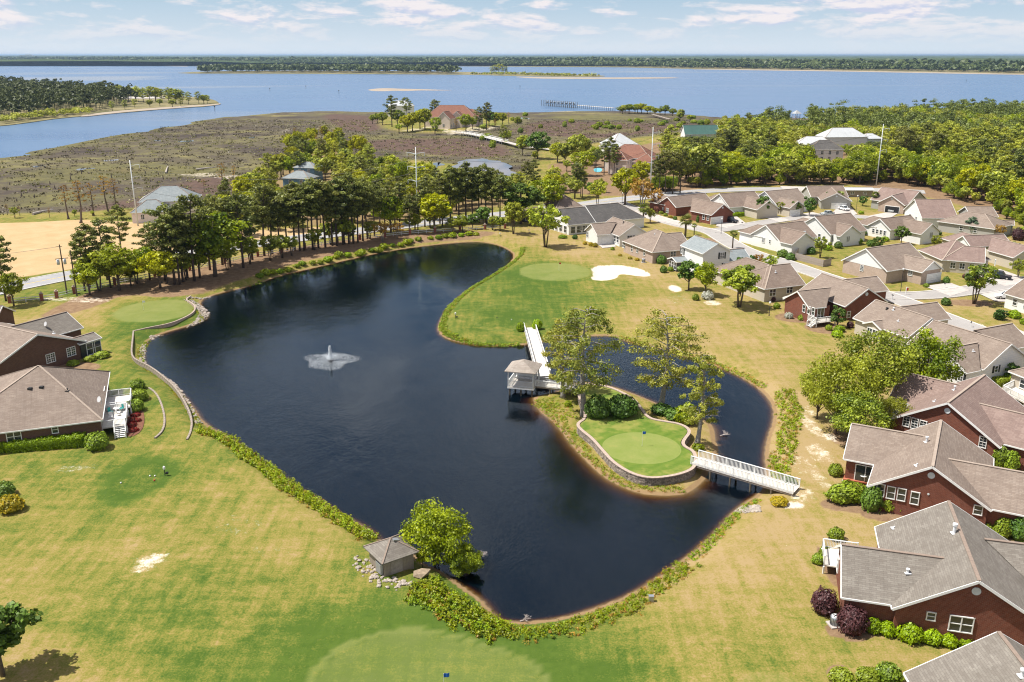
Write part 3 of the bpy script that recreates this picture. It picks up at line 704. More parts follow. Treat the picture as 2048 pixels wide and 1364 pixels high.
# ------------------------------------------------------------------ plants
def leaf_arrays(cl, size, rng, up=.45, flat=.75, shell=2.2):
    """cl rows: x y z rx ry rz count tint -> quads of small leaf faces spread through each clump"""
    V, TN = [], []
    for x, y, z, rx, ry, rz, n, t0 in cl:
        n = int(n)
        d = rng.normal(size=(n, 3)); d /= np.linalg.norm(d, axis=1)[:, None]
        r = rng.random(n) ** (1 / shell)
        p = np.array([x, y, z]) + d * r[:, None] * np.array([rx, ry, rz])
        nn = d * .8 + rng.normal(size=(n, 3)) * .55 + np.array([0, 0, up]); nn /= np.linalg.norm(nn, axis=1)[:, None]
        t = np.cross(nn, rng.normal(size=(n, 3))); t /= np.linalg.norm(t, axis=1)[:, None]
        b = np.cross(nn, t); s = (size * rng.uniform(.55, 1.3, n))[:, None]
        V.append(np.stack([p - t * s, p - b * s * flat, p + t * s, p + b * s * flat], 1))
        TN.append(np.clip(t0 + rng.normal(size=n) * .22, 0, 1))
    return np.concatenate(V), np.concatenate(TN)
def leaf_mesh(name, V, TN, mat, core=None):
    """core: (verts, faces) of an inner dark body"""
    nq = len(V); co = V.reshape(-1, 3); extra_v = 0
    me = bpy.data.meshes.new(name)
    cv, cf = (np.array(core[0]), core[1]) if core and len(core[0]) else (np.zeros((0, 3)), [])
    allv = np.vstack([co, cv]); me.vertices.add(len(allv)); me.vertices.foreach_set('co', allv.ravel())
    li = list(np.arange(nq * 4)); starts = list(np.arange(nq) * 4); base = nq * 4
    for f in cf: starts.append(len(li)); li += [base + k for k in f]
    me.loops.add(len(li)); me.loops.foreach_set('vertex_index', np.array(li, np.int32))
    me.polygons.add(len(starts)); me.polygons.foreach_set('loop_start', np.array(starts, np.int32))
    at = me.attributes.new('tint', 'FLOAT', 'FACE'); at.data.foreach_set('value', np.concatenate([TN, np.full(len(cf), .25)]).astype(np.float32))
    me.materials.append(mat if not isinstance(mat, str) else MAT[mat])
    me.update(); me.validate()
    return me
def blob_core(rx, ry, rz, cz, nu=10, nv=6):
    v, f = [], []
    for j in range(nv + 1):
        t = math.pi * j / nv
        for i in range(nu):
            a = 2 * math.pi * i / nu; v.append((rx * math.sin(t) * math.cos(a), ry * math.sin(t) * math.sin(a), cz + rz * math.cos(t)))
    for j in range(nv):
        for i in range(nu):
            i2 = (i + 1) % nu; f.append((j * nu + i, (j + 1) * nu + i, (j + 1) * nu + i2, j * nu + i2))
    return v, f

def tree_pine(seed, h=16.0, leaf='leaf_pine', crown0=.45, spread=2.7, n=26, dens=60):
    rng = np.random.default_rng(seed); m = MB(); lean = rng.normal(size=2) * .35
    path = [(lean[0] * t * t, lean[1] * t * t, h * t) for t in np.linspace(0, 1, 8)]
    m.tube(path, [.24 * (1 - .85 * t) + .02 for t in np.linspace(0, 1, 8)], 7)
    cl = []
    for k in range(n):
        t = crown0 + (.98 - crown0) * (k + .5) / n; a = k * 2.4 + rng.normal() * .3
        u = (t - crown0) / (1 - crown0); L = spread * (.5 + .65 * math.sin(math.pi * min(1, u * .85 + .12))) * rng.uniform(.55, 1.15)
        if u > .85: L *= .6
        x0, y0, z0 = lean[0] * t * t, lean[1] * t * t, h * t; dz = L * rng.uniform(.0, .35)
        e = (x0 + L * math.cos(a), y0 + L * math.sin(a), z0 + dz)
        m.tube([(x0, y0, z0), e], [.05, .02], 4, cap=False)
        for f in ((.55, .9) if L > 1.3 else (.8,)):
            r = rng.uniform(.55, .95) * (.75 + .09 * spread)
            cl.append((x0 + (e[0] - x0) * f, y0 + (e[1] - y0) * f, z0 + dz * f + .15, r * 1.15, r * 1.15, r * .7, dens, rng.uniform(.05, .95)))
    cl.append((lean[0], lean[1], h, .7, .7, .8, dens, .5))
    for _ in range(3):
        t = rng.uniform(crown0 * .55, crown0); a = rng.uniform(0, 6.3); L = rng.uniform(.5, 1.2)
        m.tube([(0, 0, h * t), (L * math.cos(a), L * math.sin(a), h * t + .1)], [.035, .01], 4, cap=False)
    V, TN = leaf_arrays(cl, .235, rng)
    return m.mesh('trunk', MAT['bark_pine'], True), leaf_mesh('crown', V, TN, leaf)
def tree_broad(seed, h=10.0, spread=3.6, leaf='leaf_bright', bark='bark', base=.22, n=38, dens=95, lsize=.25, stems=1):
    rng = np.random.default_rng(seed); m = MB(); cl = []
    cz, rz = h * (.5 + base * .5), h * (.5 - base * .5) * .92
    for s in range(stems):
        a = s * 2.1 + rng.uniform(0, 1); off = (0 if stems == 1 else .35)
        m.tube([(off * .4 * math.cos(a), off * .4 * math.sin(a), 0), (off * math.cos(a), off * math.sin(a), h * base), (off * 1.8 * math.cos(a) + rng.normal() * .2, off * 1.8 * math.sin(a) + rng.normal() * .2, cz), (rng.normal() * .3, rng.normal() * .3, cz + rz * .6)],
               [.026 * h / math.sqrt(stems), .02 * h / math.sqrt(stems), .011 * h, .02], 7)
    for k in range(n):
        zt = 1 - 2 * (k + .5) / n; a = k * 2.39996 + rng.normal() * .25; q = math.sqrt(1 - zt * zt); rr = rng.uniform(.5, .88)
        if zt < -.55: rr *= .75
        lump = 1 + .22 * math.sin(a * 2 + seed) + .14 * math.sin(a * 3.7 + zt * 4)
        c = (spread * q * rr * lump * math.cos(a), spread * q * rr * lump * math.sin(a), cz + rz * zt * rr * 1.05)
        r = spread * rng.uniform(.2, .33)
        cl.append((*c, r, r, r * .8, dens * rng.uniform(.7, 1.2), rng.uniform(.05, .95)))
        if k % 3 == 0: m.tube([(0, 0, h * base * rng.uniform(.9, 1.6)), (c[0] * .5, c[1] * .5, (c[2] + h * base) * .52), c], [.008 * h, .005 * h, .02], 4, cap=False)
    V, TN = leaf_arrays(cl, lsize, rng)
    return m.mesh('trunk', MAT[bark], True), leaf_mesh('crown', V, TN, leaf)
def tree_cypress(seed, h=13.0, leaf='leaf_cypress', spread=3.3, n=36, dens=74, crown0=.26, bark='bark_grey'):
    rng = np.random.default_rng(seed); m = MB(); cl = []
    zs = [0, .05, .12, .4, .7, .97]; rr = [.55, .40, .31, .24, .14, .03]
    bend = rng.normal(size=2) * .3
    P_ = lambda t: (bend[0] * math.sin(t * 3), bend[1] * math.sin(t * 2.5), h * t)
    m.tube([P_(t) for t in zs], [r * h / 13 for r in rr], 9)
    for k in range(n):
        t = crown0 + (1 - crown0) * (k + .3) / n; a = k * 2.4 + rng.normal() * .35; u = (t - crown0) / (1 - crown0)
        L = spread * (.62 + .55 * math.sin(math.pi * (u * .8 + .1)) * rng.uniform(.6, 1.1)) * (1 if u < .82 else .7)
        b = P_(t); up = rng.uniform(-.05, .35) * L
        md = (b[0] + L * .55 * math.cos(a), b[1] + L * .55 * math.sin(a), b[2] + up); e = (b[0] + L * math.cos(a + .2), b[1] + L * math.sin(a + .2), b[2] + up * .75)
        m.tube([b, md, e], [.07 * h / 13, .04, .012], 5, cap=False)
        for f in (.35, .62, .85, 1.0):
            c = np.array(b) * (1 - f) + np.array(e) * f; r = rng.uniform(.5, .85) * spread / 3.3
            cl.append((c[0] + rng.normal() * .2, c[1] + rng.normal() * .2, c[2] - r * .35, r, r, r * .85, dens * rng.uniform(.5, 1.2), rng.uniform(.15, .8)))
    V, TN = leaf_arrays(cl, .145, rng, up=.2, flat=.55, shell=1.6)
    return m.mesh('trunk', MAT[bark], True), leaf_mesh('crown', V, TN, leaf)
def tree_palm(seed, h=4.5):
    rng = np.random.default_rng(seed); m = MB()
    m.tube([(0, 0, 0), (.05, 0, h * .5), (0, .05, h)], [.24, .2, .22], 8)
    V, TN = [], []
    for k in range(46):
        a = k * 2.4; el = rng.uniform(-.7, 1.25); L = rng.uniform(1.0, 1.45)
        d = np.array([math.cos(a) * math.cos(el), math.sin(a) * math.cos(el), math.sin(el)]); s = np.cross(d, (0, 0, 1.)); s /= np.linalg.norm(s) + 1e-6; w = np.cross(s, d)
        c = np.array([0, 0, h]) + d * L * .5
        for j in np.linspace(-1.1, 1.1, 9):
            dd = d * math.cos(j) + s * math.sin(j) - np.array([0, 0, .25]); dd /= np.linalg.norm(dd); sd = np.cross(dd, w); sd /= np.linalg.norm(sd)
            V.append([c, c + dd * .35 - sd * .06, c + dd * L * .75 - np.array([0, 0, .12]), c + dd * .35 + sd * .06]); TN.append(np.clip(rng.normal(.5, .25), 0, 1))
    return m.mesh('trunk', MAT['bark'], True), leaf_mesh('crown', np.array(V), np.array(TN), 'leaf_palm')
def shrub_mesh(seed, rx=1, ry=1, rz=.8, leaf='leaf_box', n=900, size=.11, lump=.08):
    rng = np.random.default_rng(seed)
    d = rng.normal(size=(n, 3)); d[:, 2] = np.abs(d[:, 2]) * 1.0 - .25; d /= np.linalg.norm(d, axis=1)[:, None]
    k = 1 + lump * np.sin(d[:, 0] * 5 + seed) * np.cos(d[:, 1] * 4 + seed * 2) + lump * .7 * np.sin(d[:, 2] * 7 + d[:, 0] * 6)
    p = d * (rng.uniform(.86, 1.03, n) * k)[:, None] * np.array([rx, ry, rz]) + np.array([0, 0, rz * .55])
    p[:, 2] = np.maximum(p[:, 2], .03)
    nn = d + rng.normal(size=(n, 3)) * .5 + np.array([0, 0, .3]); nn /= np.linalg.norm(nn, axis=1)[:, None]
    t = np.cross(nn, rng.normal(size=(n, 3))); t /= np.linalg.norm(t, axis=1)[:, None]; b = np.cross(nn, t); s = (size * rng.uniform(.6, 1.3, n))[:, None]
    V = np.stack([p - t * s, p - b * s * .8, p + t * s, p + b * s * .8], 1)
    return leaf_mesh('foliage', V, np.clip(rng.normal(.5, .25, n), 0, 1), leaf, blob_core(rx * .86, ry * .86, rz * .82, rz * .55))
def hedge_mesh(seed, L, w, h, leaf='leaf_hedge', dens=95, size=.10):
    rng = np.random.default_rng(seed); V, TN = [], []
    faces = [((0, 0, h), (L, 0, 0), (0, w, 0), (0, 0, 1)), ((0, -w / 2, h / 2), (L, 0, 0), (0, 0, h), (0, -1, 0)), ((0, w / 2, h / 2), (L, 0, 0), (0, 0, h), (0, 1, 0)), ((-L / 2, 0, h / 2), (0, w, 0), (0, 0, h), (-1, 0, 0)), ((L / 2, 0, h / 2), (0, w, 0), (0, 0, h), (1, 0, 0))]
    for c, u, v, nr in faces:
        u, v, nr = map(np.array, (u, v, nr)); n = int(dens * np.linalg.norm(u) * np.linalg.norm(v)) + 4
        p = np.array(c) + (rng.random((n, 1)) - .5) * u + (rng.random((n, 1)) - .5) * v + nr * rng.normal(0, .06, (n, 1))
        p += nr * (.06 * np.sin(p[:, :1] * 1.9) + .05 * np.sin(p[:, :1] * 4.3 + 1))
        nn = nr + rng.normal(size=(n, 3)) * .5; nn /= np.linalg.norm(nn, axis=1)[:, None]
        t = np.cross(nn, rng.normal(size=(n, 3))); t /= np.linalg.norm(t, axis=1)[:, None]; b = np.cross(nn, t); s = (size * rng.uniform(.6, 1.3, n))[:, None]
        V.append(np.stack([p - t * s, p - b * s * .8, p + t * s, p + b * s * .8], 1)); TN.append(np.clip(rng.normal(.5, .25, n), 0, 1))
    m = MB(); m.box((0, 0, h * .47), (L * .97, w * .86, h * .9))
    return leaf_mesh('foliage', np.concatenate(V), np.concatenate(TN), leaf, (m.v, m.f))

TREES = {}
def kind(name, fn, h, *a, **k):
    TREES.setdefault(name, []).append((fn(*a, **k), h))
for i in range(4): kind('pine', tree_pine, 16, 10 + i, 16, spread=2.7 + .25 * i, crown0=(.42, .5, .38, .46)[i])
for i in range(3): kind('woodpine', tree_pine, 15, 30 + i, 15, leaf='leaf_forest', crown0=.3, spread=3.2, n=26, dens=58)
for i in range(3): kind('oak', tree_broad, 10, 40 + i, 10, 3.7, 'leaf_bright')
for i in range(3): kind('wood', tree_broad, 11, 50 + i, 11, 3.9, 'leaf_forest', dens=80, lsize=.3)
for i in range(2): kind('mid', tree_broad, 9, 60 + i, 9, 3.0, 'leaf_mid', stems=2, base=.25)
for i in range(2): kind('yellow', tree_broad, 9, 65 + i, 9, 3.3, 'leaf_yellow', dens=70)
for i in range(2): kind('small', tree_broad, 7, 70 + i, 7, 2.5, 'leaf_mid', n=26, dens=70, stems=3, base=.28, lsize=.2)
for i in range(2): kind('myrtle', tree_broad, 6, 75 + i, 6, 2.3, 'leaf_rust', n=20, dens=42, stems=3, base=.3, lsize=.18, bark='bark_grey')
for i in range(4): kind('cypress', tree_cypress, 13, 80 + i, 13, spread=(3.5, 2.7, 3.5, 2.5)[i])
for i in range(2): kind('rust', tree_cypress, 11, 90 + i, 11, 'leaf_rust', 1.5, n=16, dens=14, crown0=.5, bark='bark')
kind('darkoak', tree_broad, 8, 95, 8, 2.9, 'leaf_dark', n=32, dens=100)
kind('magnolia', tree_broad, 6, 96, 6, 2.2, 'leaf_dark', n=26, dens=90, base=.08, lsize=.2)
for i in range(2): kind('bushtree', tree_broad, 9, 101 + i, 9, 4.3, 'leaf_bright', n=52, dens=210, base=.04, lsize=.155, stems=3)
for i in range(2): kind('birch', tree_broad, 13, 105 + i, 13, 5.6, 'leaf_mid', n=64, dens=190, base=.12, lsize=.17, stems=2)
kind('palm', tree_palm, 5.6, 97); kind('palm', tree_palm, 4.4, 98, 3.4)
kind('cedar', tree_pine, 7, 99, 7, 'leaf_cedar', .06, 2.0, 30, 60)
NAMES = {'bushtree': 'leafy_tree', 'birch': 'birch_tree', 'pine': 'pine_tree', 'woodpine': 'pine_tree', 'oak': 'oak_tree', 'wood': 'broadleaf_tree', 'mid': 'broadleaf_tree', 'yellow': 'broadleaf_tree', 'small': 'ornamental_tree', 'myrtle': 'myrtle_tree', 'cypress': 'cypress_tree', 'rust': 'cypress_tree', 'darkoak': 'oak_tree', 'magnolia': 'magnolia_tree', 'palm': 'palm_tree', 'cedar': 'cedar_tree'}
RT = random.Random(11)
def plant(kd, loc, h, label, group=None, wide=1.0, variant=None, rz=None):
    v = TREES[kd]; (tr, cr), h0 = v[(variant if variant is not None else RT.randrange(len(v))) % len(v)]
    root = empty(NAMES[kd], loc, RT.uniform(0, 6.28) if rz is None else rz, label, 'palm' if kd == 'palm' else 'tree', group)
    s = h / h0; root.scale = (s * wide, s * wide, s)
    link('trunk', tr, root); link('crown', cr, root)
    return root
def tree_px(kd, px, base, top, label, group=None, wide=1.0, variant=None):
    b = G(px, base); b[2] -= .05
    return plant(kd, b, max(2.0, height_at(top, b)), label, group, wide, variant)
def tree_top(kd, px, top, h, label, group=None, wide=1.0, variant=None):
    """a tree of height h whose top shows at that pixel"""
    b = P(px, top, h); z = gz(b[0], b[1]); b = P(px, top, h + z); b[2] = gz(b[0], b[1]) - .05
    return plant(kd, b, h, label, group, wide, variant)

SHRUBS = {}
def shrub_kind(k):
    if k not in SHRUBS:
        leaf, n, size, rz = {'box': ('leaf_box', 900, .10, .85), 'hedge': ('leaf_hedge', 800, .11, .8), 'purple': ('leaf_purple', 1100, .08, .95), 'dark': ('leaf_dark', 900, .11, .9), 'azalea': ('leaf_azalea', 1100, .09, .8), 'flower': ('leaf_flower', 420, .12, .6), 'bank': ('leaf_bank', 260, .19, .75), 'white': ('leaf_white', 700, .10, .75), 'bright': ('leaf_bright', 700, .13, .85)}[k]
        SHRUBS[k] = [shrub_mesh(200 + i + len(SHRUBS) * 7, 1, 1, rz, leaf, n, size, .09 if k != 'bank' else .2) for i in range(2)]
    return SHRUBS[k]
def shrub(k, px, py, w, h, label, group=None, name='shrub', wy=None, at=None, rz=None):
    """w, h in metres; px, py the middle of its foot"""
    b = np.array(at) if at is not None else G(px, py)
    o = link(name, RT.choice(shrub_kind(k)), None, (b[0], b[1], b[2] - .03), RT.uniform(0, 6.28) if rz is None else rz)
    o.scale = (w / 2, (wy or w) / 2, h / 1.35)
    return tag(o, label, 'shrub', group)

# ------------------------------------------------------------------ houses
class Wing:
    def __init__(s, A, B, hw, ze, zr, ends='gg', oh=.38, extA=0.0, extB=0.0):
        s.A, s.B = np.array(A[:2], float), np.array(B[:2], float); s.d = (s.B - s.A) / np.linalg.norm(s.B - s.A)
        s.A = s.A - s.d * extA; s.B = s.B + s.d * extB
        s.n = np.array([-s.d[1], s.d[0]]); s.hw, s.ze, s.zr, s.ends, s.oh = hw, ze, zr, ends, oh
        k = {'h': 1.0, 'g': 0.0, 'v': -1.0}                       # hip, gable, or valley where the wing runs into another roof
        s.eA = s.A - s.d * hw * k[ends[0]]; s.eB = s.B + s.d * hw * k[ends[1]]
        if (s.eB - s.eA) @ s.d < .8: m = (s.eA + s.eB) / 2; s.eA, s.eB = m - s.d * .4, m + s.d * .4
    def wall(s, side):
        """a point of the wall plane, its outward normal, and its two lower corners"""
        ia = .36; a = s.eA + s.d * ia; b = s.eB - s.d * ia; w = s.hw - s.oh
        if side == 'A': return a, -s.d, (a - s.n * w, a + s.n * w)
        if side == 'B': return b, s.d, (b - s.n * w, b + s.n * w)
        k = 1 if side == '+' else -1
        return a + s.n * w * k, s.n * k, (a + s.n * w * k, b + s.n * w * k)
    def yaw(s): return math.atan2(s.d[1], s.d[0])
def wing_px(a, b, e, ze=3.0, pitch=.6, ends='gg', snap=None, extA=0.0, extB=0.0, keep='A'):
    """a, b: pixels of the ridge ends; e: pixel of an eave corner; the ridge height follows from the roof pitch"""
    lo, hi = ze + .3, ze + 9
    def f(zr):
        A, B, E = P(*a, zr)[:2], P(*b, zr)[:2], P(*e, ze)[:2]
        d = (B - A) / np.linalg.norm(B - A)
        if snap is not None:
            k = round((math.atan2(d[1], d[0]) - snap) / (math.pi / 2)); t = snap + k * math.pi / 2; L = np.linalg.norm(B - A); d = np.array([math.cos(t), math.sin(t)])
            if keep == 'A': B = A + d * L
            else: A = B - d * L
        hw = abs((E - A) @ np.array([-d[1], d[0]]))
        return zr - ze - pitch * hw, A, B, hw
    best = None; prev = None
    for zr in np.arange(ze + .5, ze + 5.2, .04):
        v = f(zr)[0]
        if best is None or abs(v) < best[0]: best = (abs(v), zr)
        if prev is not None and prev < 0 <= v: best = (0, zr); break
        prev = v
    lo = best[1]
    _, A, B, hw = f(lo); hw = min(hw, 7.8)
    return Wing(A, B, hw, ze, lo, ends, extA=extA, extB=extB)
def wing_eave(c0, c1, w, ze=3.0, pitch=.6, ends='hh', away=True):
    """c0, c1: pixels of the ends of the eave that faces the drone; w: width of the roof behind it"""
    a, b = P(*c0, ze)[:2], P(*c1, ze)[:2]; d = (b - a) / np.linalg.norm(b - a); n = np.array([-d[1], d[0]])
    if ((a + n) @ (a + n) < a @ a): n = -n
    hw = w / 2; A, B = a + n * hw, b + n * hw
    if ends[0] == 'h': A = A + d * hw
    if ends[1] == 'h': B = B - d * hw
    if (B - A) @ d < .3: A = (A + B) / 2 - d * .15; B = A + d * .3
    return Wing(A, B, hw, ze, ze + pitch * hw, ends)
WIN_ME = {}
def window_mesh(w, h, style):
    k = (w, h, style)
    if k not in WIN_ME:
        m = MB(); t = .09
        for x in (-w / 2, w / 2): m.box((x, .03, 0), (t, .12, h + t))
        for z in (-h / 2, h / 2): m.box((0, .035, z), (w + t * 1.4, .13, t))
        cols = {'s': 1, 'd': 2, 't': 3}[style[0]]
        for i in range(1, cols): m.box((-w / 2 + w * i / cols, .032, 0), (t * 1.1, .11, h - t))
        m.box((0, .028, 0), (w - t, .08, .06))
        if 'g' in style:
            for i in range(cols):
                m.box((-w / 2 + w * (i + .5) / cols, .02, 0), (.035, .05, h - t))
            for z in (-h / 4, h / 4): m.box((0, .018, z), (w - t, .05, .035))
        g = MB(); g.poly([(-w / 2, .012, -h / 2), (w / 2, .012, -h / 2), (w / 2, .012, h / 2), (-w / 2, .012, h / 2)][::-1])
        WIN_ME[k] = (m.mesh('window', MAT['white_trim']), g.mesh('pane', MAT['glass']))
    return WIN_ME[k]
def ang(nrm): return math.atan2(nrm[1], nrm[0]) - math.pi / 2
class House:
    def __init__(s, wings, wall, roof, label, name='house', base=-.35, cat='house', group=None, fascia=True, cap='ridge_cap'):
        s.w = wings; w0 = wings[0]; c = (w0.A + w0.B) / 2
        s.root = empty(name, (c[0], c[1], 0), 0, label, cat, group); s.o = np.array([c[0], c[1], 0.0])
        walls = wall if isinstance(wall, (list, tuple)) else [wall] * len(wings)
        roofs = roof if isinstance(roof, (list, tuple)) else [roof] * len(wings)
        for q in dict.fromkeys(walls):
            m = MB()
            for w, wl in zip(wings, walls):
                if wl == q: s._walls(m, w, base)
            m.build('wall', MAT[q], s.root, uv=True)
        for q in dict.fromkeys(roofs):
            m = MB(); cp = MB()
            for w, rf in zip(wings, roofs):
                if rf == q: s._roof(m, w); s._cap(cp, w)
            r = m.build('roof', MAT[q], s.root, uv=True)
            cp.build('ridge_cap', MAT['ridge_cap_dark' if q in ('roof_dark', 'roof_slate', 'roof_grey') else cap], r)
        if fascia:
            m = MB()
            for w in wings: s._fascia(m, w)
            m.build('fascia', MAT['white_trim'], s.root)
    def L(s, p, z): return (p[0] - s.o[0], p[1] - s.o[1], z)
    def _walls(s, m, w, z0):
        a, b = w.eA + w.d * (.36 if w.ends[0] != 'v' else -1.2), w.eB - w.d * (.36 if w.ends[1] != 'v' else -1.2); hw = w.hw - w.oh; p = (w.zr - w.ze) / w.hw; zt = w.ze + p * w.oh - .12
        for k in (1, -1):
            q = [s.L(a + w.n * hw * k, z0), s.L(b + w.n * hw * k, z0), s.L(b + w.n * hw * k, zt), s.L(a + w.n * hw * k, zt)]
            m.poly(q if k < 0 else q[::-1])
        for e, kd, sg in ((a, w.ends[0], -1), (b, w.ends[1], 1)):
            if kd == 'v': continue
            q = [s.L(e + w.n * hw, z0), s.L(e - w.n * hw, z0), s.L(e - w.n * hw, zt)] + ([s.L(e, w.zr - .14)] if kd == 'g' else []) + [s.L(e + w.n * hw, zt)]
            m.poly(q if sg < 0 else q[::-1])
    def _roof(s, m, w):
        t = .15; A, B, eA, eB, n, hw = w.A, w.B, w.eA, w.eB, w.n, w.hw
        top = [s.L(A, w.zr), s.L(B, w.zr), s.L(eA + n * hw, w.ze), s.L(eB + n * hw, w.ze), s.L(eA - n * hw, w.ze), s.L(eB - n * hw, w.ze)]
        pts = top + [(x, y, z - t) for x, y, z in top]
        f = [(0, 2, 3, 1), (0, 1, 5, 4), (6, 7, 9, 8), (6, 10, 11, 7), (2, 8, 9, 3), (4, 5, 11, 10)]
        if w.ends[0] == 'v': pass
        elif w.ends[0] == 'h': f += [(0, 4, 2), (6, 8, 10), (2, 4, 10, 8)]
        else: f += [(0, 6, 8, 2), (0, 4, 10, 6)]
        if w.ends[1] == 'v': pass
        elif w.ends[1] == 'h': f += [(1, 3, 5), (7, 11, 9), (3, 9, 11, 5)]
        else: f += [(1, 3, 9, 7), (1, 7, 11, 5)]
        m.solid(pts, f)
    def _cap(s, m, w):
        m.beam(s.L(w.A, w.zr + .02), s.L(w.B, w.zr + .02), .32, .07)
        for e, R, kd in ((w.eA, w.A, w.ends[0]), (w.eB, w.B, w.ends[1])):
            if kd == 'h':
                for k in (1, -1): m.beam(s.L(R, w.zr + .02), s.L(e + w.n * w.hw * k, w.ze + .03), .28, .05)
    def _fascia(s, m, w):
        z = w.ze - .09
        for k in (1, -1):
            a, b = w.eA + w.n * (w.hw + .03) * k, w.eB + w.n * (w.hw + .03) * k
            m.beam(s.L(a, z), s.L(b, z), .1, .17)
        for e, kd, sg in ((w.eA, w.ends[0], -1), (w.eB, w.ends[1], 1)):
            if kd == 'v': continue
            x = e + w.d * .03 * sg
            if kd == 'h': m.beam(s.L(x + w.n * w.hw, z), s.L(x - w.n * w.hw, z), .1, .17)
            else:
                for k in (1, -1): m.beam(s.L(x, w.zr - .12), s.L(x + w.n * w.hw * k, w.ze - .12), .07, .24)
    def place(s, me, name, p, nrm, parent=None):
        o = link(name, me, parent or s.root, (p[0] - s.o[0], p[1] - s.o[1], p[2]), ang(nrm)); return o
    def win(s, wi, side, px, py, w=.95, h=1.5, style='s', shut=False):
        o, nrm, _ = s.w[wi].wall(side); p = on_plane(px, py, (*o, 0), (*nrm, 0)); s.win_at(p, nrm, w, h, style, shut)
    def win_at(s, p, nrm, w=.95, h=1.5, style='s', shut=False):
        f, g = window_mesh(w, h, style); p = np.array(p) + np.array([*nrm, 0]) * .015
        q = s.place(f, 'window', p, nrm); link('pane', g, q)
        if shut:
            m = MB(); m.box((0, .03, 0), (.38, .06, h + .05)); me = m.mesh('shutter', MAT['shutter'])
            for k in (-1, 1): link('shutter', me, q, (k * (w / 2 + .26), 0, 0))
    def row(s, wi, side, n, w=.95, h=1.5, z=1.75, style='s', shut=False, f0=.15, f1=.85):
        _, nrm, (a, b) = s.w[wi].wall(side)
        for i in range(n):
            t = f0 + (f1 - f0) * (i + .5) / n; q = a + (b - a) * t; s.win_at((q[0], q[1], z), nrm, w, h, style, shut)
    def vent(s, wi, side, dz=1.0, r=.32):
        o, nrm, _ = s.w[wi].wall(side); z = s.w[wi].zr - dz - .35
        m = MB(); m.tube([(0, 0, 0), (0, .06, 0)], [r, r], 14); s.place(m.mesh('gable_vent', MAT['louver']), 'gable_vent', (o[0], o[1], z) if side in 'AB' else (*o, z), nrm)
    def gable_panel(s, wi, side, mat='siding_white', z=None):
        w = s.w[wi]; o, nrm, (a, b) = w.wall(side); c = (a + b) / 2; hw = w.hw - w.oh; z = w.ze + .1 if z is None else z; zt = w.zr - .2; k = (zt - z) / ((w.zr - w.ze) / w.hw) - .05; u = (b - a) / np.linalg.norm(b - a)
        m = MB(); q = [s.L(c - u * k + nrm * .04, z), s.L(c + u * k + nrm * .04, z), s.L(c + nrm * .04, zt)]; m.poly(q); o = m.build('gable_panel', MAT[mat], s.root, uv=True)
        if (np.array(o.data.polygons[0].normal)[:2] @ nrm) < 0: o.data.flip_normals()
    def garage(s, wi, side, px, py, w=4.9, h=2.15, open_=False):
        o, nrm, _ = s.w[wi].wall(side); p = on_plane(px, py, (*o, 0), (*nrm, 0)); p[2] = 0
        p = p + np.array([*nrm, 0]) * .02
        m = MB(); g = MB()
        for x in (-w / 2, w / 2): m.box((x, .02, h / 2), (.14, .12, h))
        m.box((0, .025, h), (w + .16, .13, .16)); fr = s.place(m.mesh('garage_frame', MAT['white_trim']), 'garage_door', p, nrm)
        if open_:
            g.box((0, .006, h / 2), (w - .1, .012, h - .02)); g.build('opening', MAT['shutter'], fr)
        else:
            for k in range(4): g.box((0, .03, (k + .5) * h / 4), (w - .14, .05, h / 4 - .025))
            g.build('panel', MAT['white_paint'], fr)
    def door(s, wi, side, px, py, w=1.0, h=2.1, mat='white_paint', z=.0, glass=False):
        o, nrm, _ = s.w[wi].wall(side); p = on_plane(px, py, (*o, 0), (*nrm, 0)); p[2] = z; p = p + np.array([*nrm, 0]) * .02
        m = MB()
        for x in (-w / 2, w / 2): m.box((x, .02, h / 2), (.1, .1, h))
        m.box((0, .025, h), (w + .12, .11, .1))
        if glass: m.box((0, .02, h / 2), (.08, .09, h))
        f = s.place(m.mesh('door_frame', MAT['white_trim']), 'door', p, nrm)
        g = MB(); g.box((0, .015, h / 2), (w - .08, .05, h - .06)); q = g.build('leaf', MAT['glass' if glass else mat], f)
    def roof_z(s, x, y):
        """height of the roof above a point"""
        z = 0
        for w in s.w:
            v = np.array([x, y]) - w.A; t = v @ w.d; u = abs(v @ w.n); p = (w.zr - w.ze) / w.hw
            L = np.linalg.norm(w.B - w.A); over = max(-t, t - L, 0)
            if (over > 0 and w.ends[0 if t < 0 else 1] == 'g') or u > w.hw or over > w.hw: continue
            z = max(z, w.zr - p * max(u, over))
        return z
    def pipe(s, px, py, h=.6, r=.1, name='roof_vent', mat='roof_pipe', box=False):
        z = 5.0
        for _ in range(12):
            p = P(px, py, z); z2 = s.roof_z(p[0], p[1])
            if z2 == 0: return
            z = .5 * z + .5 * z2
        m = MB()
        if box: m.box((0, 0, .05), (.5, .5, .28))
        else:
            m.tube([(0, 0, -.35), (0, 0, h * .8)], [r, r], 8); m.tube([(0, 0, h * .8), (0, 0, h)], [r * 1.5, r * 1.5], 8); m.box((0, 0, -.02), (.55, .55, .05))
        m.build(name, MAT[mat], s.root, loc=(p[0] - s.o[0], p[1] - s.o[1], z))
    def dish(s, px, py):
        z = 4.5
        for _ in range(12):
            p = P(px, py, z); z2 = s.roof_z(p[0], p[1])
            if z2 == 0: return
            z = .5 * z + .5 * z2
        m = MB(); m.tube([(0, 0, -.2), (0, 0, .5)], [.04, .04], 6); m.tube([(0, -.05, .55), (-.12, -.2, .62), (-.16, -.26, .65)], [.06, .36, .42], 12)
        m.build('satellite_dish', MAT['dish'], s.root, loc=(p[0] - s.o[0], p[1] - s.o[1], z))

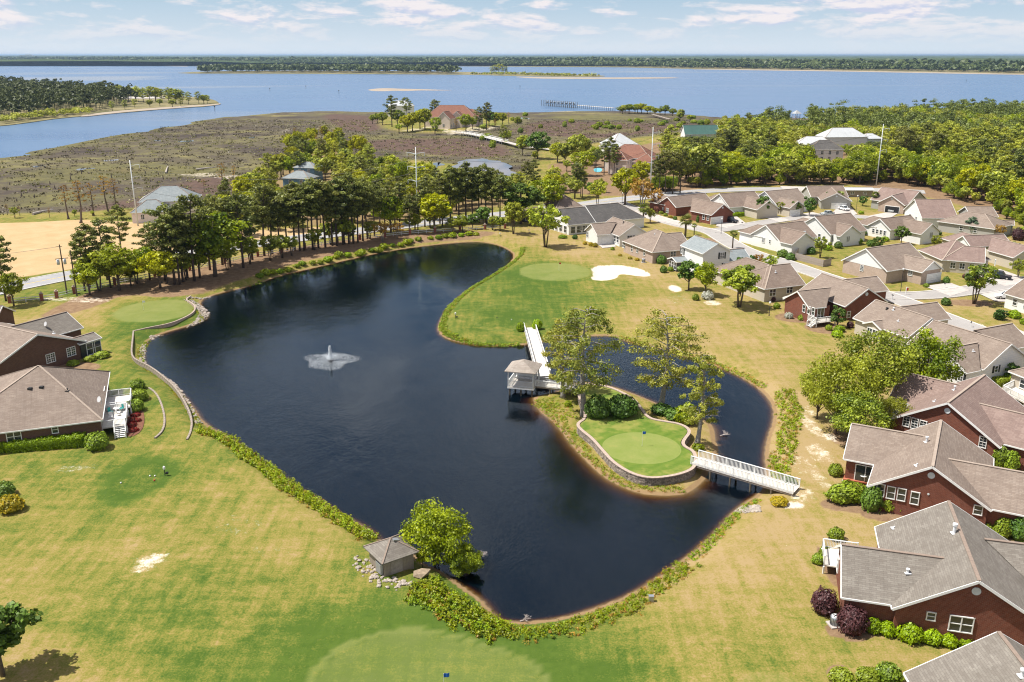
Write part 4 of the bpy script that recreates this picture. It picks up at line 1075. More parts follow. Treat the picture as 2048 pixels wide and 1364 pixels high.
def railing(m, a, b, h=1.0, post=.1, bal=.045, gap=.15, z0=None, ends=True, bay=1.9, mi=0, solid=False):
    """white railing between two points (posts, two rails, balusters) added to the mesh m"""
    a, b = Vector(a), Vector(b); d = b - a; L = d.length; u = d.normalized(); n = max(1, int(round(L / bay)))
    for i in range(n + 1):
        p = a + d * i / n; m.box((p.x, p.y, p.z + h * .54), (post, post, h * 1.08), math.atan2(d.y, d.x), mi)
    m.beam(a + Vector((0, 0, h)), b + Vector((0, 0, h)), .12, .06, mi); m.beam(a + Vector((0, 0, .12)), b + Vector((0, 0, .12)), .06, .07, mi)
    for i in range(1, int(L / gap)):
        p = a + u * gap * i; m.box((p.x, p.y, p.z + .12 + (h - .15) / 2), (bal, bal, h - .15), math.atan2(d.y, d.x), mi)
def deck(h, pts, z, rails, label=None, boards='deck_board', steps=None, name='deck'):
    """raised deck as a part of a house: pts are ground corners, rails are index pairs, steps (centre, direction, width)"""
    root = h.root; o = h.o; P2 = [np.array(p) - o[:2] for p in pts]
    m = MB(); m.prism([tuple(p) for p in P2], z - .12, z); dk = m.build(name, MAT[boards], root)
    m = MB(); m.box((0, 0, (z - .14) / 2), (.16, .16, z - .14)); me = m.mesh('leg', MAT['white_paint'])
    for p in P2: link('leg', me, dk, (p[0], p[1], 0))
    m = MB()
    for i, j in rails: railing(m, (*P2[i], z), (*P2[j], z))
    m.build('railing', MAT['white_paint'], dk)
    if steps:
        c, dr, w = steps; c = np.array(c) - o[:2]; dr = np.array(dr) / np.linalg.norm(dr); sd = np.array([-dr[1], dr[0]])
        m = MB(); k = max(2, int(z / .19))
        for i in range(k):
            q = c + dr * (.15 + .28 * i); m.box((q[0], q[1], z - (i + 1) * z / (k + 1)), (.28, w, .05), math.atan2(dr[1], dr[0]))
        for e in (-1, 1):
            p0 = c + sd * e * w / 2; p1 = p0 + dr * .3 * k
            m.beam((*p0, z - .1), (*p1, .05), .06, .2); m.beam((*p0, z + .95), (*p1, 1.0), .1, .07); m.box((p1[0], p1[1], .5), (.1, .1, 1.0))
            for i in range(k): 
                q = p0 + dr * .28 * (i + .5); m.box((q[0], q[1], z * (1 - (i + .5) / k) + .5), (.045, .045, .9))
        m.build('steps', MAT['white_paint'], dk)
    return dk
rad = math.radians
# ---- the row along the right shore
w = wing_px((1897.2,1001.6),(1959,1161.5),(1783,1210)); y = w.yaw()
r1l = wing_px((1682.9,1088.7),(1881,1117.7),(1682.9,1194.4), snap=y, extB=.35, ends='gv'); r1r = wing_px((2048,1087.7),(1977,1078.8),(2060,1175), snap=y, extA=7, keep='B', extB=.35, ends='gv')
h = House([w, r1l, r1r], 'brick_red', 'roof_grey', 'brown-roofed brick house with purple shrubs and white deck nearest bottom right')
h.win(0, 'B', 1922, 1248, 1.9, 1.55, 'd'); h.win(0, 'B', 1862, 1232, .7, .8, 's'); h.vent(0, 'B', .9, .38); h.win(1, 'A', 1677, 1128, .9, 1.5)
h.pipe(1908, 1066, 1.0, .16); h.pipe(1815, 1145, .4, .12); h.pipe(1860, 1018, .25, .06); h.pipe(1788, 1056, .2, .05)
p0, p1, p2, p3 = P(1664,1070,1.1)[:2], P(1706,1077,1.1)[:2], P(1750,1092,1.1)[:2], P(1672,1135,1.1)[:2]
dv = r1l.A; n1 = r1l.d; q0 = dv - n1 * .9 + r1l.n * (r1l.hw - .6); q1 = q0 + r1l.n * 3.6; q2 = q1 + n1 * 3.4; q3 = q0 + n1 * 3.4
deck(h, [q0, q1, q2, q3], 1.05, [(0, 1), (1, 2)])
R1 = h

w = wing_px((1882.3,839.9),(1865.3,932.7),(1736.7,964.6)); y = w.yaw()
r2l = wing_px((1703.4,846.9),(1847.4,873.8),(1684.9,916.7), snap=y, extB=.35, ends='gv'); r2r = wing_px((2048,945.6),(1898,917.7),(1977,1016.4), snap=y, extA=9, keep='B', extB=.35, ends='gv')
h = House([w, r2l, r2r], 'brick_red', 'roof_tan', 'brick gable house with four windows in a row and trimmed shrubs, second from bottom right')
for px, py in ((1761,980),(1782,985),(1803,989),(1829.5,996)): h.win(0, 'B', px, py, .85, 1.5, 's')
h.win(0, 'B', 1956, 1020, .85, 1.1, 's'); h.vent(0, 'B', .9, .38); h.vent(0, 'B', 3.2, .12)
_, nr, (a, b) = r2l.wall('-' if r2l.wall('-')[1][1] < 0 else '+')
sd = '-' if r2l.wall('-')[1][1] < 0 else '+'
h.door(1, sd, 1730, 950, 2.3, 2.1, z=.35, glass=True); h.pipe(1853, 884, .7, .13); h.pipe(1834, 931, .25, .06)
dk = P(1700,962,.3)[:2]; e1 = a; dd = w.d
c0 = P(1686,958,.35)[:2]; c1 = P(1738,966,.35)[:2]
deck(h, [c0, c1, c1 - w.d * 2.6, c0 - w.d * 2.6], .35, [], boards='deck_red')

w = wing_px((1969.5,749),(1895.8,805),(1793.5,827)); y = w.yaw()
r3l = wing_px((1806.7,743.6),(1919,772),(1776,797.5), snap=y, extB=.35, ends='gv'); r3r = wing_px((2048,828.3),(1943,803),(1979,880), snap=y, extA=8, keep='B', extB=.35, ends='gv')
h = House([w, r3l, r3r], 'brick_red', 'roof_rose', 'rosy-roofed brick house with round gable vent and patio behind the big leafy tree')
for px, py in ((1813,842),(1829.5,847),(1846,852),(1966,884)): h.win(0, 'B', px, py, .85, 1.5, 'sg')
h.vent(0, 'B', .9, .38); sd = '-' if r3l.wall('-')[1][1] < 0 else '+'; h.door(1, sd, 1805, 806, 2.2, 2.1, z=.2, glass=True); h.pipe(1909, 780, .6, .12); h.dish(1988, 878); h.pipe(1870, 803, .25, .06)
c0, c1 = P(1780,818,.4)[:2], P(1800,830,.4)[:2]; u = -r3l.d
deck(h, [P(1752,838,.5)[:2], P(1778,862,.5)[:2], P(1800,838,.5)[:2], P(1776,815,.5)[:2]], .5, [(0, 1)], boards='deck_board')

w = wing_px((1867,640),(2024,687.6),(1969.5,740)); y = w.yaw()
r4w = wing_px((1890,697),(1954,685.4),(1932,747), snap=y, extB=.35, ends='gv'); r4b = wing_px((2024.5,646.2),(1949.7,659),(2048,694), snap=y, extB=.35, ends='gv')
h = House([w, r4w, r4b], 'siding_white', 'roof_tan', 'white-sided house with brown roof behind the big leafy tree')
for px, py in ((1868,731),(1893,739),(1922,752)): h.win(1, 'A', px, py, .9, 1.7, 'sg', True)
h.win(0, 'B', 1992, 738, .8, 1.1, 's', True); h.pipe(1931, 664, .9, .14); h.pipe(1946, 702, .3, .07); h.pipe(1948, 672, .25, .3, 'roof_fan'); R4 = h

w = wing_px((1751.7,599),(1864,636),(1706.7,636)); y = w.yaw()
r5b = wing_px((1871.6,602.9),(1802,613),(1905.7,637), snap=y, extB=.35, keep='B', ends='gv'); r5w = wing_px((1745,642),(1812,630), (1757,660), pitch=.4, snap=y, extB=.35, ends='gv')
h = House([w, r5b, r5w], 'siding_tan', 'roof_tan', 'low tan-roofed house between the brick deck house and the white-sided house')
h.row(0, 'A', 2, 1.0, 1.4, style='sg'); h.row(2, 'A', 2, 1.2, 1.4, style='d'); h.pipe(1787, 620, .5, .12); h.pipe(1774, 618, .3, .16, 'roof_fan', 'black_metal'); h.pipe(1797, 642, .3, .06); R5 = h

w = wing_px((1643.6,546),(1737.6,576.7),(1689.8,612.6)); y = w.yaw()
r6w = wing_px((1594.8,581.8),(1653.9,573.3),(1633,616), snap=y, extB=.35, ends='gv')
r6p = wing_px((1580,590),(1600,586.5),(1598,604), ze=2.9, pitch=.45, snap=y, extB=3)
r6g = Wing(w.A + w.d * 3 - w.n * 0 + w.n * 3 * (1 if w.n[0] > 0 else -1), w.A + w.d * 3 + w.n * 12 * (1 if w.n[0] > 0 else -1), 4.0, 3.0, 5.2)
h = House([w, r6w, r6p, r6g], 'brick_red', 'roof_tan', 'brick house with white corner steps and deck facing the lawn')
for px, py in ((1608.5,617),(1618,620),(1627,623)): h.win(1, 'A', px, py, .8, 1.5, 's')
h.win(2, 'A', 1587, 612, .9, 1.4); h.vent(0, 'B', .9, .36); h.win(0, 'B', 1697, 629, .8, 1.3); h.door(1, '-' if r6w.n[1] > 0 else '+', 1641, 625, 1.6, 2.1, z=.8, glass=True)
q0 = r6w.A - r6w.n * (r6w.hw) * (1 if r6w.n[1] > 0 else -1); f = -r6w.n * (1 if r6w.n[1] > 0 else -1)
deck(h, [q0 - r6w.d * .2, q0 - r6w.d * .2 + f * 2.6, q0 + r6w.d * 4.2 + f * 2.6, q0 + r6w.d * 4.2], .85, [(1, 2), (0, 1)], steps=(q0 - r6w.d * .2 + f * 1.9, -r6w.d, 1.2)); R6 = h

w = wing_eave((1529.6,578.4),(1612,569), 11.5, ends='hg'); r7m = Wing(w.A + w.n * 1.0, w.A + w.n * 9 * (1 if w.n[1] > 0 else -1), 5.6, 3.0, 6.4, 'hh')
h = House([r7m, w], 'siding_tan', 'roof_brown', 'tan-sided house with brown hip roof behind a spreading green tree')
for px, py in ((1545,585),(1579,579)): h.win(1, '-' if w.n[1] > 0 else '+', px, py, 1.6, 1.5, 'd')
h.pipe(1551, 545, .4, .1)

w = wing_px((1390.7,470.4),(1436.7,486.4),(1402,506), ze=5.7, pitch=.55); y = w.yaw()
s8 = 1 if w.n[0] > 0 else -1
r8g = Wing(w.A + w.d * 5.5 + w.n * s8 * 3, w.A + w.d * 5.5 + w.n * s8 * 10.5, 3.3, 3.0, 5.0)
r8p = Wing(w.A + w.d * 1.5 - w.n * s8 * 7.0, w.A + w.d * 1.5 - w.n * s8 * 3.0, 2.3, 2.5, 3.3)
h = House([w, r8g, r8p], ['siding_white', 'siding_white', 'screen'], 'roof_slate', 'white two-storey house with grey-green roof and black shutters')
h.win(0, 'B', 1444, 511, 1.1, 1.5, 'dg', True); h.win(0, 'B', 1451, 532, 1.3, 1.5, 'dg', True)
sd = '+' if s8 < 0 else '-'
h.win(0, sd, 1365, 502, 1.2, 1.4, 'dg', True); h.row(2, 'A', 3, 1.0, 1.8, 1.3, 's', f0=.02, f1=.98); h.pipe(1417, 484, .6, .1)

w = wing_eave((1244,481.3),(1304.5,504.7), 12.5, ends='hh'); s9 = 1 if w.n[0] > 0 else -1
r9b = Wing(w.A + w.n * s9 * -1, w.A + w.n * s9 * 8, 4.2, 3.0, 5.4)
h = House([w, r9b], 'brick_tan', 'roof_tan', 'pale brick house with tan hip roof beside the sand bunker')
sd = '-' if s9 > 0 else '+'
for px, py, ww, st in ((1248,490,1.5,'d'),(1264,497,.9,'s'),(1275,500,.9,'s'),(1289,505,.9,'s')): h.win(0, sd, px, py, ww, 1.5, st)
h.win(0, 'B', 1346, 508, 1.6, 1.4, 'd'); h.pipe(1315, 458, .2, .25, 'roof_fan', 'black_metal'); h.pipe(1310, 468, .3, .07)

w = wing_px((1225.5,433.7),(1269.8,449),(1240,473)); y = w.yaw()
r10 = wing_px((1181.9,447.4),(1232,444.2),(1195.6,470), snap=y, extB=.35, ends='gv')
h = House([w, r10], 'siding_white', 'roof_tan', 'white house with low patio wing and tan roof near the bunker')
h.win(1, 'A', 1175, 469, 1.2, 1.5, 'd'); sd = '-' if r10.n[1] > 0 else '+'; h.door(1, sd, 1209, 477, 1.7, 2.1); h.row(0, '+' if w.n[0] < 0 else '-', 4, 1.1, 1.6, f0=.45, f1=.98); h.win(0, 'B', 1262, 474, 2.4, .9, 't'); h.pipe(1247, 446, .5, .1, 'roof_vent', 'black_metal')

w = wing_px((1115.8,418),(1234.4,407.4),(1134.4,450.6)); y = w.yaw()
r11b = Wing(w.A + w.d * 9.5, w.B + w.d * .2, w.hw + .12, w.ze, w.zr + .28, 'gh')
h = House([w, r11b], 'siding_white', 'roof_dark', 'white house with charcoal roof and screened porch at the top of the lawn')
h.row(0, 'A', 4, 1.6, 2.0, 1.4, 's', f0=.05, f1=.95); sd = '-' if w.n[1] > 0 else '+'; h.row(0, sd, 4, 1.5, 2.0, 1.4, 's', f0=.02, f1=.42); h.win(0, sd, 1165, 456, 1.8, 1.4, 'd'); h.pipe(1172, 443, .7, .1); h.vent(0, 'A', 1.4, .5); h.pipe(1190, 432, .5, .08)

w = wing_eave((1118,416),(1160,413), 9.5, ends='hh', pitch=.75)
h = House([w], 'siding_cream', 'roof_brown', 'house with brown pyramid roof behind the charcoal-roofed house'); h.pipe(1122, 402, .3, .2, 'roof_fan', 'black_metal')

# ---- houses further up the lane
def gable_pair(m1, m2, wall, roof, label, win=(), g=None, ext=2.0, names=('A',), mats=None, gopen=False):
    w = wing_px(*m1); y = w.yaw(); ws = [w]
    if m2: ws.append(wing_px(*m2, snap=y, extA=.35, ends='vg'))
    nf = w.n if w.n[1] > 0 else -w.n; c = w.A + w.d * 4.0                # a lower wing at the back
    ws.append(Wing(c + nf * w.hw * .25, c + nf * (w.hw + 1.5), 3.7, w.ze - .05, w.ze + 2.1, 'gh'))
    if mats: mats = mats + [mats[-1]]
    h = House(ws, mats or wall, roof, label)
    for k in win: h.win(*k)
    if g: h.garage(*g, open_=gopen)
    return h
h = gable_pair(((1334.4,393.5),(1409.5,386),(1349.4,415)), ((1386,396.3),(1432,409.4),(1403.9,426.3)), 'brick_red', 'roof_brown', 'brick house with white garage and black SUV on the drive', [(0,'A',1335,421,1.2,1.5,'d'),(0,'A',1326,417,.5,.8)], (1,'B',1433.5,440))
h.vent(1, 'B', .8, .3); h.row(1, '+' if h.w[1].n[0] < 0 else '-', 2, 1.0, 1.4, f0=.5, f1=.95)
h = gable_pair(((1438.6,387),(1509,382.2),(1459,415)), ((1488,390),(1520,402),(1487,413)), 'siding_tan', 'roof_brown', 'pale gabled house with arched attic window behind a round tree', [(0,'A',1440,418,1.3,1.5,'d')], None, mats=['siding_white', 'siding_tan'])
h.vent(0, 'A', 1.2, .5)
h = gable_pair(((1529.6,382.2),(1595.3,376.6),(1555,411.3)), ((1558.7,394.4),(1592.5,402),(1573.7,415)), 'siding_tan', 'roof_tan', 'tan house with wide tan roof and garage, in the middle of the back row', [], (1,'B',1590,424,4.2), mats=['siding_white', 'siding_tan'])
w = wing_px((1612.6,371.8),(1686.5,370.9),(1617,393.8)); g = Wing(P(1663.6,375.3,5.6), P(1674.2,385.9,5.6), 5.0, 3.0, 5.6); gd = g.d
h = House([w, Wing(g.A - g.d * 2, g.B + g.d * .2, 5.1, 3.0, 5.6)], 'siding_grey', 'roof_brown', 'grey house with front-facing garage and white car on the drive'); h.garage(1, 'B', 1678, 408); h.vent(1, 'B', .8, .3)
w = wing_px((1763.5,373.8),(1839.5,382.2),(1757.8,401), ze=3.0, pitch=.5)
g = Wing(P(1805.7,385,5.8), P(1784,390.7,5.8), 4.6, 3.0, 5.8, extA=1)
h = House([w, g], ['siding_grey', 'brick_tan'], 'roof_rose', 'house with open garage at the edge of the wood'); h.garage(1, 'B', 1784, 420, 4.8, 2.2, open_=True); h.vent(1, 'B', .8, .28)
w = wing_px((1829,398),(1900,398.6),(1832,437), pitch=.5); w2 = wing_eave((1874.2,442.3),(1990.6,458.2), 12, ends='hh', pitch=.5); w3 = wing_px((1930.5,412.8),(1985,413),(1992.5,433.8), pitch=.5)
h = House([w, w2, w3], ['siding_white', 'siding_grey', 'siding_grey'], ['roof_rose', 'roof_tan', 'roof_tan'], 'large house with broad tan hip roof near the cedar and wooden fence'); h.row(1, '-' if w2.n[1] > 0 else '+', 2, 1.0, 1.3, f0=.3, f1=.8); h.row(0, 'A', 2, 1.2, 1.5)
h = gable_pair(((1759.7,437.2),(1821.7,430),(1781,460)), ((1808.5,436.7),(1857.3,447.9),(1833,466.7)), 'siding_white', 'roof_brown', 'white gabled house with row of small windows beside the round green tree', [(1,'B',1862,470,1.2,1.5,'dg')]); h.row(0, 'A', 4, .8, 1.2); h.pipe(1790, 436, .5, .1)
h = gable_pair(((1629,432.9),(1701.5,425.4),(1662,469.5)), ((1675,445),(1709,450.7),(1681,473)), 'siding_white', 'roof_brown', 'white gabled house with brown roof, middle of the three in the lane bend', [(1,'B',1696,478,1.1,1.5,'dg')]); h.row(0, 'A', 2, .9, 1.4); h.pipe(1672, 430, .5, .1)
h = gable_pair(((1531.5,449.8),(1606.6,441.4),(1559.7,482.6)), ((1564,454.5),(1607.5,465.7),(1579.4,488.3)), 'siding_white', 'roof_brown', 'white gabled house with hedge balls at the inside bend of the lane', [(0,'A',1527,480,1.1,1.4,'dg'),(0,'A',1540,483,.6,1.0,'s')]); h.pipe(1584, 449, .6, .12); h.pipe(1609, 463, .1, .3, 'skylight', 'louver'); h.pipe(1620, 462, .1, .3, 'skylight', 'louver')
w = wing_px((1731.6,496.7),(1818,484.5),(1774.7,542.7)); y = w.yaw()
w2 = wing_px((1868.6,522),(1814,505),(1847,545.5), snap=y, extB=.35, ends='gv'); w3 = Wing(w.A - w.d * 1.0, w.A + w.d * 3, w.hw * .98, 3.0, 4.6, 'hg')
h = House([w, w2], ['brick_tan', 'brick_tan'], 'roof_tan', 'pale brick house with white gable and white garage door on the street corner')
h.win(0, 'A', 1724, 536, .9, 1.4, 'sg'); h.garage(1, 'A', 1866, 562); h.win(1, '+' if (w2.n[0] < 0) else '-', 1821, 545, 1.1, 1.4, 'dg'); h.gable_panel(0, 'A'); h.gable_panel(1, 'A')
m = MB()
w = wing_eave((1882.7,519.2),(1970,526), 9.5, ends='hg'); w2 = wing_eave((1838,500),(1882.7,519.2), 12, ends='hh')
h = House([w2, w], 'siding_tan', 'roof_rose', 'tan-sided house with little white porch left of the black SUV'); h.row(1, '-' if w.n[1] > 0 else '+', 3, 1.1, 1.4, style='d'); h.win(1, 'B', 1990, 525, 1.0, 1.2)
h = gable_pair(((1925.8,471.4),(2007.5,467.6),(1941.8,494)), ((1985.9,474),(2048,494),(1978.4,501.4)), 'siding_tan', 'roof_rose', 'tan house with long rosy roof and corner porch at the right edge', [], None, mats=['siding_white', 'siding_tan']); h.row(1, 'B', 1, 1.2, 1.5); h.row(0, 'A', 1, .8, 1.0)
w = wing_eave((2007,586.5),(2075,606), 10, ends='gg', pitch=.55)
h = House([w], 'siding_white', 'roof_brown', 'house with carport over a white car at the right edge'); h.row(0, '-' if w.n[1] > 0 else '+', 2, 1.0, 1.3)
w = wing_eave((2034,749),(2100,775), 9, ends='hh')
h = House([w], 'siding_tan', 'roof_tan', 'roof corner and white deck cut off by the right edge'); h.row(0, '-' if w.n[1] > 0 else '+', 3, 1.0, 1.4)
deck(h, [P(2005,783,.8)[:2], P(2050,806,.8)[:2], P(2075,790,.8)[:2], P(2032,770,.8)[:2]], .8, [(0, 1), (3, 0)])
w = wing_px((1997,1263),(2048,1329),(1802.5,1335.5)); w = Wing(w.A, w.B, w.hw, w.ze, w.zr, extB=10)
h = House([w], 'brick_red', 'roof_grey', 'grey-brown roof rising from the bottom right corner'); h.row(0, 'A', 2); h.pipe(2044, 1352, .6, .14)

# ---- left shore
A = P(75, 668, 6.5)[:2]; E = P(172.7, 681, 3.0)[:2]; gv = (A - E); hw = np.linalg.norm(gv); gv /= hw; dd = np.array([-.88, .48]); dd = np.array([gv[1], -gv[0]]); dd = dd if dd[0] < 0 else -dd
w = Wing(A, A + dd * 22, hw, 3.0, 6.5)
sx = (E - A) / hw
w2 = Wing(A + dd * 11.5 + sx * 2, A + dd * 11.5 + sx * 13.5, 4.2, 3.0, 5.4); sb = E + dd * 1.8
w3 = Wing(sb - sx * 1.5, sb + sx * 2.9, 2.0, 2.75, 3.5)
h = House([w, w2, w3], ['brick_brown', 'brick_brown', 'screen'], ['roof_tan', 'roof_grey', 'roof_grey'], 'dark brick house with wide tan roof, glass sunroom and two white windows'); L1 = h
h.win(0, 'A', 101, 716, 1.6, 1.5, 'dg'); h.win(0, 'A', 142, 703, 1.6, 1.5, 'dg')
sd = 'A'
for k in ('+', '-'):
    if w3.wall(k)[1] @ np.array([.5, -1]) > 0: h.row(2, k, 2, 1.6, 2.1, 1.3, 's', f0=.34, f1=1.0)
h.row(2, 'B', 2, 1.5, 2.1, 1.3, 's', f0=.03, f1=.97); h.dish(95, 654); h.pipe(107, 666, .3, .08)
A = P(204.6,840,3)[:2]; dd = P(0,865.5,3)[:2] - A; dd /= np.linalg.norm(dd); nn = np.array([dd[1], -dd[0]]); nn = nn if nn[1] > 0 else -nn
R = A + dd * 8.0 + nn * 10.5; w = Wing(R, R + dd * .3, 10.5, 3.0, 8.3, 'hh'); w.eA = R - dd * 8.0; w.eB = R + dd * 12.0
h = House([w], 'brick_brown', 'roof_tan', 'brick house with broad mottled tan roof, white deck and long hedge on the left'); L2 = h
sd = '-' if w.n[1] > 0 else '+'
h.win(0, sd, 28, 873, 1.7, 1.5, 'd'); h.win(0, sd, 110, 859, .75, 1.0, 's')
h.pipe(60, 778, .3, .2, 'roof_vent', 'black_metal', True); h.pipe(83, 775, .3, .2, 'roof_vent', 'black_metal', True); h.pipe(135, 781, .35, .07, 'roof_vent', 'black_metal'); h.pipe(154, 737, .35, .07, 'roof_vent', 'black_metal'); h.dish(203, 806)
_, nr, (a, b) = w.wall('A'); fd = a if a[1] < b[1] else b; bd = b if a[1] < b[1] else a; u = (bd - fd) / np.linalg.norm(bd - fd); L = np.linalg.norm(bd - fd)
z = 1.15
deck(h, [fd + u * 1.4, fd + u * 1.4 + nr * 3.1, fd + u * 7.6 + nr * 3.1, fd + u * 7.6], z, [(0, 1), (1, 2), (2, 3)], steps=(fd + u * 1.4 + nr * 2.3, -u, 1.4))
deck(h, [fd + u * 8.0, fd + u * 8.0 + nr * 3.5, fd + u * 13.5 + nr * 3.5, fd + u * 13.5], z + .15, [(1, 2), (2, 3), (0, 1)])
h.door(0, 'A', 212, 805, 2.0, 2.1, z=z, glass=True)
L2D = (fd + u * 1.4, u, nr, 14.0, z)
w = Wing(P(-30,612,5.4), P(5,611,5.4), 5, 3, 5.4); h = House([w], 'brick_brown', 'roof_grey', 'grey roof corner cut off by the left edge below the pine')

# ------------------------------------------------------------------ planting
# island
for px, b, t, v, wd, lb in ((1126,795,640,1,1.0,'slender cypress at the boardwalk end of the island'), (1168,832,616,0,1.0,'tallest cypress left of the clipped evergreen mound on the island'),
                            (1320,818,629,2,1.12,'drooping cypress on the back shore of the island'), (1394,889,708,3,.95,'grey-trunked cypress beside the island green near the white footbridge')):
    tree_px('cypress', px, b, t, lb, 'cypresses on the island', wd, v)
for k, (px, py, w_, h_, lb) in enumerate(((1196,832,3.8,2.9,'left half of the large dark evergreen mound behind the island green'), (1243,830,4.4,2.9,'right half of the large dark evergreen mound behind the island green'))):
    shrub('dark', px, py, w_, h_, lb, 'evergreen mounds on the island', at=(*P(px, py, TERR_Z)[:2], TERR_Z))
shrub('bright', 1372, 846, 3.2, 3.0, 'bright leafy bush behind the island green near the grey-trunked cypress', 'island bushes')
shrub('dark', 1350, 838, 3.0, 1.6, 'low dark bush under the drooping cypress on the island', 'island bushes'); shrub('dark', 1322, 826, 3.0, 1.4, 'low dark bush at the island back shore left of the leafy bush', 'island bushes')
shrub('bank', 1396, 899, 1.6, .9, 'small leafy clump at the foot of the grey-trunked cypress', 'island bushes'); shrub('bright', 1136, 812, 1.1, .9, 'little bush on the grassy island tip by the gazebo', 'island bushes')
# pump house trees
tree_px('bushtree', 872, 1134, 1003, 'bright green tree over the water beside the pump house', None, .98, 0)
tree_px('bushtree', 932, 1158, 1089, 'low bright tree leaning out by the pond next to the pump house', None, 1.05, 1)
tree_px('oak', 845, 1136, 1095, 'small bush-like tree right behind the pump house', None, 1.0, 2)
tree_px('darkoak', 6, 1352, 1200, 'dark-leaved tree cut off by the bottom left corner', None, 1.1)
# big trees by the brick houses
tree_px('birch', 1742, 822, 652, 'tall spreading birch-like tree beside the rosy-roofed brick house', None, 1.05, 0); tree_px('bushtree', 1845, 792, 655, 'bright maple behind the birch-like tree, touching the white-sided house', None, .95, 1)
tree_px('birch', 1705, 894, 772, 'lower leafy tree in front of the spreading birch-like tree', None, 1.15, 1); tree_px('birch', 1635, 838, 722, 'slim drooping tree on the pond side of the birch-like tree', None, .75, 0)
tree_px('birch', 1672, 868, 692, 'leaning tree between the pond bank and the birch-like tree', None, .85, 1); tree_px('birch', 1775, 868, 790, 'leafy tree over the patio of the rosy-roofed house', None, 1.1, 0)
tree_px('small', 1091, 494, 403, 'loose many-stemmed tree alone on the lawn by the charcoal-roofed house', None, 1.15, 0); tree_px('mid', 1027, 468, 400, 'single leafy tree at the far end of the pond', None, 1.0, 1)
tree_px('darkoak', 1377, 580, 516, 'dark oak beside the white two-storey house', None, 1.05); tree_px('oak', 1410, 592, 522, 'bright green tree in front of the white two-storey house', None, .95, 2)
tree_px('mid', 1478, 614, 524, 'spreading tree in front of the tan-sided house on the lawn', None, 1.35, 0); tree_px('darkoak', 1524, 434, 388, 'round dense tree before the pale gabled house', None, .95)
for px, b, t, lb in ((1286,446,408,'palm on the verge right of the charcoal-roofed house'),(1370,476,430,'bushy palm left of the lane junction'),(1465,497,460,'palm at the inside bend of the lane'),(1678,414,383,'palm in front of the grey house'),(1748,416,383,'tall palm left of the open garage'),(1388,470,446,'short palm behind the white two-storey house'),(1569,492,478,'short palm by the wall of the white gabled house with hedge balls')):
    tree_px('palm', px, b, t, lb, 'palms in the front gardens')
tree_px('darkoak', 1588, 432, 399, 'small round tree before the wide tan roof', 'garden trees', .9); tree_px('magnolia', 1618, 432, 388, 'dark tree between two back-row drives', 'garden trees', .9); tree_px('magnolia', 1725, 412, 388, 'dark tree between the grey house and the open garage', 'garden trees')
tree_px('darkoak', 1802, 488, 449, 'dense round tree beside the white house with small windows', 'garden trees', 1.05); tree_px('cedar', 1942, 470, 436, 'blue-green cedar in front of the broad tan hip roof', 'garden trees', 1.15)
tree_px('small', 1948, 608, 524, 'yellowing open-crowned tree on the lawn island by the street', 'garden trees', 1.15, 1); tree_px('magnolia', 1674, 655, 608, 'glossy magnolia next to the brick house deck', 'garden trees', 1.05)
tree_px('small', 1640, 516, 470, 'loose tree by the wooden fence in the lane', 'garden trees', .9, 0); tree_px('magnolia', 2012, 760, 716, 'dark round bush-tree beside the white-sided house', 'garden trees', 1.35); tree_px('magnolia', 2030, 520, 480, 'purple-leaved tree at the right edge', 'garden trees')
tree_px('small', 2035, 556, 515, 'small leafy tree behind the black SUV', 'garden trees', 1.0); tree_px('magnolia', 2000, 640, 615, 'bushy evergreen on the grass near the right edge', 'garden trees', 1.3)
tree_px('small', 1540, 545, 508, 'dark-stemmed shrub tree between the lane and the tan-sided house', 'garden trees', 1.1); tree_px('myrtle', 1515, 540, 505, 'reddish shrub tree beside the lane', 'garden trees', 1.1)
# left edge
tree_px('pine', 12, 602, 474, 'pine at the left edge above the road', None, 1.0, 0); tree_px('oak', 28, 612, 540, 'round green oak at the left edge by the fence pillars', None, 1.0, 0)

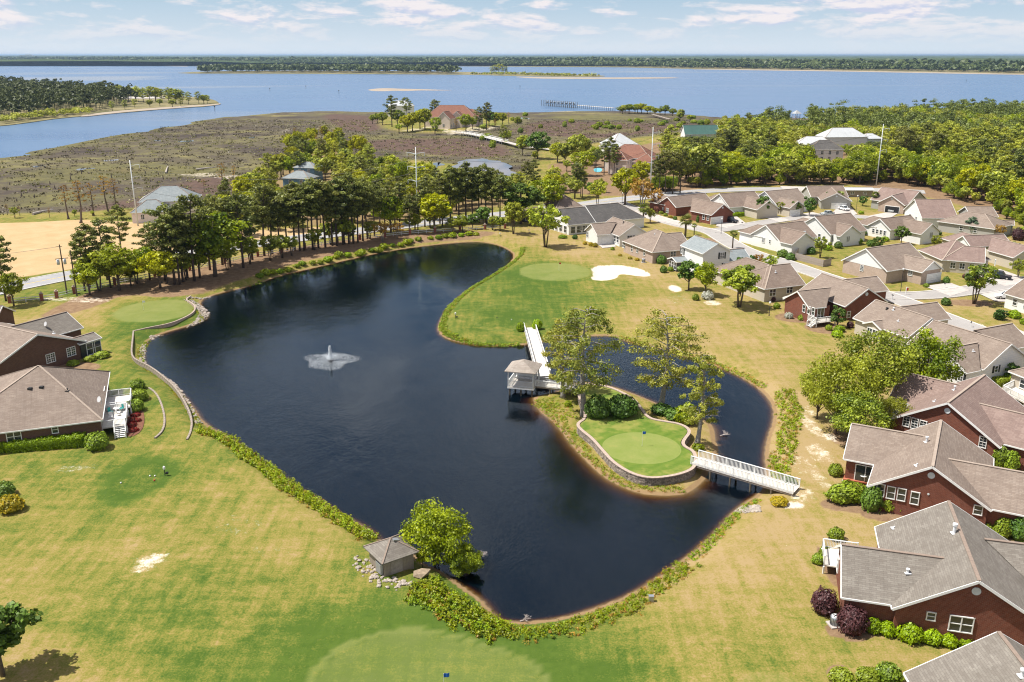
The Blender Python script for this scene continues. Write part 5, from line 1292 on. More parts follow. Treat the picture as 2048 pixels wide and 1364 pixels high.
# the tree line behind the pond
line = [('pine',245,522,414),('oak',239,581,485),('yellow',321,576,494),('mid',199,582,496),('mid',274,567,501),('pine',350,569,412),('pine',360,569,430),('pine',366,564,424),('pine',389,562,393),('oak',431,553,414),('pine',461,534,400),('pine',487,536,391),('pine',529,512,374),
 ('small',541,521,468),('small',565,516,466),('small',583,511,470),('pine',600,502,379),('pine',609,501,372),('pine',626,499,360),('pine',637,496,367),('pine',651,495,362),('pine',674,492,360),('pine',686,489,367),('pine',707,487,349),('pine',716,485,377),('pine',726,482,367),('pine',749,472,372),
 ('oak',782,466,386),('myrtle',765,484,440),('myrtle',794,477,442),('pine',819,468,391),('pine',836,461,389),('yellow',869,464,381),('pine',901,446,334),('pine',932,446,327),('pine',972,448,331),('oak',925,464,428),('darkoak',967,452,410),('pine',1000,450,352),('darkoak',1042,448,358),('oak',1094,430,351),
 ('pine',215,560,440),('pine',180,575,452),('mid',222,575,500),('oak',300,560,488),('pine',300,545,452),('pine',420,540,402),('pine',445,530,396),('pine',505,520,392),('pine',560,505,388),('pine',575,500,384),('mid',660,488,440),('small',700,486,450),('mid',860,456,420),('darkoak',885,452,400),('pine',945,440,345),('pine',860,440,352),('yellow',790,450,392),('pine',760,452,360),('mid',1000,462,430),('small',905,466,432),('pine',170,582,466),('oak',180,590,520),('yellow',262,572,515),
 ('mid',335,566,500),('small',372,560,505),('oak',400,556,470),('small',455,540,480),('mid',500,528,470),('small',630,500,455),('mid',690,488,430),('small',740,478,440),('mid',830,464,425),('darkoak',945,458,425),('small',985,460,430),('mid',1060,452,415),('pine',330,560,448),('pine',375,556,410),('pine',545,508,380),('pine',590,500,368),('pine',665,492,370),('pine',698,488,362),('pine',735,478,360),('pine',770,466,372),('pine',800,462,366),('pine',850,454,362),('pine',880,448,348),('pine',918,446,340),('pine',958,446,338),('pine',985,448,345)]
WORDS = ('', '')
for i, (kd, px, b, t) in enumerate(line):
    g = {'pine': 'pines in the belt behind the pond', 'oak': 'leafy trees in the belt behind the pond', 'darkoak': 'leafy trees in the belt behind the pond', 'mid': 'leafy trees in the belt behind the pond', 'yellow': 'yellow-green trees in the belt behind the pond', 'small': 'thin-stemmed small trees in the belt behind the pond', 'myrtle': 'rusty small trees in the belt behind the pond'}[kd]
    lb = {'pine': 'tall dark pine in the tree belt behind the pond', 'oak': 'leafy green tree in the tree belt behind the pond', 'darkoak': 'leafy green tree in the tree belt behind the pond', 'mid': 'leafy green tree in the tree belt behind the pond', 'yellow': 'yellow-green tree in the tree belt behind the pond', 'small': 'thin-stemmed small tree in the belt behind the pond', 'myrtle': 'rusty-leaved small tree by the fence behind the pond'}[kd]
    spot = ' above the left putting green' if px < 290 else ' in front of the half-built house' if px < 420 else ' left of the shaded bank' if px < 540 else ' below the blue house' if px < 660 else ' above the row of bank shrubs' if px < 790 else ' near the paired-arm steel pole' if px < 900 else ' at the far end of the pond'
    tree_px(kd, px, b, t, lb.replace(' behind the pond', '') + spot, g, 1.12 if kd == 'pine' else 1.22)

def scatter(poly, step, rnd, jit=.42):
    x0, y0 = poly.min(0); x1, y1 = poly.max(0); out_ = []
    xs = np.arange(x0, x1, step); ys = np.arange(y0, y1, step)
    X, Y = np.meshgrid(xs, ys); X = X + rnd.uniform(-jit, jit, X.shape) * step + (np.arange(len(ys)) % 2)[:, None] * step / 2; Y = Y + rnd.uniform(-jit, jit, Y.shape) * step
    m = inside(poly, X, Y); return np.stack([X[m], Y[m]], 1)
RN = np.random.default_rng(21)
def in_view(p, pad=60):
    v = p[1] * _cp + CAMH * _sp; x = 1024 + FPX * p[0] / v; return -pad < x < 2048 + pad
def px_of(p):
    v = np.array(p) - np.array([0, 0, CAMH]); zc = v[1] * _cp - v[2] * _sp; yc = v[1] * _sp + v[2] * _cp
    return 1024 + FPX * v[0] / zc, 682 - FPX * yc / zc
KEEP = [(568, 652, 372, 365), (1588, 1760, 287, 300), (1628, 1682, 314, 322), (1364, 1434, 277, 285), (1205, 1335, 350, 345), (1580, 1604, 244, 239), (1690, 1740, 384, 392), (868, 950, 268, 256)]
def low_enough(p, h):
    """trees in front of a house seen in the clear stay below it"""
    x, yb = px_of((p[0], p[1], 0)); x2, yt = px_of((p[0], p[1], h)); r = 3.5 * FPX / p[1]
    for x0, x1, ylim, yh in KEEP:
        if x0 - r < x < x1 + r and yb > yh and yt < ylim: h = min(h, h * (yb - ylim) / (yb - yt))
    return h
# scrub wood between the road and the marsh
scrub = PP([(395,468),(450,425),(520,385),(570,345),(600,320),(650,318),(720,335),(800,352),(900,392),(1000,395),(1090,375),(1150,383),(1180,395),(1060,412),(900,428),(760,444),(620,460),(480,478)])
for p in scatter(scrub, 8.0, RN):
    kd = RN.choice(['woodpine', 'yellow', 'wood', 'mid', 'yellow', 'pine', 'wood', 'oak']); h_ = low_enough(p, RN.uniform(6.5, 11.5) + (2 if 'pine' in kd else 0))
    if h_ < 2.2: continue
    x_ = px_of((p[0], p[1], 0))[0]; sp_ = ', right of the half-built house' if x_ < 540 else ', round the blue house' if x_ < 680 else ', left of the paired-arm pole' if x_ < 800 else ', below the marsh pool' if x_ < 960 else ', near the charcoal-roofed house'
    plant(kd, (p[0], p[1], gz(*p) - .05), h_, {'woodpine': 'pine standing between the road and the marsh' + sp_, 'pine': 'pine standing between the road and the marsh' + sp_, 'yellow': 'yellow-green tree between the road and the marsh' + sp_}.get(kd, 'leafy tree between the road and the marsh' + sp_), 'trees between road and marsh: ' + {'woodpine': 'pines', 'pine': 'pines', 'yellow': 'yellow-green'}.get(kd, 'leafy'), RN.uniform(.9, 1.15))
yel = PP([(575,300),(600,285),(650,275),(700,290),(760,318),(700,325),(640,322),(590,318)])
for p in scatter(yel, 11, RN): plant(RN.choice(['yellow', 'yellow', 'small', 'rust']), (p[0], p[1], gz(*p) - .05), RN.uniform(7, 12), 'yellow-green marsh-edge tree left of the marsh pool', 'yellow-green trees at the marsh edge', .9)
for i, (kd, px, b, t) in enumerate([('rust',137,438,369),('rust',162,446,360),('rust',187,431,365),('rust',217,425,351),('rust',232,420,356),('rust',448,386,325),('rust',408,384,358),('rust',470,370,330),('rust',15,430,408),('rust',40,432,412),('rust',100,436,415),('small',150,434,418),('small',185,432,424),('small',30,436,412)]):
    tree_px(kd, px, b, t, 'rusty swamp cypress at the edge of the left marsh' if kd == 'rust' else 'low scrub tree at the edge of the sandy field', 'rusty cypresses along the marsh' if kd == 'rust' else 'scrub at the field edge', 1.0)
# trees round the far brown-roofed mansion
isle = [('pine',784,254,192),('pine',815,244,196),('pine',868,250,200),('yellow',825,262,222),('yellow',850,260,212),('yellow',815,264,226),('yellow',840,258,216),('oak',872,262,232),('oak',765,250,222),('mid',755,246,224),('oak',932,262,225),('oak',945,258,232),('pine',958,262,215),('pine',973,260,206),('darkoak',978,252,220),('yellow',990,252,222),('yellow',1005,250,223),('mid',1035,250,232),('rust',1018,248,224),('rust',990,262,238),('mid',745,248,228),('oak',795,252,216),('wood',855,246,216),('oak',888,250,226),('small',798,266,246),('small',870,268,246),('rust',912,264,236)]
for kd, px, b, t in isle: tree_px(kd, px, b, t, {'pine': 'pine beside the brown-roofed mansion on the marsh', 'yellow': 'yellow-green tree before the mansion on the marsh', 'rust': 'rusty tree near the mansion on the marsh'}.get(kd, 'leafy tree near the mansion on the marsh'), 'trees round the mansion: ' + {'pine': 'pines', 'yellow': 'yellow', 'rust': 'rusty'}.get(kd, 'leafy'), 1.15)
for kd, px, b, t, wd in [('woodpine',1006,287,250,1),('small',1014,287,258,1),('darkoak',1075,318,258,1.2),('yellow',1115,325,282,1.3),('wood',1130,330,280,1.2),('wood',1160,330,262,1.1),('oak',1165,352,298,1.2),('mid',1045,312,268,1),('yellow',1070,322,300,.9),('pine',1208,350,284,1.0),('pine',1218,348,276,1.0),('pine',1228,352,290,1.0),('pine',1192,345,300,1.0),('small',1133,343,318,1),('yellow',1283,375,318,1.1),('wood',1200,385,355,1.2),('oak',1110,380,350,1.2),('wood',1072,380,348,1.3),('pine',1150,395,325,1.0),('pine',1165,395,340,1),('small',1195,412,358,1.0),('yellow',1250,410,330,1.2),('myrtle',1283,425,350,1.2),('pine',1330,388,302,1),('pine',1345,388,305,1),('pine',1360,387,300,1),('pine',1318,388,310,1),('pine',1312,384,318,1),('myrtle',1310,420,375,1.1),('magnolia',1180,388,360,1.2),('wood',1140,385,352,1.1),('oak',1190,335,290,1.1),('mid',1145,312,270,1.1)]:
    tree_px(kd, px, b, t, {'pine': 'pine between the street and the pink house', 'woodpine': 'pine beside the causeway on the marsh', 'yellow': 'yellow-green tree near the pink house', 'myrtle': 'rusty tree on the verge by the street'}.get(kd, 'leafy tree in the grounds left of the pink house'), 'grounds of the pink house: ' + kd, wd)['label'] += {'wood': ', broad and mid green', 'oak': ', round and bright', 'small': ', thin-stemmed', 'mid': ', loose and two-stemmed', 'darkoak': ', dark and dense', 'magnolia': ', low and dark'}.get(kd, '')

# the dense wood on the right: nearest trees one by one, the rest as one mass
wood = PP([(1310,392),(1420,376),(1500,372),(1620,370),(1720,369),(1790,366),(1850,374),(1900,392),(1985,418),(2030,440),(2080,470),(2200,520),(2700,500),(2700,222),(2100,232),(1820,238),(1700,243),(1600,252),(1480,262),(1380,285),(1320,330),(1300,365)])
pts = scatter(wood, 7.4, RN); pts = np.array([p for p in pts if in_view(p, 80)])
road_pts = PP(ROAD1[10:]); pts = pts[dist_line(road_pts, pts[:, 0], pts[:, 1], False) > 8.5]
HOLES = [(P(1300,350), 16), (P(1665,300), 20), (P(1640,318), 18), (P(1398,280), 17), (P(1715,400), 11), (P(1245,300), 14), (P(1270,348), 22), (P(1690,290), 14)]
for c, r in HOLES: pts = pts[np.hypot(pts[:, 0] - c[0], pts[:, 1] - c[1]) > r]
pts = pts[np.argsort(np.hypot(pts[:, 0], pts[:, 1]))]
near_w, far_w = pts[:430], pts[430:]
def zone(p):
    x, _ = px_of((p[0], p[1], 8)); return 'by the pink house' if x < 1400 else 'behind the brick house with the garage' if x < 1560 else 'below the white-roofed house' if x < 1760 else 'behind the open garage' if x < 1900 else 'at the far right'
def stand(p): return math.sin(p[0] * .043 + 1.2) + math.sin(p[1] * .031 + p[0] * .021) + .7 * math.sin(p[0] * .017 - p[1] * .05)   # hardwoods and pines grow in patches
for p in near_w:
    hard = stand(p) + RN.normal(0, .6) > .15
    kd = RN.choice(['wood', 'oak', 'yellow', 'bushtree', 'wood', 'mid', 'oak'] if hard else ['woodpine', 'pine', 'woodpine', 'woodpine', 'wood', 'pine']); h_ = low_enough(p, RN.uniform(8.5, 14) if hard else RN.uniform(12, 19))
    if h_ < 2.5: continue
    if h_ < 7: kd = 'bushtree'
    what = {'woodpine': 'pine', 'pine': 'pine', 'yellow': 'yellow-green tree', 'oak': 'bright green tree', 'bushtree': 'bushy bright tree', 'mid': 'loose-crowned tree'}.get(kd, 'leafy tree')
    plant(kd, (p[0], p[1], gz(*p) - .05), h_, what + ' in the right-hand wood ' + zone(p), 'right-hand wood: %ss %s' % (what, zone(p)), RN.uniform(1.0, 1.3))
edge = smooth_open(PP([(1318,392),(1420,372),(1500,369),(1600,368),(1700,366),(1790,364),(1850,372),(1900,392),(1985,420),(2030,442),(2080,470)]), 1)
for q in arc_pts(edge, 5.5, False):
    q = q + RN.normal(0, 1.5, 2)
    if dist_line(road_pts, np.array([q[0]]), np.array([q[1]]), False)[0] < 6: q = q + np.array([0, 9.0])
    h_ = low_enough(q, RN.uniform(4, 7.5)); plant('bushtree' if RN.random() < .65 else 'wood', (q[0], q[1], gz(*q) - .05), max(h_, 2.2), 'low leafy tree edging the wood ' + zone(q), 'front edge of the wood ' + zone(q), RN.uniform(.9, 1.25))

def canopy(name, pts, hs, spread, nq, size, leaf, label, cat='wood', blobs=4, seed=0, trunk=True, flat=.85):
    """many small tree crowns joined into one mass"""
    rng = np.random.default_rng(seed); n = len(pts); k = blobs
    C = np.zeros((n, k, 3)); C[:, :, 0] = pts[:, None, 0]; C[:, :, 1] = pts[:, None, 1]
    sp = spread * rng.uniform(.75, 1.25, (n, 1))
    C[:, :, 0] += rng.normal(0, .42, (n, k)) * sp; C[:, :, 1] += rng.normal(0, .42, (n, k)) * sp
    C[:, :, 2] = pts[:, None, 2] + hs[:, None] * rng.uniform(.45, .88, (n, k))
    C = C.reshape(-1, 3); N = len(C); R = np.repeat(sp[:, 0], k) * rng.uniform(.42, .68, N)
    d = rng.normal(size=(N, nq, 3)); d[..., 2] = np.abs(d[..., 2]) * .9 - .1; d /= np.linalg.norm(d, axis=2)[..., None]
    p = C[:, None] + d * (rng.random((N, nq, 1)) ** .4) * R[:, None, None] * np.array([1, 1, flat])
    nn = d * .8 + rng.normal(size=d.shape) * .45 + np.array([0, 0, .4]); nn /= np.linalg.norm(nn, axis=2)[..., None]
    t = np.cross(nn, rng.normal(size=d.shape)); t /= np.linalg.norm(t, axis=2)[..., None]; b = np.cross(nn, t); s = size * rng.uniform(.6, 1.3, (N, nq, 1))
    V = np.stack([p - t * s, p - b * s * .8, p + t * s, p + b * s * .8], 2).reshape(-1, 4, 3)
    TN = np.clip(np.repeat(rng.uniform(.1, .9, n), k * nq) * .6 + rng.random(len(V)) * .45, 0, 1)
    m = MB()
    if trunk:
        for q, h_ in zip(pts, hs): m.tube([tuple(q), (q[0], q[1], q[2] + h_ * .6)], [.2, .1], 4, cap=False)
    o = link(name, leaf_mesh(name, V, TN, leaf, (m.v, m.f)))
    return tag(o, label, cat, kind='stuff')
fz = np.array([[p[0], p[1], gz(*p)] for p in far_w]); fh = np.array([low_enough(p, RN.uniform(9, 16.5)) for p in far_w]); fz, fh = fz[fh > 2.5], fh[fh > 2.5]
sel = np.array([stand(p) + RN.normal(0, .5) > .2 for p in fz]); br = RN.random(len(fz)) < .45
fh = np.where(sel, fh * .8, fh * 1.1)
canopy('far_wood', fz[sel & br], fh[sel & br], 4.6, 62, .5, 'leaf_bright', 'bright hardwood tops in the wood reaching to the river', blobs=5, seed=1)
canopy('far_wood', fz[sel & ~br], fh[sel & ~br], 4.6, 62, .5, 'leaf_forest', 'green hardwood tops in the wood reaching to the river', blobs=5, seed=2)
canopy('far_wood', fz[~sel], fh[~sel], 3.9, 62, .42, 'leaf_deep', 'dark pine tops in the wood reaching to the river', blobs=6, seed=3)

# ------------------------------------------------------------------ clipped shrubs, hedges and beds
for px, py, w_, h_, lb in ((1647,1222,2.5,2.2,'round purple shrub left of the air conditioner'), (1703,1262,2.7,2.3,'round purple shrub right of the air conditioner')): shrub('purple', px, py, w_, h_, lb, 'purple shrubs by the near brick house')
for i, px_ in enumerate(((1744,1262,1.6,1.5),(1773,1268,1.5,1.4),(1818,1278,2.3,1.8),(1862,1284,1.8,1.5),(1896,1290,1.5,1.3),(1927,1288,1.7,1.2))):
    shrub('hedge', *px_[:2], *px_[2:], '%s shrub from the left along the near brick house wall' % ('first', 'second', 'third and largest', 'fourth', 'fifth', 'sixth')[i], 'shrubs along the near brick house')
for px, py, w_, h_, lb in ((1671,1078,1.7,1.4,'round shrub behind the near white deck rail'),(1652,1113,1.5,1.2,'upper of two round shrubs left of the white deck'),(1636,1126,1.4,1.1,'lower of two round shrubs left of the white deck'),(1682,1364,2.0,1.3,'bush at the bottom edge left of the corner roof'),(1775,1362,2.2,1.7,'dark bush at the bottom edge beside the corner roof'),(1735,1362,2.0,1.2,'middle bush at the bottom edge by the corner roof')): shrub('box', px, py, w_, h_, lb, 'round shrubs near the white deck')
for px, py, w_, h_, wy, lb in ((1690,1000,5.0,2.3,3.2,'wide yellow-green shrub mass by the brick patio'),(1741,1018,2.6,2.9,2.4,'cone-shaped shrub at the house corner by the patio'),(1776,1020,1.9,1.9,None,'first clipped shrub under the four windows'),(1805,1022,2.2,2.0,None,'second clipped shrub under the four windows'),(1838,1016,2.1,1.5,None,'third clipped shrub under the four windows'),(1975,1060,1.9,1.4,None,'low shrub between the two near brick houses'),(2004,1072,2.0,2.2,None,'pointed shrub between the two near brick houses'),(2040,1078,2.6,2.7,None,'large shrub at the right edge between brick houses'),(1670,950,1.8,1.6,None,'shaggy palm-like bush beside the brick patio'),(1940,1020,1.3,1.0,None,'small shrub by the lower window of the second brick house')): shrub('box' if h_ < 2.5 else 'dark', px, py, w_, h_, lb, 'shrubs round the second brick house', wy=wy)
for px, py, w_, h_, lb in ((1794,860,2.9,2.2,'rounded bush beside the rosy-roofed house windows'),(1975,905,1.8,1.4,'bush under the small window of the rosy-roofed house'),(1998,936,2.0,3.0,'first pointed evergreen behind the tan roof'),(2018,940,2.2,2.6,'second pointed evergreen behind the tan roof')): shrub('box', px, py, w_, h_, lb, 'shrubs by the rosy-roofed house')
for px, py, w_, h_, k, lb in ((1553,617,1.4,1.3,'box','small bush at the left corner of the deck house'),(1577,636,1.7,1.4,'white','white-flowering bush before the deck house'),(1602,640,1.3,1.1,'box','round bush left of the white steps'),(1657,660,1.3,1.1,'box','round bush right of the white deck'),(1678,663,2.0,1.3,'hedge','upper clipped mound beside the magnolia'),(1674,673,2.2,1.3,'hedge','lower clipped mound beside the magnolia'),(1700,655,1.4,1.2,'purple','reddish bush between the deck house and low tan house'),(1415,598,2.6,2.0,'white','white-flowering shrub under the bright tree'),(1391,600,1.6,1.4,'box','bush below the dark oak'),(1327,545,1.8,1.6,'dark','dark bush at the corner of the pale brick house'),(1322,527,2.6,2.1,'dark','large dark bush against the pale brick house'),(1341,542,1.5,1.2,'hedge','light bush near the screened porch'),(1545,602,1.3,1.0,'purple','reddish bush by the tan-sided house')): shrub(k, px, py, w_, h_, lb, 'garden shrubs by the lawn')
for px, py, w_, h_, k, lb in ((1502,486,2.6,1.5,'hedge','first hedge ball beside the white gabled house'),(1536,496,1.8,1.3,'hedge','second hedge ball beside the white gabled house'),(1550,498,1.8,1.3,'hedge','third hedge ball beside the white gabled house'),(1565,514,2.8,1.9,'dark','dark bush at the wooden fence'),(1598,500,2.2,1.6,'hedge','light bush by the blue gable'),(1580,520,2.4,1.8,'dark','second dark bush at the wooden fence'),(1715,487,2.8,1.6,'hedge','hedge mound behind the white gables'),(1742,492,2.6,1.7,'dark','dark hedge mound behind the white gables'),(1695,487,2.2,1.4,'hedge','small mound left of the hedge mounds'),(1892,566,1.6,1.5,'dark','dark bush right of the white garage door'),(1900,540,1.2,.9,'box','small ball bush by the porch steps'),(1891,610,2.0,1.5,'dark','dark bush at the street corner'),(2028,636,2.4,1.8,'hedge','large bush by the right-edge house'),(2048,648,1.8,1.3,'hedge','smaller bush at the very right edge'),(1998,638,2.2,1.6,'dark','pointed bush on the dry grass near the right edge'),(1395,445,1.0,2.2,'dark','upright bush at the brick house corner'),(1350,440,1.4,1.2,'dark','dark bush behind the palms')): shrub(k, px, py, w_, h_, lb, 'shrubs along the lane')
def hedge(px, py, L, w_, h_, rz, lb, leaf='leaf_hedge', at=None):
    b = G(px, py) if at is None else at
    return tag(link('hedge', hedge_mesh(int(px), L, w_, h_, leaf), None, (b[0], b[1], b[2] - .03), rz), lb, 'hedge')
a, b = G(-10, 902), G(170, 889); c = (a + b) / 2; hedge(80, 905, np.linalg.norm(b - a), 2.1, 1.5, math.atan2(b[1] - a[1], b[0] - a[0]), 'long clipped hedge under the windows of the left brick house', at=c)
a, b = G(1776, 551), G(1812, 546); hedge(1794, 549, np.linalg.norm(b - a), 1.3, 1.1, math.atan2(b[1] - a[1], b[0] - a[0]), 'clipped hedge in front of the pale corner house', at=(a + b) / 2)
a, b = G(1452, 434), G(1486, 432); hedge(1470, 433, np.linalg.norm(b - a), 1.3, 1.3, math.atan2(b[1] - a[1], b[0] - a[0]), 'yellow-green hedge before the pale gabled house', at=(a + b) / 2)
a, b = G(1990, 772), G(2036, 764); hedge(2010, 770, np.linalg.norm(b - a), 1.4, 1.3, math.atan2(b[1] - a[1], b[0] - a[0]), 'dark hedge behind the white-sided house', 'leaf_box', at=(a + b) / 2)
for px, py, w_, h_, lb in ((195,896,3.1,2.3,'big round bush at the end of the long hedge'),(276,778,2.3,1.7,'back one of three bushes beside the left deck'),(279,800,2.5,1.8,'middle one of three bushes beside the left deck'),(271,822,2.6,1.9,'front one of three bushes beside the left deck')): shrub('box', px, py, w_, h_, lb, 'bushes by the left deck')
for px, py, w_, h_, k, lb in ((205,715,2.4,1.2,'box','wide low bush outside the glass sunroom'),(180,722,1.9,1.0,'box','middle low bush along the dark brick wall'),(147,730,2.1,.9,'box','low bush under the white windows'),(22,1020,2.9,2.0,'azalea','orange-flowering bush on the lawn at the left edge'),(10,990,2.4,1.6,'dark','green bush behind the orange-flowering one'),(244,858,1.2,1.0,'dark','dark shrub at the foot of the deck steps')): shrub(k, px, py, w_, h_, lb, 'bushes by the left houses')
for i, (px, py, w_) in enumerate(((274,822,1.5),(272,832,1.3),(268,842,1.3),(264,852,1.4),(268,862,1.3),(275,843,1.1))): shrub('flower', px, py, w_, .8, 'red azalea in the mulch bed beside the left deck', 'red azaleas by the deck')
for px, py, w_, h_, lb in ((1041,662,1.6,1.9,'round bush left of the long footbridge landing'),(1074,658,1.9,2.1,'round bush right of the long footbridge landing')): shrub('hedge', px, py, w_, h_, lb, 'bushes at the footbridge landing')
shrub('dark', 1577, 968, 1.9, .9, 'low bush behind the end of the railed footbridge'); shrub('azalea', 1558, 1008, 2.0, 1.0, 'reddish scrub bush in front of the railed footbridge end')

# ------------------------------------------------------------------ growth along the pond banks (nobody could count it)
def bank_growth_(name, pix, width, dens, label, hgt=.55, size=.16, leaf='leaf_bank', seed=0, gap=0.0, off=None):
    L = smooth_open(np.array([G(*q)[:2] for q in pix]), 2); q = arc_pts(L, .35, False); rng = np.random.default_rng(seed)
    t = np.gradient(q, axis=0); t /= np.linalg.norm(t, axis=1)[:, None]; n = np.stack([-t[:, 1], t[:, 0]], 1); cl = []
    wn = np.interp(np.arange(len(q)), np.arange(0, len(q) + 12, 12), rng.uniform(.55, 1.25, len(q) // 12 + 2)[:len(np.arange(0, len(q) + 12, 12))])
    for i in range(len(q)):
        for _ in range(max(1, int(dens * width * .35))):
            u = rng.uniform(-.5, .5) * width * wn[i]; p = q[i] + n[i] * u; r = rng.uniform(.18, .55); 
            if gap and math.sin(i * .11 + seed) * math.sin(i * .043 + 2 * seed) < -1 + gap * 2 - 1: continue
            hh = hgt * rng.uniform(.4, 1.3) * (1 - .6 * abs(u) / (width * .75)); z = gz(*p)
            if z < POND_Z - .12: continue
            cl.append((p[0], p[1], z + hh * .45, r, r, hh * .6 + .1, 36, rng.uniform(.1, .9)))
    V, TN = leaf_arrays(cl, size * .52, rng, up=.6, shell=1.6)
    return tag(link(name, leaf_mesh(name, V, TN, leaf)), label, 'ground cover', kind='stuff')
def bank_growth(name, pix, width, dens, label, hgt=.55, size=.16, leaf='leaf_bank', seed=0):
    bank_growth_(name, pix, width, dens, label, hgt, size, leaf, seed)
    bank_growth_(name, pix, width * 1.1, dens * .16, 'rusty stems among the ' + label, hgt * .6, size * .8, 'leaf_rust', seed + 50)
    bank_growth_(name, pix, width, dens * .45, 'darker leaves among the ' + label, hgt * 1.1, size, 'leaf_hedge', seed + 80)
bank_growth('bank_scrub', [(400,862),(440,872),(490,908),(545,950),(600,992),(650,1022),(700,1055),(742,1082)], 3.0, 3.6, 'bright scrub along the near left bank of the pond', .95, .2, seed=1)
bank_growth('bank_scrub', [(838,1172),(870,1192),(920,1222),(965,1250),(1010,1266)], 4.6, 4.0, 'thick scrub below the pump house trees', .9, .2, seed=2)
bank_growth('bank_scrub', [(1000,1262),(1060,1268),(1130,1258),(1200,1235),(1270,1205),(1330,1165),(1378,1128)], 3.4, 3.0, 'yellow-green growth along the nearest bank of the pond', .5, .16, seed=3)
bank_growth('bank_growth', [(1565,780),(1582,820),(1580,860),(1568,900),(1560,940),(1556,965)], 3.2, 3.4, 'bright growth along the right bank above the railed footbridge', .4, .16, seed=4)
bank_growth('bank_growth', [(1385,1120),(1430,1078),(1465,1040),(1490,1015),(1520,1000)], 1.6, 3.0, 'grass fringe on the bank right of the dark water', .3, .14, 'leaf_hedge', seed=5)
bank_growth('bank_growth', [(1045,496),(1044,510),(1020,530),(980,556),(940,580),(905,610),(885,640),(886,664),(905,674),(950,682),(1000,684),(1042,682)], 1.5, 4.5, 'clipped green fringe round the far lawn point', .55, .17, 'leaf_box', seed=6)
bank_growth('bank_growth', [(1085,680),(1130,672),(1200,664),(1245,672),(1300,688),(1350,700),(1420,720),(1480,742),(1530,775)], 1.5, 2.6, 'thin fringe along the back channel bank', .35, .14, 'leaf_cypress', seed=7)
bank_growth('bank_growth', [(1075,800),(1100,825),(1130,852),(1160,892),(1200,935),(1240,965),(1300,980),(1370,978)], 1.6, 1.8, 'sparse weeds on the island shore', .22, .12, 'leaf_bank', seed=8)
bank_growth('bank_growth', [(1085,800),(1110,812),(1135,825),(1150,838)], 4.0, 2.2, 'weedy grass on the island tip', .2, .12, 'leaf_bank', seed=9)
bank_growth('bank_growth', [(390,620),(410,640),(380,655),(320,672),(285,690),(280,715),(286,735),(320,752),(352,785),(385,830),(398,852)], 1.0, .9, 'weeds among the left bank stones', .25, .13, 'leaf_bank', seed=10)
bank_growth('shaded_bank', [(430,588),(470,578),(510,566),(530,560)], 2.5, 2.6, 'dark growth on the shaded bank under the pines', .5, .17, 'leaf_dark', seed=11)
# row of bank shrubs on the far shore
rs = smooth_open(np.array([G(*q)[:2] for q in [(520,553),(560,540),(610,528),(660,516),(720,503),(780,492),(840,482),(900,474),(960,470)]]), 2)
for i, q in enumerate(arc_pts(rs, 2.5, False)):
    q = q + RN.normal(0, .35, 2); w_ = RN.uniform(1.5, 2.6)
    shrub('bank' if i % 3 else 'hedge', 0, 0, w_, w_ * .62, 'bright bank shrub in the row along the far shore of the pond', 'bank shrubs along the far shore', at=(q[0], q[1], gz(*q)))

for i, (px, py, k, w_, h_, lb) in enumerate(((1322,428,'box',1.6,1.1,'first low bush along the brick gable'),(1331,432,'box',1.5,1.0,'second low bush along the brick gable'),(1341,436,'azalea',1.6,.9,'third low bush along the brick gable'),(1695,522,'purple',1.5,1.1,'reddish bush under the white gable, leftmost'),(1706,527,'azalea',1.4,1.0,'tan bush under the white gable, second'),(1718,534,'purple',1.4,1.0,'reddish bush under the white gable, third'),(1736,544,'azalea',1.5,1.1,'tan bush under the white gable, fourth'),(1748,549,'box',1.6,1.2,'green bush under the white gable, rightmost'),
 (1852,574,'box',1.3,.9,'small bush at the white garage corner'),(1930,556,'purple',1.4,1.0,'reddish bush before the tan-sided house'),(1622,508,'dark',2.2,1.8,'dark bush at the far end of the board fence'),(1655,500,'hedge',2.4,1.6,'green bush between the white gables'),(1676,496,'dark',2.2,1.7,'dark bush right of the white gable'),(1725,470,'dark',2.4,1.8,'dark bush behind the white gables'),(1640,480,'dark',1.8,1.4,'dark bush by the middle white gable'),(1770,482,'hedge',2.2,1.4,'green mound left of the dense round tree'),
 (1480,420,'hedge',1.5,1.1,'green bush before the porch of the pale gabled house'),(1552,428,'box',1.5,1.2,'bush before the wide tan roof'),(1640,412,'azalea',1.6,1.0,'tan bush by the grey house'),(1722,428,'hedge',1.8,1.2,'green bush by the back row street'),(1812,424,'hedge',2.4,1.5,'hedge mound right of the open garage'),(1822,436,'hedge',2.0,1.3,'lower hedge mound right of the open garage'),(1875,470,'dark',2.2,1.6,'dark bush left of the cedar'),(1905,480,'purple',1.6,1.2,'reddish bush right of the cedar'),(2036,480,'purple',3.6,3.2,'large purple bush at the right edge'),(2046,470,'bright',3.0,2.6,'bright bush at the right edge behind the purple one'),
 (1225,500,'box',1.2,.9,'low bush by the small patio'),(1182,492,'azalea',1.4,1.2,'first tan grass clump beside the white patio wing'),(1190,494,'azalea',1.5,1.3,'second tan grass clump beside the white patio wing'),(1170,489,'azalea',1.2,1.0,'third tan grass clump beside the white patio wing'),(1125,476,'hedge',2.6,1.0,'low hedge below the screened porch'),(1150,478,'dark',1.6,1.2,'dark bush at the porch corner'),(1260,518,'azalea',1.2,.7,'small yellow clump before the pale brick house'),(1240,512,'azalea',1.1,.7,'small reddish clump before the pale brick house'),(1274,521,'azalea',1.2,.8,'yellow clump by the dark air conditioner'))):
    shrub(k, px, py, w_, h_, lb, 'foundation planting of the houses')
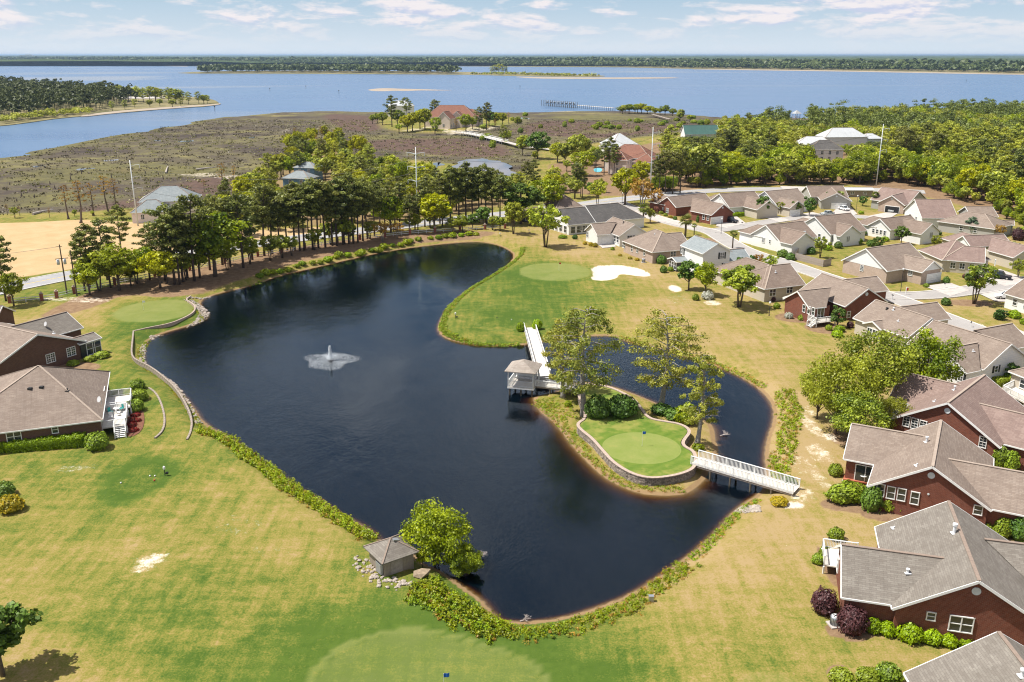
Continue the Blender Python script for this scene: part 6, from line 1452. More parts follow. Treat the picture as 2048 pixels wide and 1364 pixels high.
for px, b, t, kd, lb in ((1300,445,415,'small','thin tree on the verge by the palms'),(1560,430,402,'small','thin tree between back-row drives'),(1662,412,380,'magnolia','dark tree left of the white car'),(1700,470,440,'small','loose tree behind the middle white gable'),(1755,500,468,'magnolia','dark tree behind the pale corner house'),(1868,500,468,'small','loose tree behind the tan-sided house'),(1660,470,442,'magnolia','dark tree between two white gables'),(1480,545,512,'darkoak','dark tree beside the two-storey house garage'),(1500,540,505,'magnolia','glossy tree beside the lane'),(1998,480,446,'myrtle','rusty tree by the grey board fence')):
    tree_px(kd, px, b, t, lb, 'garden trees', 1.0)

# ------------------------------------------------------------------ bridges and gazebo
def planks(m, a, b, w, z0, z1, step=.16, t=.05):
    a, b = np.array(a), np.array(b); d = b - a; L = np.linalg.norm(d); d = d / L; n = int(L / step); yaw = math.atan2(d[1], d[0]); rr = random.Random(4)
    for i in range(n):
        f = (i + .5) / n; p = a + d * L * f; m.box((p[0], p[1], z0 + (z1 - z0) * f + rr.uniform(-.004, .004)), (step * .9, w * rr.uniform(.985, 1.01), t), yaw)
def footbridge(label, a, b, w, z0, z1, rail_h=1.05, piles=True, name='footbridge', far_only=False, boards='deck_board', bay=1.9, water=POND_Z):
    """planked deck on stringers and piles, white railing on both sides"""
    a, b = np.array(a[:2]), np.array(b[:2]); root = empty(name, (a[0], a[1], z0), 0, label, 'bridge'); o = np.array([a[0], a[1], z0])
    d = (b - a) / np.linalg.norm(b - a); n = np.array([-d[1], d[0]]); L = np.linalg.norm(b - a)
    loc = lambda p, z: (p[0] - o[0], p[1] - o[1], z - o[2])
    m = MB(); planks(m, (0, 0), b - a, w, -.03, z1 - z0 - .03); tag(m.build('deck_planks', MAT[boards], root), kind='stuff')
    for k in (-1, 0, 1):
        m = MB(); m.beam(loc(a + n * k * (w / 2 - .12), z0 - .19), loc(b + n * k * (w / 2 - .12), z1 - .19), .1, .25); m.build('stringer', MAT['old_wood'], root)
    for k in (-1, 1):
        e0, e1 = a + n * k * (w / 2 - .06), b + n * k * (w / 2 - .06); nb = max(2, int(round(L / bay)))
        m = MB(); m.beam(loc(e0, z0 + rail_h), loc(e1, z1 + rail_h), .14, .06); m.build('handrail', MAT['white_paint'], root)
        m = MB(); m.box((0, 0, rail_h / 2), (.11, .11, rail_h + .06)); pm = m.mesh('post', MAT['white_paint'])
        for i in range(nb + 1):
            f = i / nb; p = e0 + (e1 - e0) * f; link('post', pm, root, loc(p, z0 + (z1 - z0) * f), math.atan2(d[1], d[0]))
        for i in range(nb):
            m = MB(); f0, f1 = i / nb, (i + 1) / nb; p0, p1 = e0 + (e1 - e0) * f0, e0 + (e1 - e0) * f1; za, zb = z0 + (z1 - z0) * f0, z0 + (z1 - z0) * f1
            m.beam(loc(p0, za + .1), loc(p1, zb + .1), .05, .09)
            nn = int(L / nb / .17)
            for j in range(1, nn):
                q = p0 + (p1 - p0) * j / nn; zz = za + (zb - za) * j / nn; m.box(loc(q, zz + .09 + rail_h / 2 - .06), (.05, .05, rail_h - .14), math.atan2(d[1], d[0]))
            m.build('baluster_panel', MAT['white_paint'], root)
    if piles:
        m = MB(); m.tube([(0, 0, -2.6), (0, 0, 0)], [.13, .12], 8); pm = m.mesh('pile', MAT['pile_wood'])
        for i in range(1, int(L / 3.0) + 1):
            f = i / (int(L / 3.0) + 1)
            for k in (-1, 1):
                q = a + d * L * f + n * k * (w / 2 - .2); link('pile', pm, root, loc(q, z0 + (z1 - z0) * f - .3))
    return root
footbridge('white railed footbridge from the right bank to the island green', P(1389.5,921,.62), P(1592,981,.35), 2.35, .62, .38)
BA, BB = P(1059,655,.15), P(1087,752,.45)
footbridge('long bleached footbridge from the far lawn to the gazebo', BA, BB, 2.3, .15, .45, .95)
gx = P(1048, 775, .4); J0 = P(1075,768,.45); J1 = P(1160,779,.45)
footbridge('short white boardwalk from the gazebo to the island', J0, J1, 1.9, .45, .52, .95)
gz_o = P(1047, 766, .45); gr = empty('gazebo', (gz_o[0], gz_o[1], .45), rad(-14), 'white gazebo with tan hipped roof standing on piles in the pond', 'gazebo')
gs = 2.1
m = MB(); m.box((0, 0, -.06), (gs * 2, gs * 2, .12)); m.build('floor', MAT['deck_board'], gr)
m = MB(); m.box((0, 0, -.22), (gs * 2.02, gs * 2.02, .18)); m.build('rim_joist', MAT['white_paint'], gr)
m = MB(); m.box((0, 0, 1.2), (.17, .17, 2.4)); pm = m.mesh('post', MAT['white_paint'])
m = MB(); m.tube([(0, 0, -3.0), (0, 0, -.3)], [.14, .14], 8); lm = m.mesh('pile', MAT['pile_wood'])
for x in (-1, 1):
    for y_ in (-1, 1): link('post', pm, gr, (x * (gs - .12), y_ * (gs - .12), 0)); link('pile', lm, gr, (x * (gs - .3), y_ * (gs - .3), 0))
link('pile', lm, gr, (0, -gs + .3, 0)); link('pile', lm, gr, (0, gs - .3, 0))
for a, b in (((-1, -1), (1, -1)), ((-1, -1), (-1, 1)), ((-1, 1), (1, 1))):
    m = MB(); q = gs - .12; railing(m, (a[0] * q, a[1] * q, 0), (b[0] * q, b[1] * q, 0), .95, bay=5); m.build('railing', MAT['white_paint'], gr)
m = MB(); m.box((0, gs - .5, .45), (3.4, .5, .07)); m.box((0, gs - .25, .75), (3.4, .06, .5)); m.box((-1.4, gs - .5, .22), (.1, .4, .44)); m.box((1.4, gs - .5, .22), (.1, .4, .44)); m.build('bench', MAT['white_paint'], gr)
m = MB()
for a, b in (((-1, -1), (1, -1)), ((1, -1), (1, 1)), ((1, 1), (-1, 1)), ((-1, 1), (-1, -1))): m.beam((a[0] * (gs - .1), a[1] * (gs - .1), 2.45), (b[0] * (gs - .1), b[1] * (gs - .1), 2.45), .16, .22)
m.build('beam', MAT['white_paint'], gr)
e = gs + .4; zt, zp = 2.62, 3.9
m = MB(); m.solid([(-e, -e, zt), (e, -e, zt), (e, e, zt), (-e, e, zt), (0, -.35, zp), (0, .35, zp), (-e, -e, zt - .12), (e, -e, zt - .12), (e, e, zt - .12), (-e, e, zt - .12)], [(0, 1, 4), (1, 2, 5, 4), (2, 3, 5), (3, 0, 4, 5), (9, 8, 7, 6), (0, 6, 7, 1), (1, 7, 8, 2), (2, 8, 9, 3), (3, 9, 6, 0)])
rf = m.build('roof', MAT['roof_gazebo'], gr, uv=True)

# ------------------------------------------------------------------ pump house, rocks
ph = P(778, 1148, -.15); cen = (P(741,1125,-.1) + P(814,1125,-.1)) / 2
ca, cb, cc = P(770,1157,-.2)[:2], P(740,1128,-.2)[:2], P(815,1138,-.2)[:2]
d = (ca - cb) / np.linalg.norm(ca - cb); yaw = math.atan2(d[1], d[0]); n = np.array([-d[1], d[0]])
Lw, Ww = 3.3, 3.3; c2 = ca - d * Lw / 2 + n * Ww / 2
pr = empty('pump_house', (c2[0], c2[1], -.5), yaw, 'weathered wooden pump house with shingled hip roof on the near bank', 'shed')
m = MB()
k = int(Lw / .16)
for i in range(k):
    u = -Lw / 2 + (i + .5) * Lw / k
    for s in (-1, 1): m.box((u, s * Ww / 2, 1.15), (Lw / k * .93, .05 + .012 * (i % 2), 2.3)); m.box((s * Lw / 2, u, 1.15), (.05 + .012 * (i % 2), Ww / k * .93, 2.3))
m.build('wall_boards', MAT['siding_wood'], pr, uv=True)
m = MB(); m.box((0, 0, 1.1), (Lw - .08, Ww - .08, 2.2)); m.build('wall', MAT['shutter'], pr)
e = Lw / 2 + .45; zt, zp = 2.3, 3.6
m = MB(); m.solid([(-e, -e, zt), (e, -e, zt), (e, e, zt), (-e, e, zt), (0, 0, zp), (-e, -e, zt - .1), (e, -e, zt - .1), (e, e, zt - .1), (-e, e, zt - .1)], [(0, 1, 4), (1, 2, 4), (2, 3, 4), (3, 0, 4), (8, 7, 6, 5), (0, 5, 6, 1), (1, 6, 7, 2), (2, 7, 8, 3), (3, 8, 5, 0)])
rf = m.build('roof', MAT['roof_grey'], pr, uv=True)
m = MB(); m.beam((.25, .1, zp - .1), (.25, .75, zp - .32), .55, .12); m.build('roof_vent', MAT['metal_grey'], rf)
for s1 in (-1, 1):
    for s2 in (-1, 1):
        m = MB(); m.beam((0, 0, zp + .02), (s1 * e, s2 * e, zt + .03), .16, .05); m.build('hip_cap', MAT['ridge_cap_dark'], rf)
m = MB(); m.box((Lw * .28, -Ww / 2 - .2, 1.25), (1.0, .3, 1.1)); eb = m.build('electrical_box', MAT['metal_grey'], pr)
m = MB(); m.box((Lw * .28 - .62, -Ww / 2 - .22, .9), (.14, .14, 2.0)); m.build('post', MAT['old_wood'], pr)
m = MB(); m.box((Lw / 2 + .04, -.3, 1.0), (.06, 1.3, 1.95)); m.build('door', MAT['old_wood'], pr)

def rock_meshes(seed, n=5, mat='rock'):
    out_ = []
    for k in range(n):
        rng = np.random.default_rng(seed + k); bm = bmesh.new(); bmesh.ops.create_icosphere(bm, subdivisions=1, radius=1)
        for v in bm.verts: v.co *= float(rng.uniform(.65, 1.15)); v.co.z *= .65
        me = bpy.data.meshes.new('rock'); bm.to_mesh(me); bm.free(); me.materials.append(MAT[mat]); out_.append(me)
    return out_
ROCKS = rock_meshes(300)
RR = random.Random(8)
def rock_heap(pix, width, step, lo, hi, label, group, limit=60):
    L = smooth_open(np.array([G(*q)[:2] for q in pix]), 1); k = 0
    for q in arc_pts(L, step, False):
        for _ in range(max(1, int(width / .42))):
            p = q + np.array([RR.uniform(-.5, .5), RR.uniform(-.5, .5)]) * width; r = RR.uniform(lo, hi); k += 1
            o = link('rock', RR.choice(ROCKS), None, (p[0], p[1], gz(*p) + r * .25), RR.uniform(0, 6)); o.scale = (r, r * RR.uniform(.7, 1.1), r * RR.uniform(.7, 1.0)); tag(o, label, 'rock', group)
rock_heap([(722,1122),(732,1136),(752,1152),(772,1166),(795,1172),(820,1172)], 1.9, .36, .14, .34, 'broken stone in the heap at the foot of the pump house', 'stones round the pump house')
o = link('boulder', rock_meshes(340, 1, 'boulder')[0], None, (*G(843, 1152)[:2], G(843, 1152)[2] + .35), .4); o.scale = (1.0, .75, .7); tag(o, 'large brown boulder between the pump house and the green tree', 'boulder')
def riprap(name, pix, width, n, label, seed, lo=.14, hi=.34):
    L = smooth_open(np.array([G(*q)[:2] for q in pix]), 2); q = arc_pts(L, .1, False); rng = np.random.default_rng(seed)
    t = np.gradient(q, axis=0); t /= np.linalg.norm(t, axis=1)[:, None]; nn = np.stack([-t[:, 1], t[:, 0]], 1); V, Fc = [], []
    for _ in range(n):
        i = rng.integers(len(q)); p = q[i] + nn[i] * rng.uniform(-.5, .5) * width; me = ROCKS[rng.integers(5)]; r = rng.uniform(lo, hi); a = rng.uniform(0, 6.3); b = len(V); z = gz(*p)
        for v in me.vertices:
            x, y_, zz = v.co; V.append((p[0] + r * (x * math.cos(a) - y_ * math.sin(a)), p[1] + r * (x * math.sin(a) + y_ * math.cos(a)), z + r * zz + r * .2))
        for f in me.polygons: Fc.append(tuple(b + k for k in f.vertices))
    me = bpy.data.meshes.new(name); me.from_pydata(V, [], Fc); me.materials.append(MAT['rock'])
    return tag(link(name, me), label, 'riprap', kind='stuff')
riprap('riprap', [(377,600),(392,610),(412,628),(405,642),(370,655),(330,666),(300,676)], 2.1, 620, 'stone bank below the left putting green', 1)
riprap('riprap', [(290,690),(283,710),(286,730),(305,742),(335,760),(365,792),(385,830),(400,850)], 1.0, 380, 'narrow stone edge along the left lawn', 2)
riprap('riprap', [(1478,1018),(1500,1020),(1520,1016)], 2.2, 150, 'small pile of pale stones below the railed footbridge', 3, .12, .3)
riprap('riprap', [(375,596),(420,592),(450,583)], .8, 90, 'scattered stones near the shaded bank', 4)

# edging walls on the left lawn
def edging(name, pix, h, label, z=None, mat='timber', w=.28):
    L = smooth_open(np.array([G(*q)[:2] for q in pix]), 2); q = arc_pts(L, .9, False); root = empty(name, (q[0][0], q[0][1], 0), 0, label, 'retaining wall'); me = MB(); me.box((0, 0, 0), (1, w, 1)); me = me.mesh('wall_block', MAT[mat])
    for i in range(len(q) - 1):
        d = q[i + 1] - q[i]; c = (q[i] + q[i + 1]) / 2; zt = .12
        o = link('wall_block', me, root, (c[0] - q[0][0], c[1] - q[0][1], zt - h / 2 + RR.uniform(-.012, .012)), math.atan2(d[1], d[0])); o.scale = (np.linalg.norm(d) * .99, 1, h)
edging('edging_wall', [(267,662),(265,690),(263,712),(270,725),(300,742),(330,764),(355,788),(375,820),(385,845),(382,865),(374,880)], 1.0, 'long low wall holding the left lawn above the stones', mat='block_stone')
edging('edging_wall', [(268,662),(300,656),(340,648),(370,637),(388,628),(392,618),(382,608),(370,600),(385,592)], .9, 'pale stone wall curving round the left putting green', mat='cap_stone')
edging('edging_wall', [(298,776),(310,784),(320,800),(328,825),(330,848),(324,866),(306,880)], .75, 'short curved wall on the lawn beside the left deck', mat='block_stone')
m = MB(); m.poly([(*p, .03) for p in smooth_closed(PP([(258,825),(285,818),(290,838),(284,862),(262,875),(248,868),(252,845)], .03), 1)]); o = m.build('mulch_bed', MAT['mulch']); tag(o, kind='structure')
if o.data.polygons[0].normal.z < 0: o.data.flip_normals()

# ------------------------------------------------------------------ fountain
fo = P(661, 722, POND_Z); fr = empty('fountain', (fo[0], fo[1], POND_Z), 0, 'white fountain jet spraying in the middle of the pond', 'fountain')
m = MB(); m.tube([(0, 0, -.1), (0, 0, .12), (0, 0, .14)], [.55, .5, .2], 16); m.tube([(0, 0, .1), (0, 0, .35)], [.09, .07], 8); m.build('float', MAT['black_metal'], fr)
T = newmat('spray'); sb = T.n('ShaderNodeBsdfDiffuse', Color=(.86, .9, .93, 1)); ts = T.n('ShaderNodeBsdfTranslucent', Color=(.86, .9, .93, 1)); out(T, T.n('ShaderNodeMixShader', i0=.4, i1=sb, i2=ts))
def drops(name, pts, sz, seed, parent):
    rng = np.random.default_rng(seed); n = len(pts); u = rng.normal(size=(n, 3)); u /= np.linalg.norm(u, axis=1)[:, None]; v = np.cross(u, rng.normal(size=(n, 3))); v /= np.linalg.norm(v, axis=1)[:, None]; s = (sz * rng.uniform(.5, 1.4, n))[:, None]
    V = np.stack([pts - u * s, pts - v * s, pts + u * s, pts + v * s], 1)
    o = link(name, leaf_mesh(name, V, np.full(n, .5), 'spray'), parent); return tag(o, kind='stuff')
rng = np.random.default_rng(9)
n = 2600; tt = rng.random(n); r = .17 - .11 * tt; pts = np.stack([rng.normal(0, 1, n) * r, rng.normal(0, 1, n) * r, (.3 + 2.5 * tt ** .8)], 1); drops('jet', pts, .045, 1, fr)
n = 5200; a = rng.uniform(0, 6.283, n); v0 = rng.uniform(2.0, 5.2, n); el = rng.uniform(.75, 1.25, n); t = rng.random(n) ** 1.2 * (2 * v0 * np.sin(el) / 9.8)
hr = v0 * np.cos(el) * t; pts = np.stack([hr * np.cos(a), hr * np.sin(a), .3 + v0 * np.sin(el) * t - 4.9 * t * t], 1); drops('spray', pts[pts[:, 2] > 0], .03, 2, fr)
n = 9500; a = rng.uniform(0, 6.283, n); R = 4.3 * (1 + .15 * np.sin(3 * a) + .1 * np.sin(5 * a + 1)); rr_ = R * (rng.random(n) ** .5) * rng.uniform(.9, 1.1, n); pts = np.stack([rr_ * np.cos(a), rr_ * np.sin(a) * 1.0, np.full(n, .03) + rng.random(n) * .06], 1); drops('splash_ring', pts, .03, 3, fr)

# ------------------------------------------------------------------ golf things
def flagstick(px, py, z, mat, label, h=2.1, rz=.3):
    b = P(px, py, z) if z else G(px, py); r = empty('flagstick', b, rz, label, 'flag', 'flags on the greens'); m = MB(); m.tube([(0, 0, 0), (0, 0, h)], [.018, .014], 6); m.build('pole', MAT['white_paint'], r)
    m = MB(); V = []; k = 5
    for i in range(k):
        x0, x1 = .5 * i / k, .5 * (i + 1) / k; y0, y1 = .05 * math.sin(i * 1.4), .05 * math.sin((i + 1) * 1.4)
        m.solid([(x0, y0, h - .42), (x1, y1, h - .42), (x1, y1, h - .04), (x0, y0, h - .04), (x0, y0 + .01, h - .42), (x1, y1 + .01, h - .42), (x1, y1 + .01, h - .04), (x0, y0 + .01, h - .04)], [(0, 1, 2, 3), (7, 6, 5, 4), (3, 2, 6, 7), (0, 4, 5, 1)])
    m.build('flag', MAT[mat], r); m = MB(); m.tube([(0, 0, .004), (0, 0, .01)], [.07, .07], 10); m.build('cup', MAT['black_metal'], r)
flagstick(1284, 892, TERR_Z, 'blue_flag', 'flagstick with blue flag on the island green'); flagstick(1118, 541, 0, 'red_flag', 'flagstick with red flag on the far green', 2.0)
flagstick(287, 620, 0, 'white_flag', 'flagstick with white flag on the left green', 2.0); flagstick(888, 1390, 0, 'blue_flag', 'flagstick with blue flag on the nearest green')
def ball_washer(px, py, label):
    b = G(px, py); r = empty('ball_washer', b, 0, label, 'ball washer', 'ball washer posts'); m = MB(); m.tube([(0, 0, 0), (0, 0, .85)], [.05, .05], 8); m.build('post', MAT['black_metal'], r)
    m = MB(); m.tube([(0, 0, .85), (0, 0, .9), (0, 0, 1.2), (0, 0, 1.3)], [.1, .15, .15, .04], 10); m.build('drum', MAT['white_paint'], r); m = MB(); m.box((.28, 0, .35), (.3, .3, .24)); m.build('bin', MAT['black_metal'], r)
ball_washer(330, 951, 'ball washer post on the round tee at left'); ball_washer(1000, 474, 'dark post with drum at the far end of the pond'); ball_washer(1058, 467, 'small post by the lawn near the single leafy tree'); ball_washer(911, 637, 'ball washer post on the far lawn point')
for px, py, mt, lb in ((300,953,'white_paint','right of two white tee markers'),(310,953,'white_paint','left-hand white tee marker'),(309,962,'red_flag','red tee marker'),(242,967,'white_paint','lone white tee marker'),(994,636,'black_metal','dark tee marker on the far lawn point'),(1023,640,'white_paint','pale tee marker on the far lawn point')):
    b = G(px, py); m = MB(); m.tube([(0, 0, 0), (0, 0, .05), (0, 0, .16), (0, 0, .2)], [.03, .1, .1, .03], 8); tag(m.build('tee_marker', MAT[mt], None, True, loc=b), lb + (' on the round tee' if px < 900 else ''), 'tee marker', 'tee markers')
for px, py, lb in ((1302,1203,'green valve box on the bank at the nearest shore'),(190,766,'pale utility box beside the tan roof on the left lawn')):
    b = G(px, py); m = MB(); m.box((0, 0, .3), (.45, .35, .6)); m.box((0, 0, .63), (.5, .4, .06)); tag(m.build('utility_box', MAT['metal_grey'], None, loc=b), lb, 'utility box')
# fallen branches
def dead_branch(px, py, L, label, seed, z=None, yaw=.3):
    rng = np.random.default_rng(seed); b = P(px, py, POND_Z); m = MB()
    def grow(p, d, l, r, k):
        q = p + d * l; m.tube([tuple(p), tuple(q)], [r, r * .6], 4, cap=False)
        if k:
            for _ in range(4):
                nd = d + rng.normal(size=3) * .55; nd[2] = abs(nd[2]) * .8; nd /= np.linalg.norm(nd); grow(p + d * l * rng.uniform(.5, 1), nd, l * rng.uniform(.5, .8), r * .55, k - 1)
    grow(np.array([0, 0, 0.]), np.array([math.cos(yaw), math.sin(yaw), .22]), L, .07, 3)
    tag(m.build('dead_branch', MAT['dead_wood'], loc=(b[0], b[1], POND_Z + .05)), label, 'branch')
dead_branch(1400, 838, 1.7, 'bare fallen tree top in the water behind the grey-trunked cypress', 1, yaw=.5); dead_branch(1440, 872, .8, 'small bare branch in the water right of the island', 2, yaw=.2); dead_branch(948, 1118, .8, 'bare twigs hanging over the water by the low bright tree', 3, yaw=.6); dead_branch(1040, 1243, .55, 'grey driftwood twigs on the nearest shore', 4, yaw=.2)

# ------------------------------------------------------------------ air conditioners, furniture
def ac_unit(px, py, label, s=1.0):
    b = G(px, py); r = empty('air_conditioner', b, .2, label, 'air conditioner', 'air conditioners'); m = MB(); m.box((0, 0, .06), (1.15 * s, 1.15 * s, .12)); m.build('pad', MAT['concrete'], r)
    m = MB(); m.tube([(0, 0, .12), (0, 0, .95), (0, 0, 1.0)], [.43 * s, .43 * s, .36 * s], 20); c = m.build('casing', MAT['metal_grey'], r, True); m = MB()
    for k in range(20): t = 6.283 * k / 20; m.box((.435 * s * math.cos(t), .435 * s * math.sin(t), .52), (.02, .03, .7), t)
    m.build('grille', MAT['black_metal'], r); m = MB(); m.tube([(0, 0, 1.005), (0, 0, 1.015)], [.30 * s, .30 * s], 16); f = m.build('fan_guard', MAT['white_paint'], r)
    m = MB(); m.box((0, 0, 1.03), (.55 * s, .09, .015), .5); m.box((0, 0, 1.032), (.55 * s, .09, .015), 2.1); m.build('fan_blade', MAT['black_metal'], f)
ac_unit(1669, 1250, 'round air conditioner on a pad between the purple shrubs'); ac_unit(1287, 525, 'dark air conditioner against the pale brick house')
ac_unit(1533, 600, 'air conditioner beside the tan-sided house'); ac_unit(1870, 478, 'air conditioner behind the white house with small windows')
def chair(x, y_, z, rz, mat, label):
    r = empty('patio_chair', (x, y_, z), rz, label, 'chair', 'chairs on the left deck'); m = MB(); m.box((0, 0, .42), (.5, .5, .05)); m.build('seat', MAT[mat], r); m = MB(); m.box((0, .24, .72), (.5, .05, .55)); m.build('backrest', MAT[mat], r)
    m = MB(); m.box((0, 0, .2), (.04, .04, .4)); me = m.mesh('leg', MAT['white_paint'])
    for sx in (-.22, .22):
        for sy in (-.22, .22): link('leg', me, r, (sx, sy, 0))
fd, u, nr, LL, z = L2D
for f, o_, rz, mt, lb in ((.22, 1.0, .3, 'white_paint', 'white chair nearest the deck steps'), (.36, .9, 1.2, 'teal_cloth', 'teal-cushioned chair against the house on the deck'), (.42, 2.3, -.6, 'teal_cloth', 'teal-cushioned chair at the deck rail'), (.30, 1.9, 2.4, 'white_paint', 'white chair in the middle of the left deck')):
    q = fd + u * LL * f + nr * o_; chair(q[0], q[1], z, rz, mt, lb)
q = fd + u * LL * .38 + nr * 1.7; tr_ = empty('patio_table', (q[0], q[1], z), 0, 'small round white table on the left deck', 'table'); m = MB(); m.tube([(0, 0, .7), (0, 0, .74)], [.45, .45], 16); m.build('table_top', MAT['white_paint'], tr_); m = MB(); m.tube([(0, 0, 0), (0, 0, .7)], [.05, .04], 8); m.build('leg', MAT['white_paint'], tr_)
q = P(1726, 962, .35); tr_ = empty('patio_table', (q[0], q[1], .35), 0, 'small white table on the red brick patio', 'table'); m = MB(); m.tube([(0, 0, .68), (0, 0, .72)], [.4, .4], 14); m.build('table_top', MAT['white_paint'], tr_); m = MB(); m.tube([(0, 0, 0), (0, 0, .68)], [.05, .04], 8); m.build('leg', MAT['white_paint'], tr_)
q = P(1762, 836, .5); tr_ = empty('barbecue', (q[0], q[1], .5), .6, 'silver barbecue on the patio of the rosy-roofed house', 'barbecue'); m = MB(); m.box((0, 0, .45), (1.1, .5, .8)); m.build('cart', MAT['metal_grey'], tr_); m = MB(); m.tube([(-.45, 0, .95), (.45, 0, .95)], [.28, .28], 12); m.build('lid', MAT['chrome'], tr_, True)

# ------------------------------------------------------------------ fences, poles, street furniture
def pillar(px, py, label, h=1.5):
    b = G(px, py); r = empty('brick_pillar', b, .3, label, 'pillar', 'brick pillars of the roadside fence'); m = MB(); m.box((0, 0, h / 2), (.62, .62, h)); m.build('shaft', MAT['brick_pillar'], r); m = MB(); m.box((0, 0, h + .06), (.78, .78, .12)); m.tube([(0, 0, h + .1), (0, 0, h + .2), (0, 0, h + .4), (0, 0, h + .48)], [.1, .2, .2, .05], 10); m.build('cap', MAT['cap_stone'], r); return b
FN = [(20,606),(84,601),(114,596),(149,587),(230,570),(310,553),(380,541),(450,527),(516,513),(564,506),(610,498),(675,486),(720,480),(770,474),(820,469),(870,465),(920,462),(970,459),(1010,457)]
words = ['first', 'second', 'third', 'fourth', 'fifth', 'sixth', 'seventh', 'eighth', 'ninth', 'tenth', 'eleventh', 'twelfth', 'thirteenth', 'fourteenth', 'fifteenth', 'sixteenth', 'seventeenth', 'eighteenth', 'last']
fb = [pillar(px, py, '%s brick pillar from the left in the white roadside fence' % w_) for (px, py), w_ in zip(FN, words)]
for i, (a, b) in enumerate(zip(fb, fb[1:])):
    r = empty('rail_fence', a, 0, 'white rail fence between the %s and %s brick pillar from the left' % (words[i], words[i + 1]), 'fence', 'white rail fence along the road'); d = Vector(b - a); n_ = max(1, int(d.length / 2.4))
    for z_ in (.45, .95):
        m = MB(); m.beam((0, 0, z_), (d.x, d.y, z_ + d.z), .05, .14); m.build('rail', MAT['white_paint'], r)
    m = MB(); m.box((0, 0, .55), (.12, .12, 1.1)); me = m.mesh('post', MAT['white_paint'])
    for k in range(1, n_): link('post', me, r, d * (k / n_))
def plank_fence(a, b, label, h=1.8, mat='old_wood'):
    d = Vector(b - a); r = empty('board_fence', a, math.atan2(d.y, d.x), label, 'fence', 'wooden board fences'); L = d.length; n_ = int(L / .3); m = MB(); m.box((0, 0, h / 2), (.27, .03, h)); me = m.mesh('board', MAT[mat])
    for i in range(n_):
        o = link('board', me, r, ((i + .5) * L / n_, RR.uniform(-.01, .01), RR.uniform(-.05, 0))); 
    for z_ in (.4, h - .3): m = MB(); m.beam((0, .05, z_), (L, .05, z_), .05, .09); m.build('rail', MAT[mat], r)
plank_fence(G(1590,519), G(1646,534), 'weathered board fence along the lane'); plank_fence(G(1646,534), G(1662,530), 'end panel of the weathered board fence at the lane'); plank_fence(G(1590,519), G(1598,507), 'short board fence by the white gable'); plank_fence(G(1991,466), G(2040,470), 'grey board fence behind the broad tan roof')
def steel_pole(px, base, top, label, arms=3, r0=.26, side=1):
    b = G(px, base); h = height_at(top, b); r = empty('transmission_pole', b, 0, label, 'power pole', 'tall steel power poles'); m = MB(); m.tube([(0, 0, 0), (0, 0, h)], [r0, r0 * .45], 12); m.build('mast', MAT['pole_steel'], r, True)
    for k in range(arms):
        z_ = h * (.93 - .17 * k)
        for s in ((1, -1) if side == 0 else (side,)):
            m = MB(); m.tube([(0, 0, z_ - .5), (s * 1.3, .2, z_ - .1), (s * 2.6, .3, z_)], [.14, .09, .06], 6); m.tube([(s * 2.6, .3, z_), (s * 2.6, .3, z_ - 1.1)], [.09, .09], 6); m.build('arm', MAT['pole_steel'], r)
    return b, h
SP = [steel_pole(276, 452, 320, 'tall pale steel pole beside the half-built house'), steel_pole(836, 452, 294, 'steel pole with paired cross arms in the middle of the trees', 3, .22, 0), steel_pole(1300, 392, 254, 'tall steel pole before the pink house', 3, .24), steel_pole(1752, 372, 248, 'steel pole rising from the right-hand wood', 3, .24)]
def wood_pole(px, base, top, label, kit):
    b = G(px, base); h = height_at(top, b); r = empty('utility_pole', b, .5, label, 'utility pole', 'wooden utility poles by the road'); m = MB(); m.tube([(0, 0, 0), (0, 0, h)], [.17, .11], 8); m.build('pole', MAT['wood_pole'], r)
    if kit:
        m = MB(); m.beam((-1.3, 0, h * .72), (1.3, 0, h * .72), .12, .14); m.build('cross_arm', MAT['wood_pole'], r)
        for s in (-.75, .55):
            m = MB(); m.tube([(s, .28, h * .60), (s, .28, h * .70)], [.3, .3], 12); m.build('transformer', MAT['pole_steel'], r, True)
        m = MB(); m.beam((-.8, 0, h * .96), (.5, 0, h * .96), .08, .1); m.build('insulator_bar', MAT['wood_pole'], r)
    return b, h
UP = [wood_pole(134, 588, 489, 'wooden utility pole with transformers by the road', True), wood_pole(154, 592, 500, 'bare wooden pole right of the transformer pole', False)]
def wire(a, b, label, sag=1.2, r=.03):
    m = MB(); a, b = Vector(a), Vector(b); pts = []
    for i in range(17): f = i / 16; p = a.lerp(b, f); p.z -= sag * 4 * f * (1 - f); pts.append(p - a)
    m.tube(pts, [r] * 17, 4); tag(m.build('power_line', MAT['black_metal'], loc=a), label, 'wire', 'power lines')
for k in range(3):
    for i in range(3):
        (b0, h0), (b1, h1) = SP[i], SP[i + 1]; z0, z1 = h0 * (.93 - .17 * k) - 1.1, h1 * (.93 - .17 * k) - 1.1
        wire((b0[0] + 2.6, b0[1] + .3, b0[2] + z0), (b1[0] + 2.6, b1[1] + .3, b1[2] + z1), '%s power line strung between the %s pair of steel poles from the left' % (('top', 'middle', 'bottom')[k], ('first', 'second', 'third')[i]), 5, .035)
(b0, h0) = UP[0]; wire((b0[0], b0[1], b0[2] + h0 * .96), (b0[0] - 70, b0[1] - 14, h0 * .9), 'power line running left from the transformer pole', 2)
def street_lamp(px, base, top, label):
    b = G(px, base); h = height_at(top, b); r = empty('street_lamp', b, 0, label, 'street lamp', 'street lamps'); m = MB(); m.tube([(0, 0, 0), (0, 0, .5), (0, 0, h - .5)], [.12, .07, .05], 8); m.build('post', MAT['black_metal'], r); m = MB(); m.tube([(0, 0, h - .5), (0, 0, h - .35), (0, 0, h - .1), (0, 0, h)], [.07, .2, .22, .04], 10); m.build('lantern', MAT['white_paint'], r)
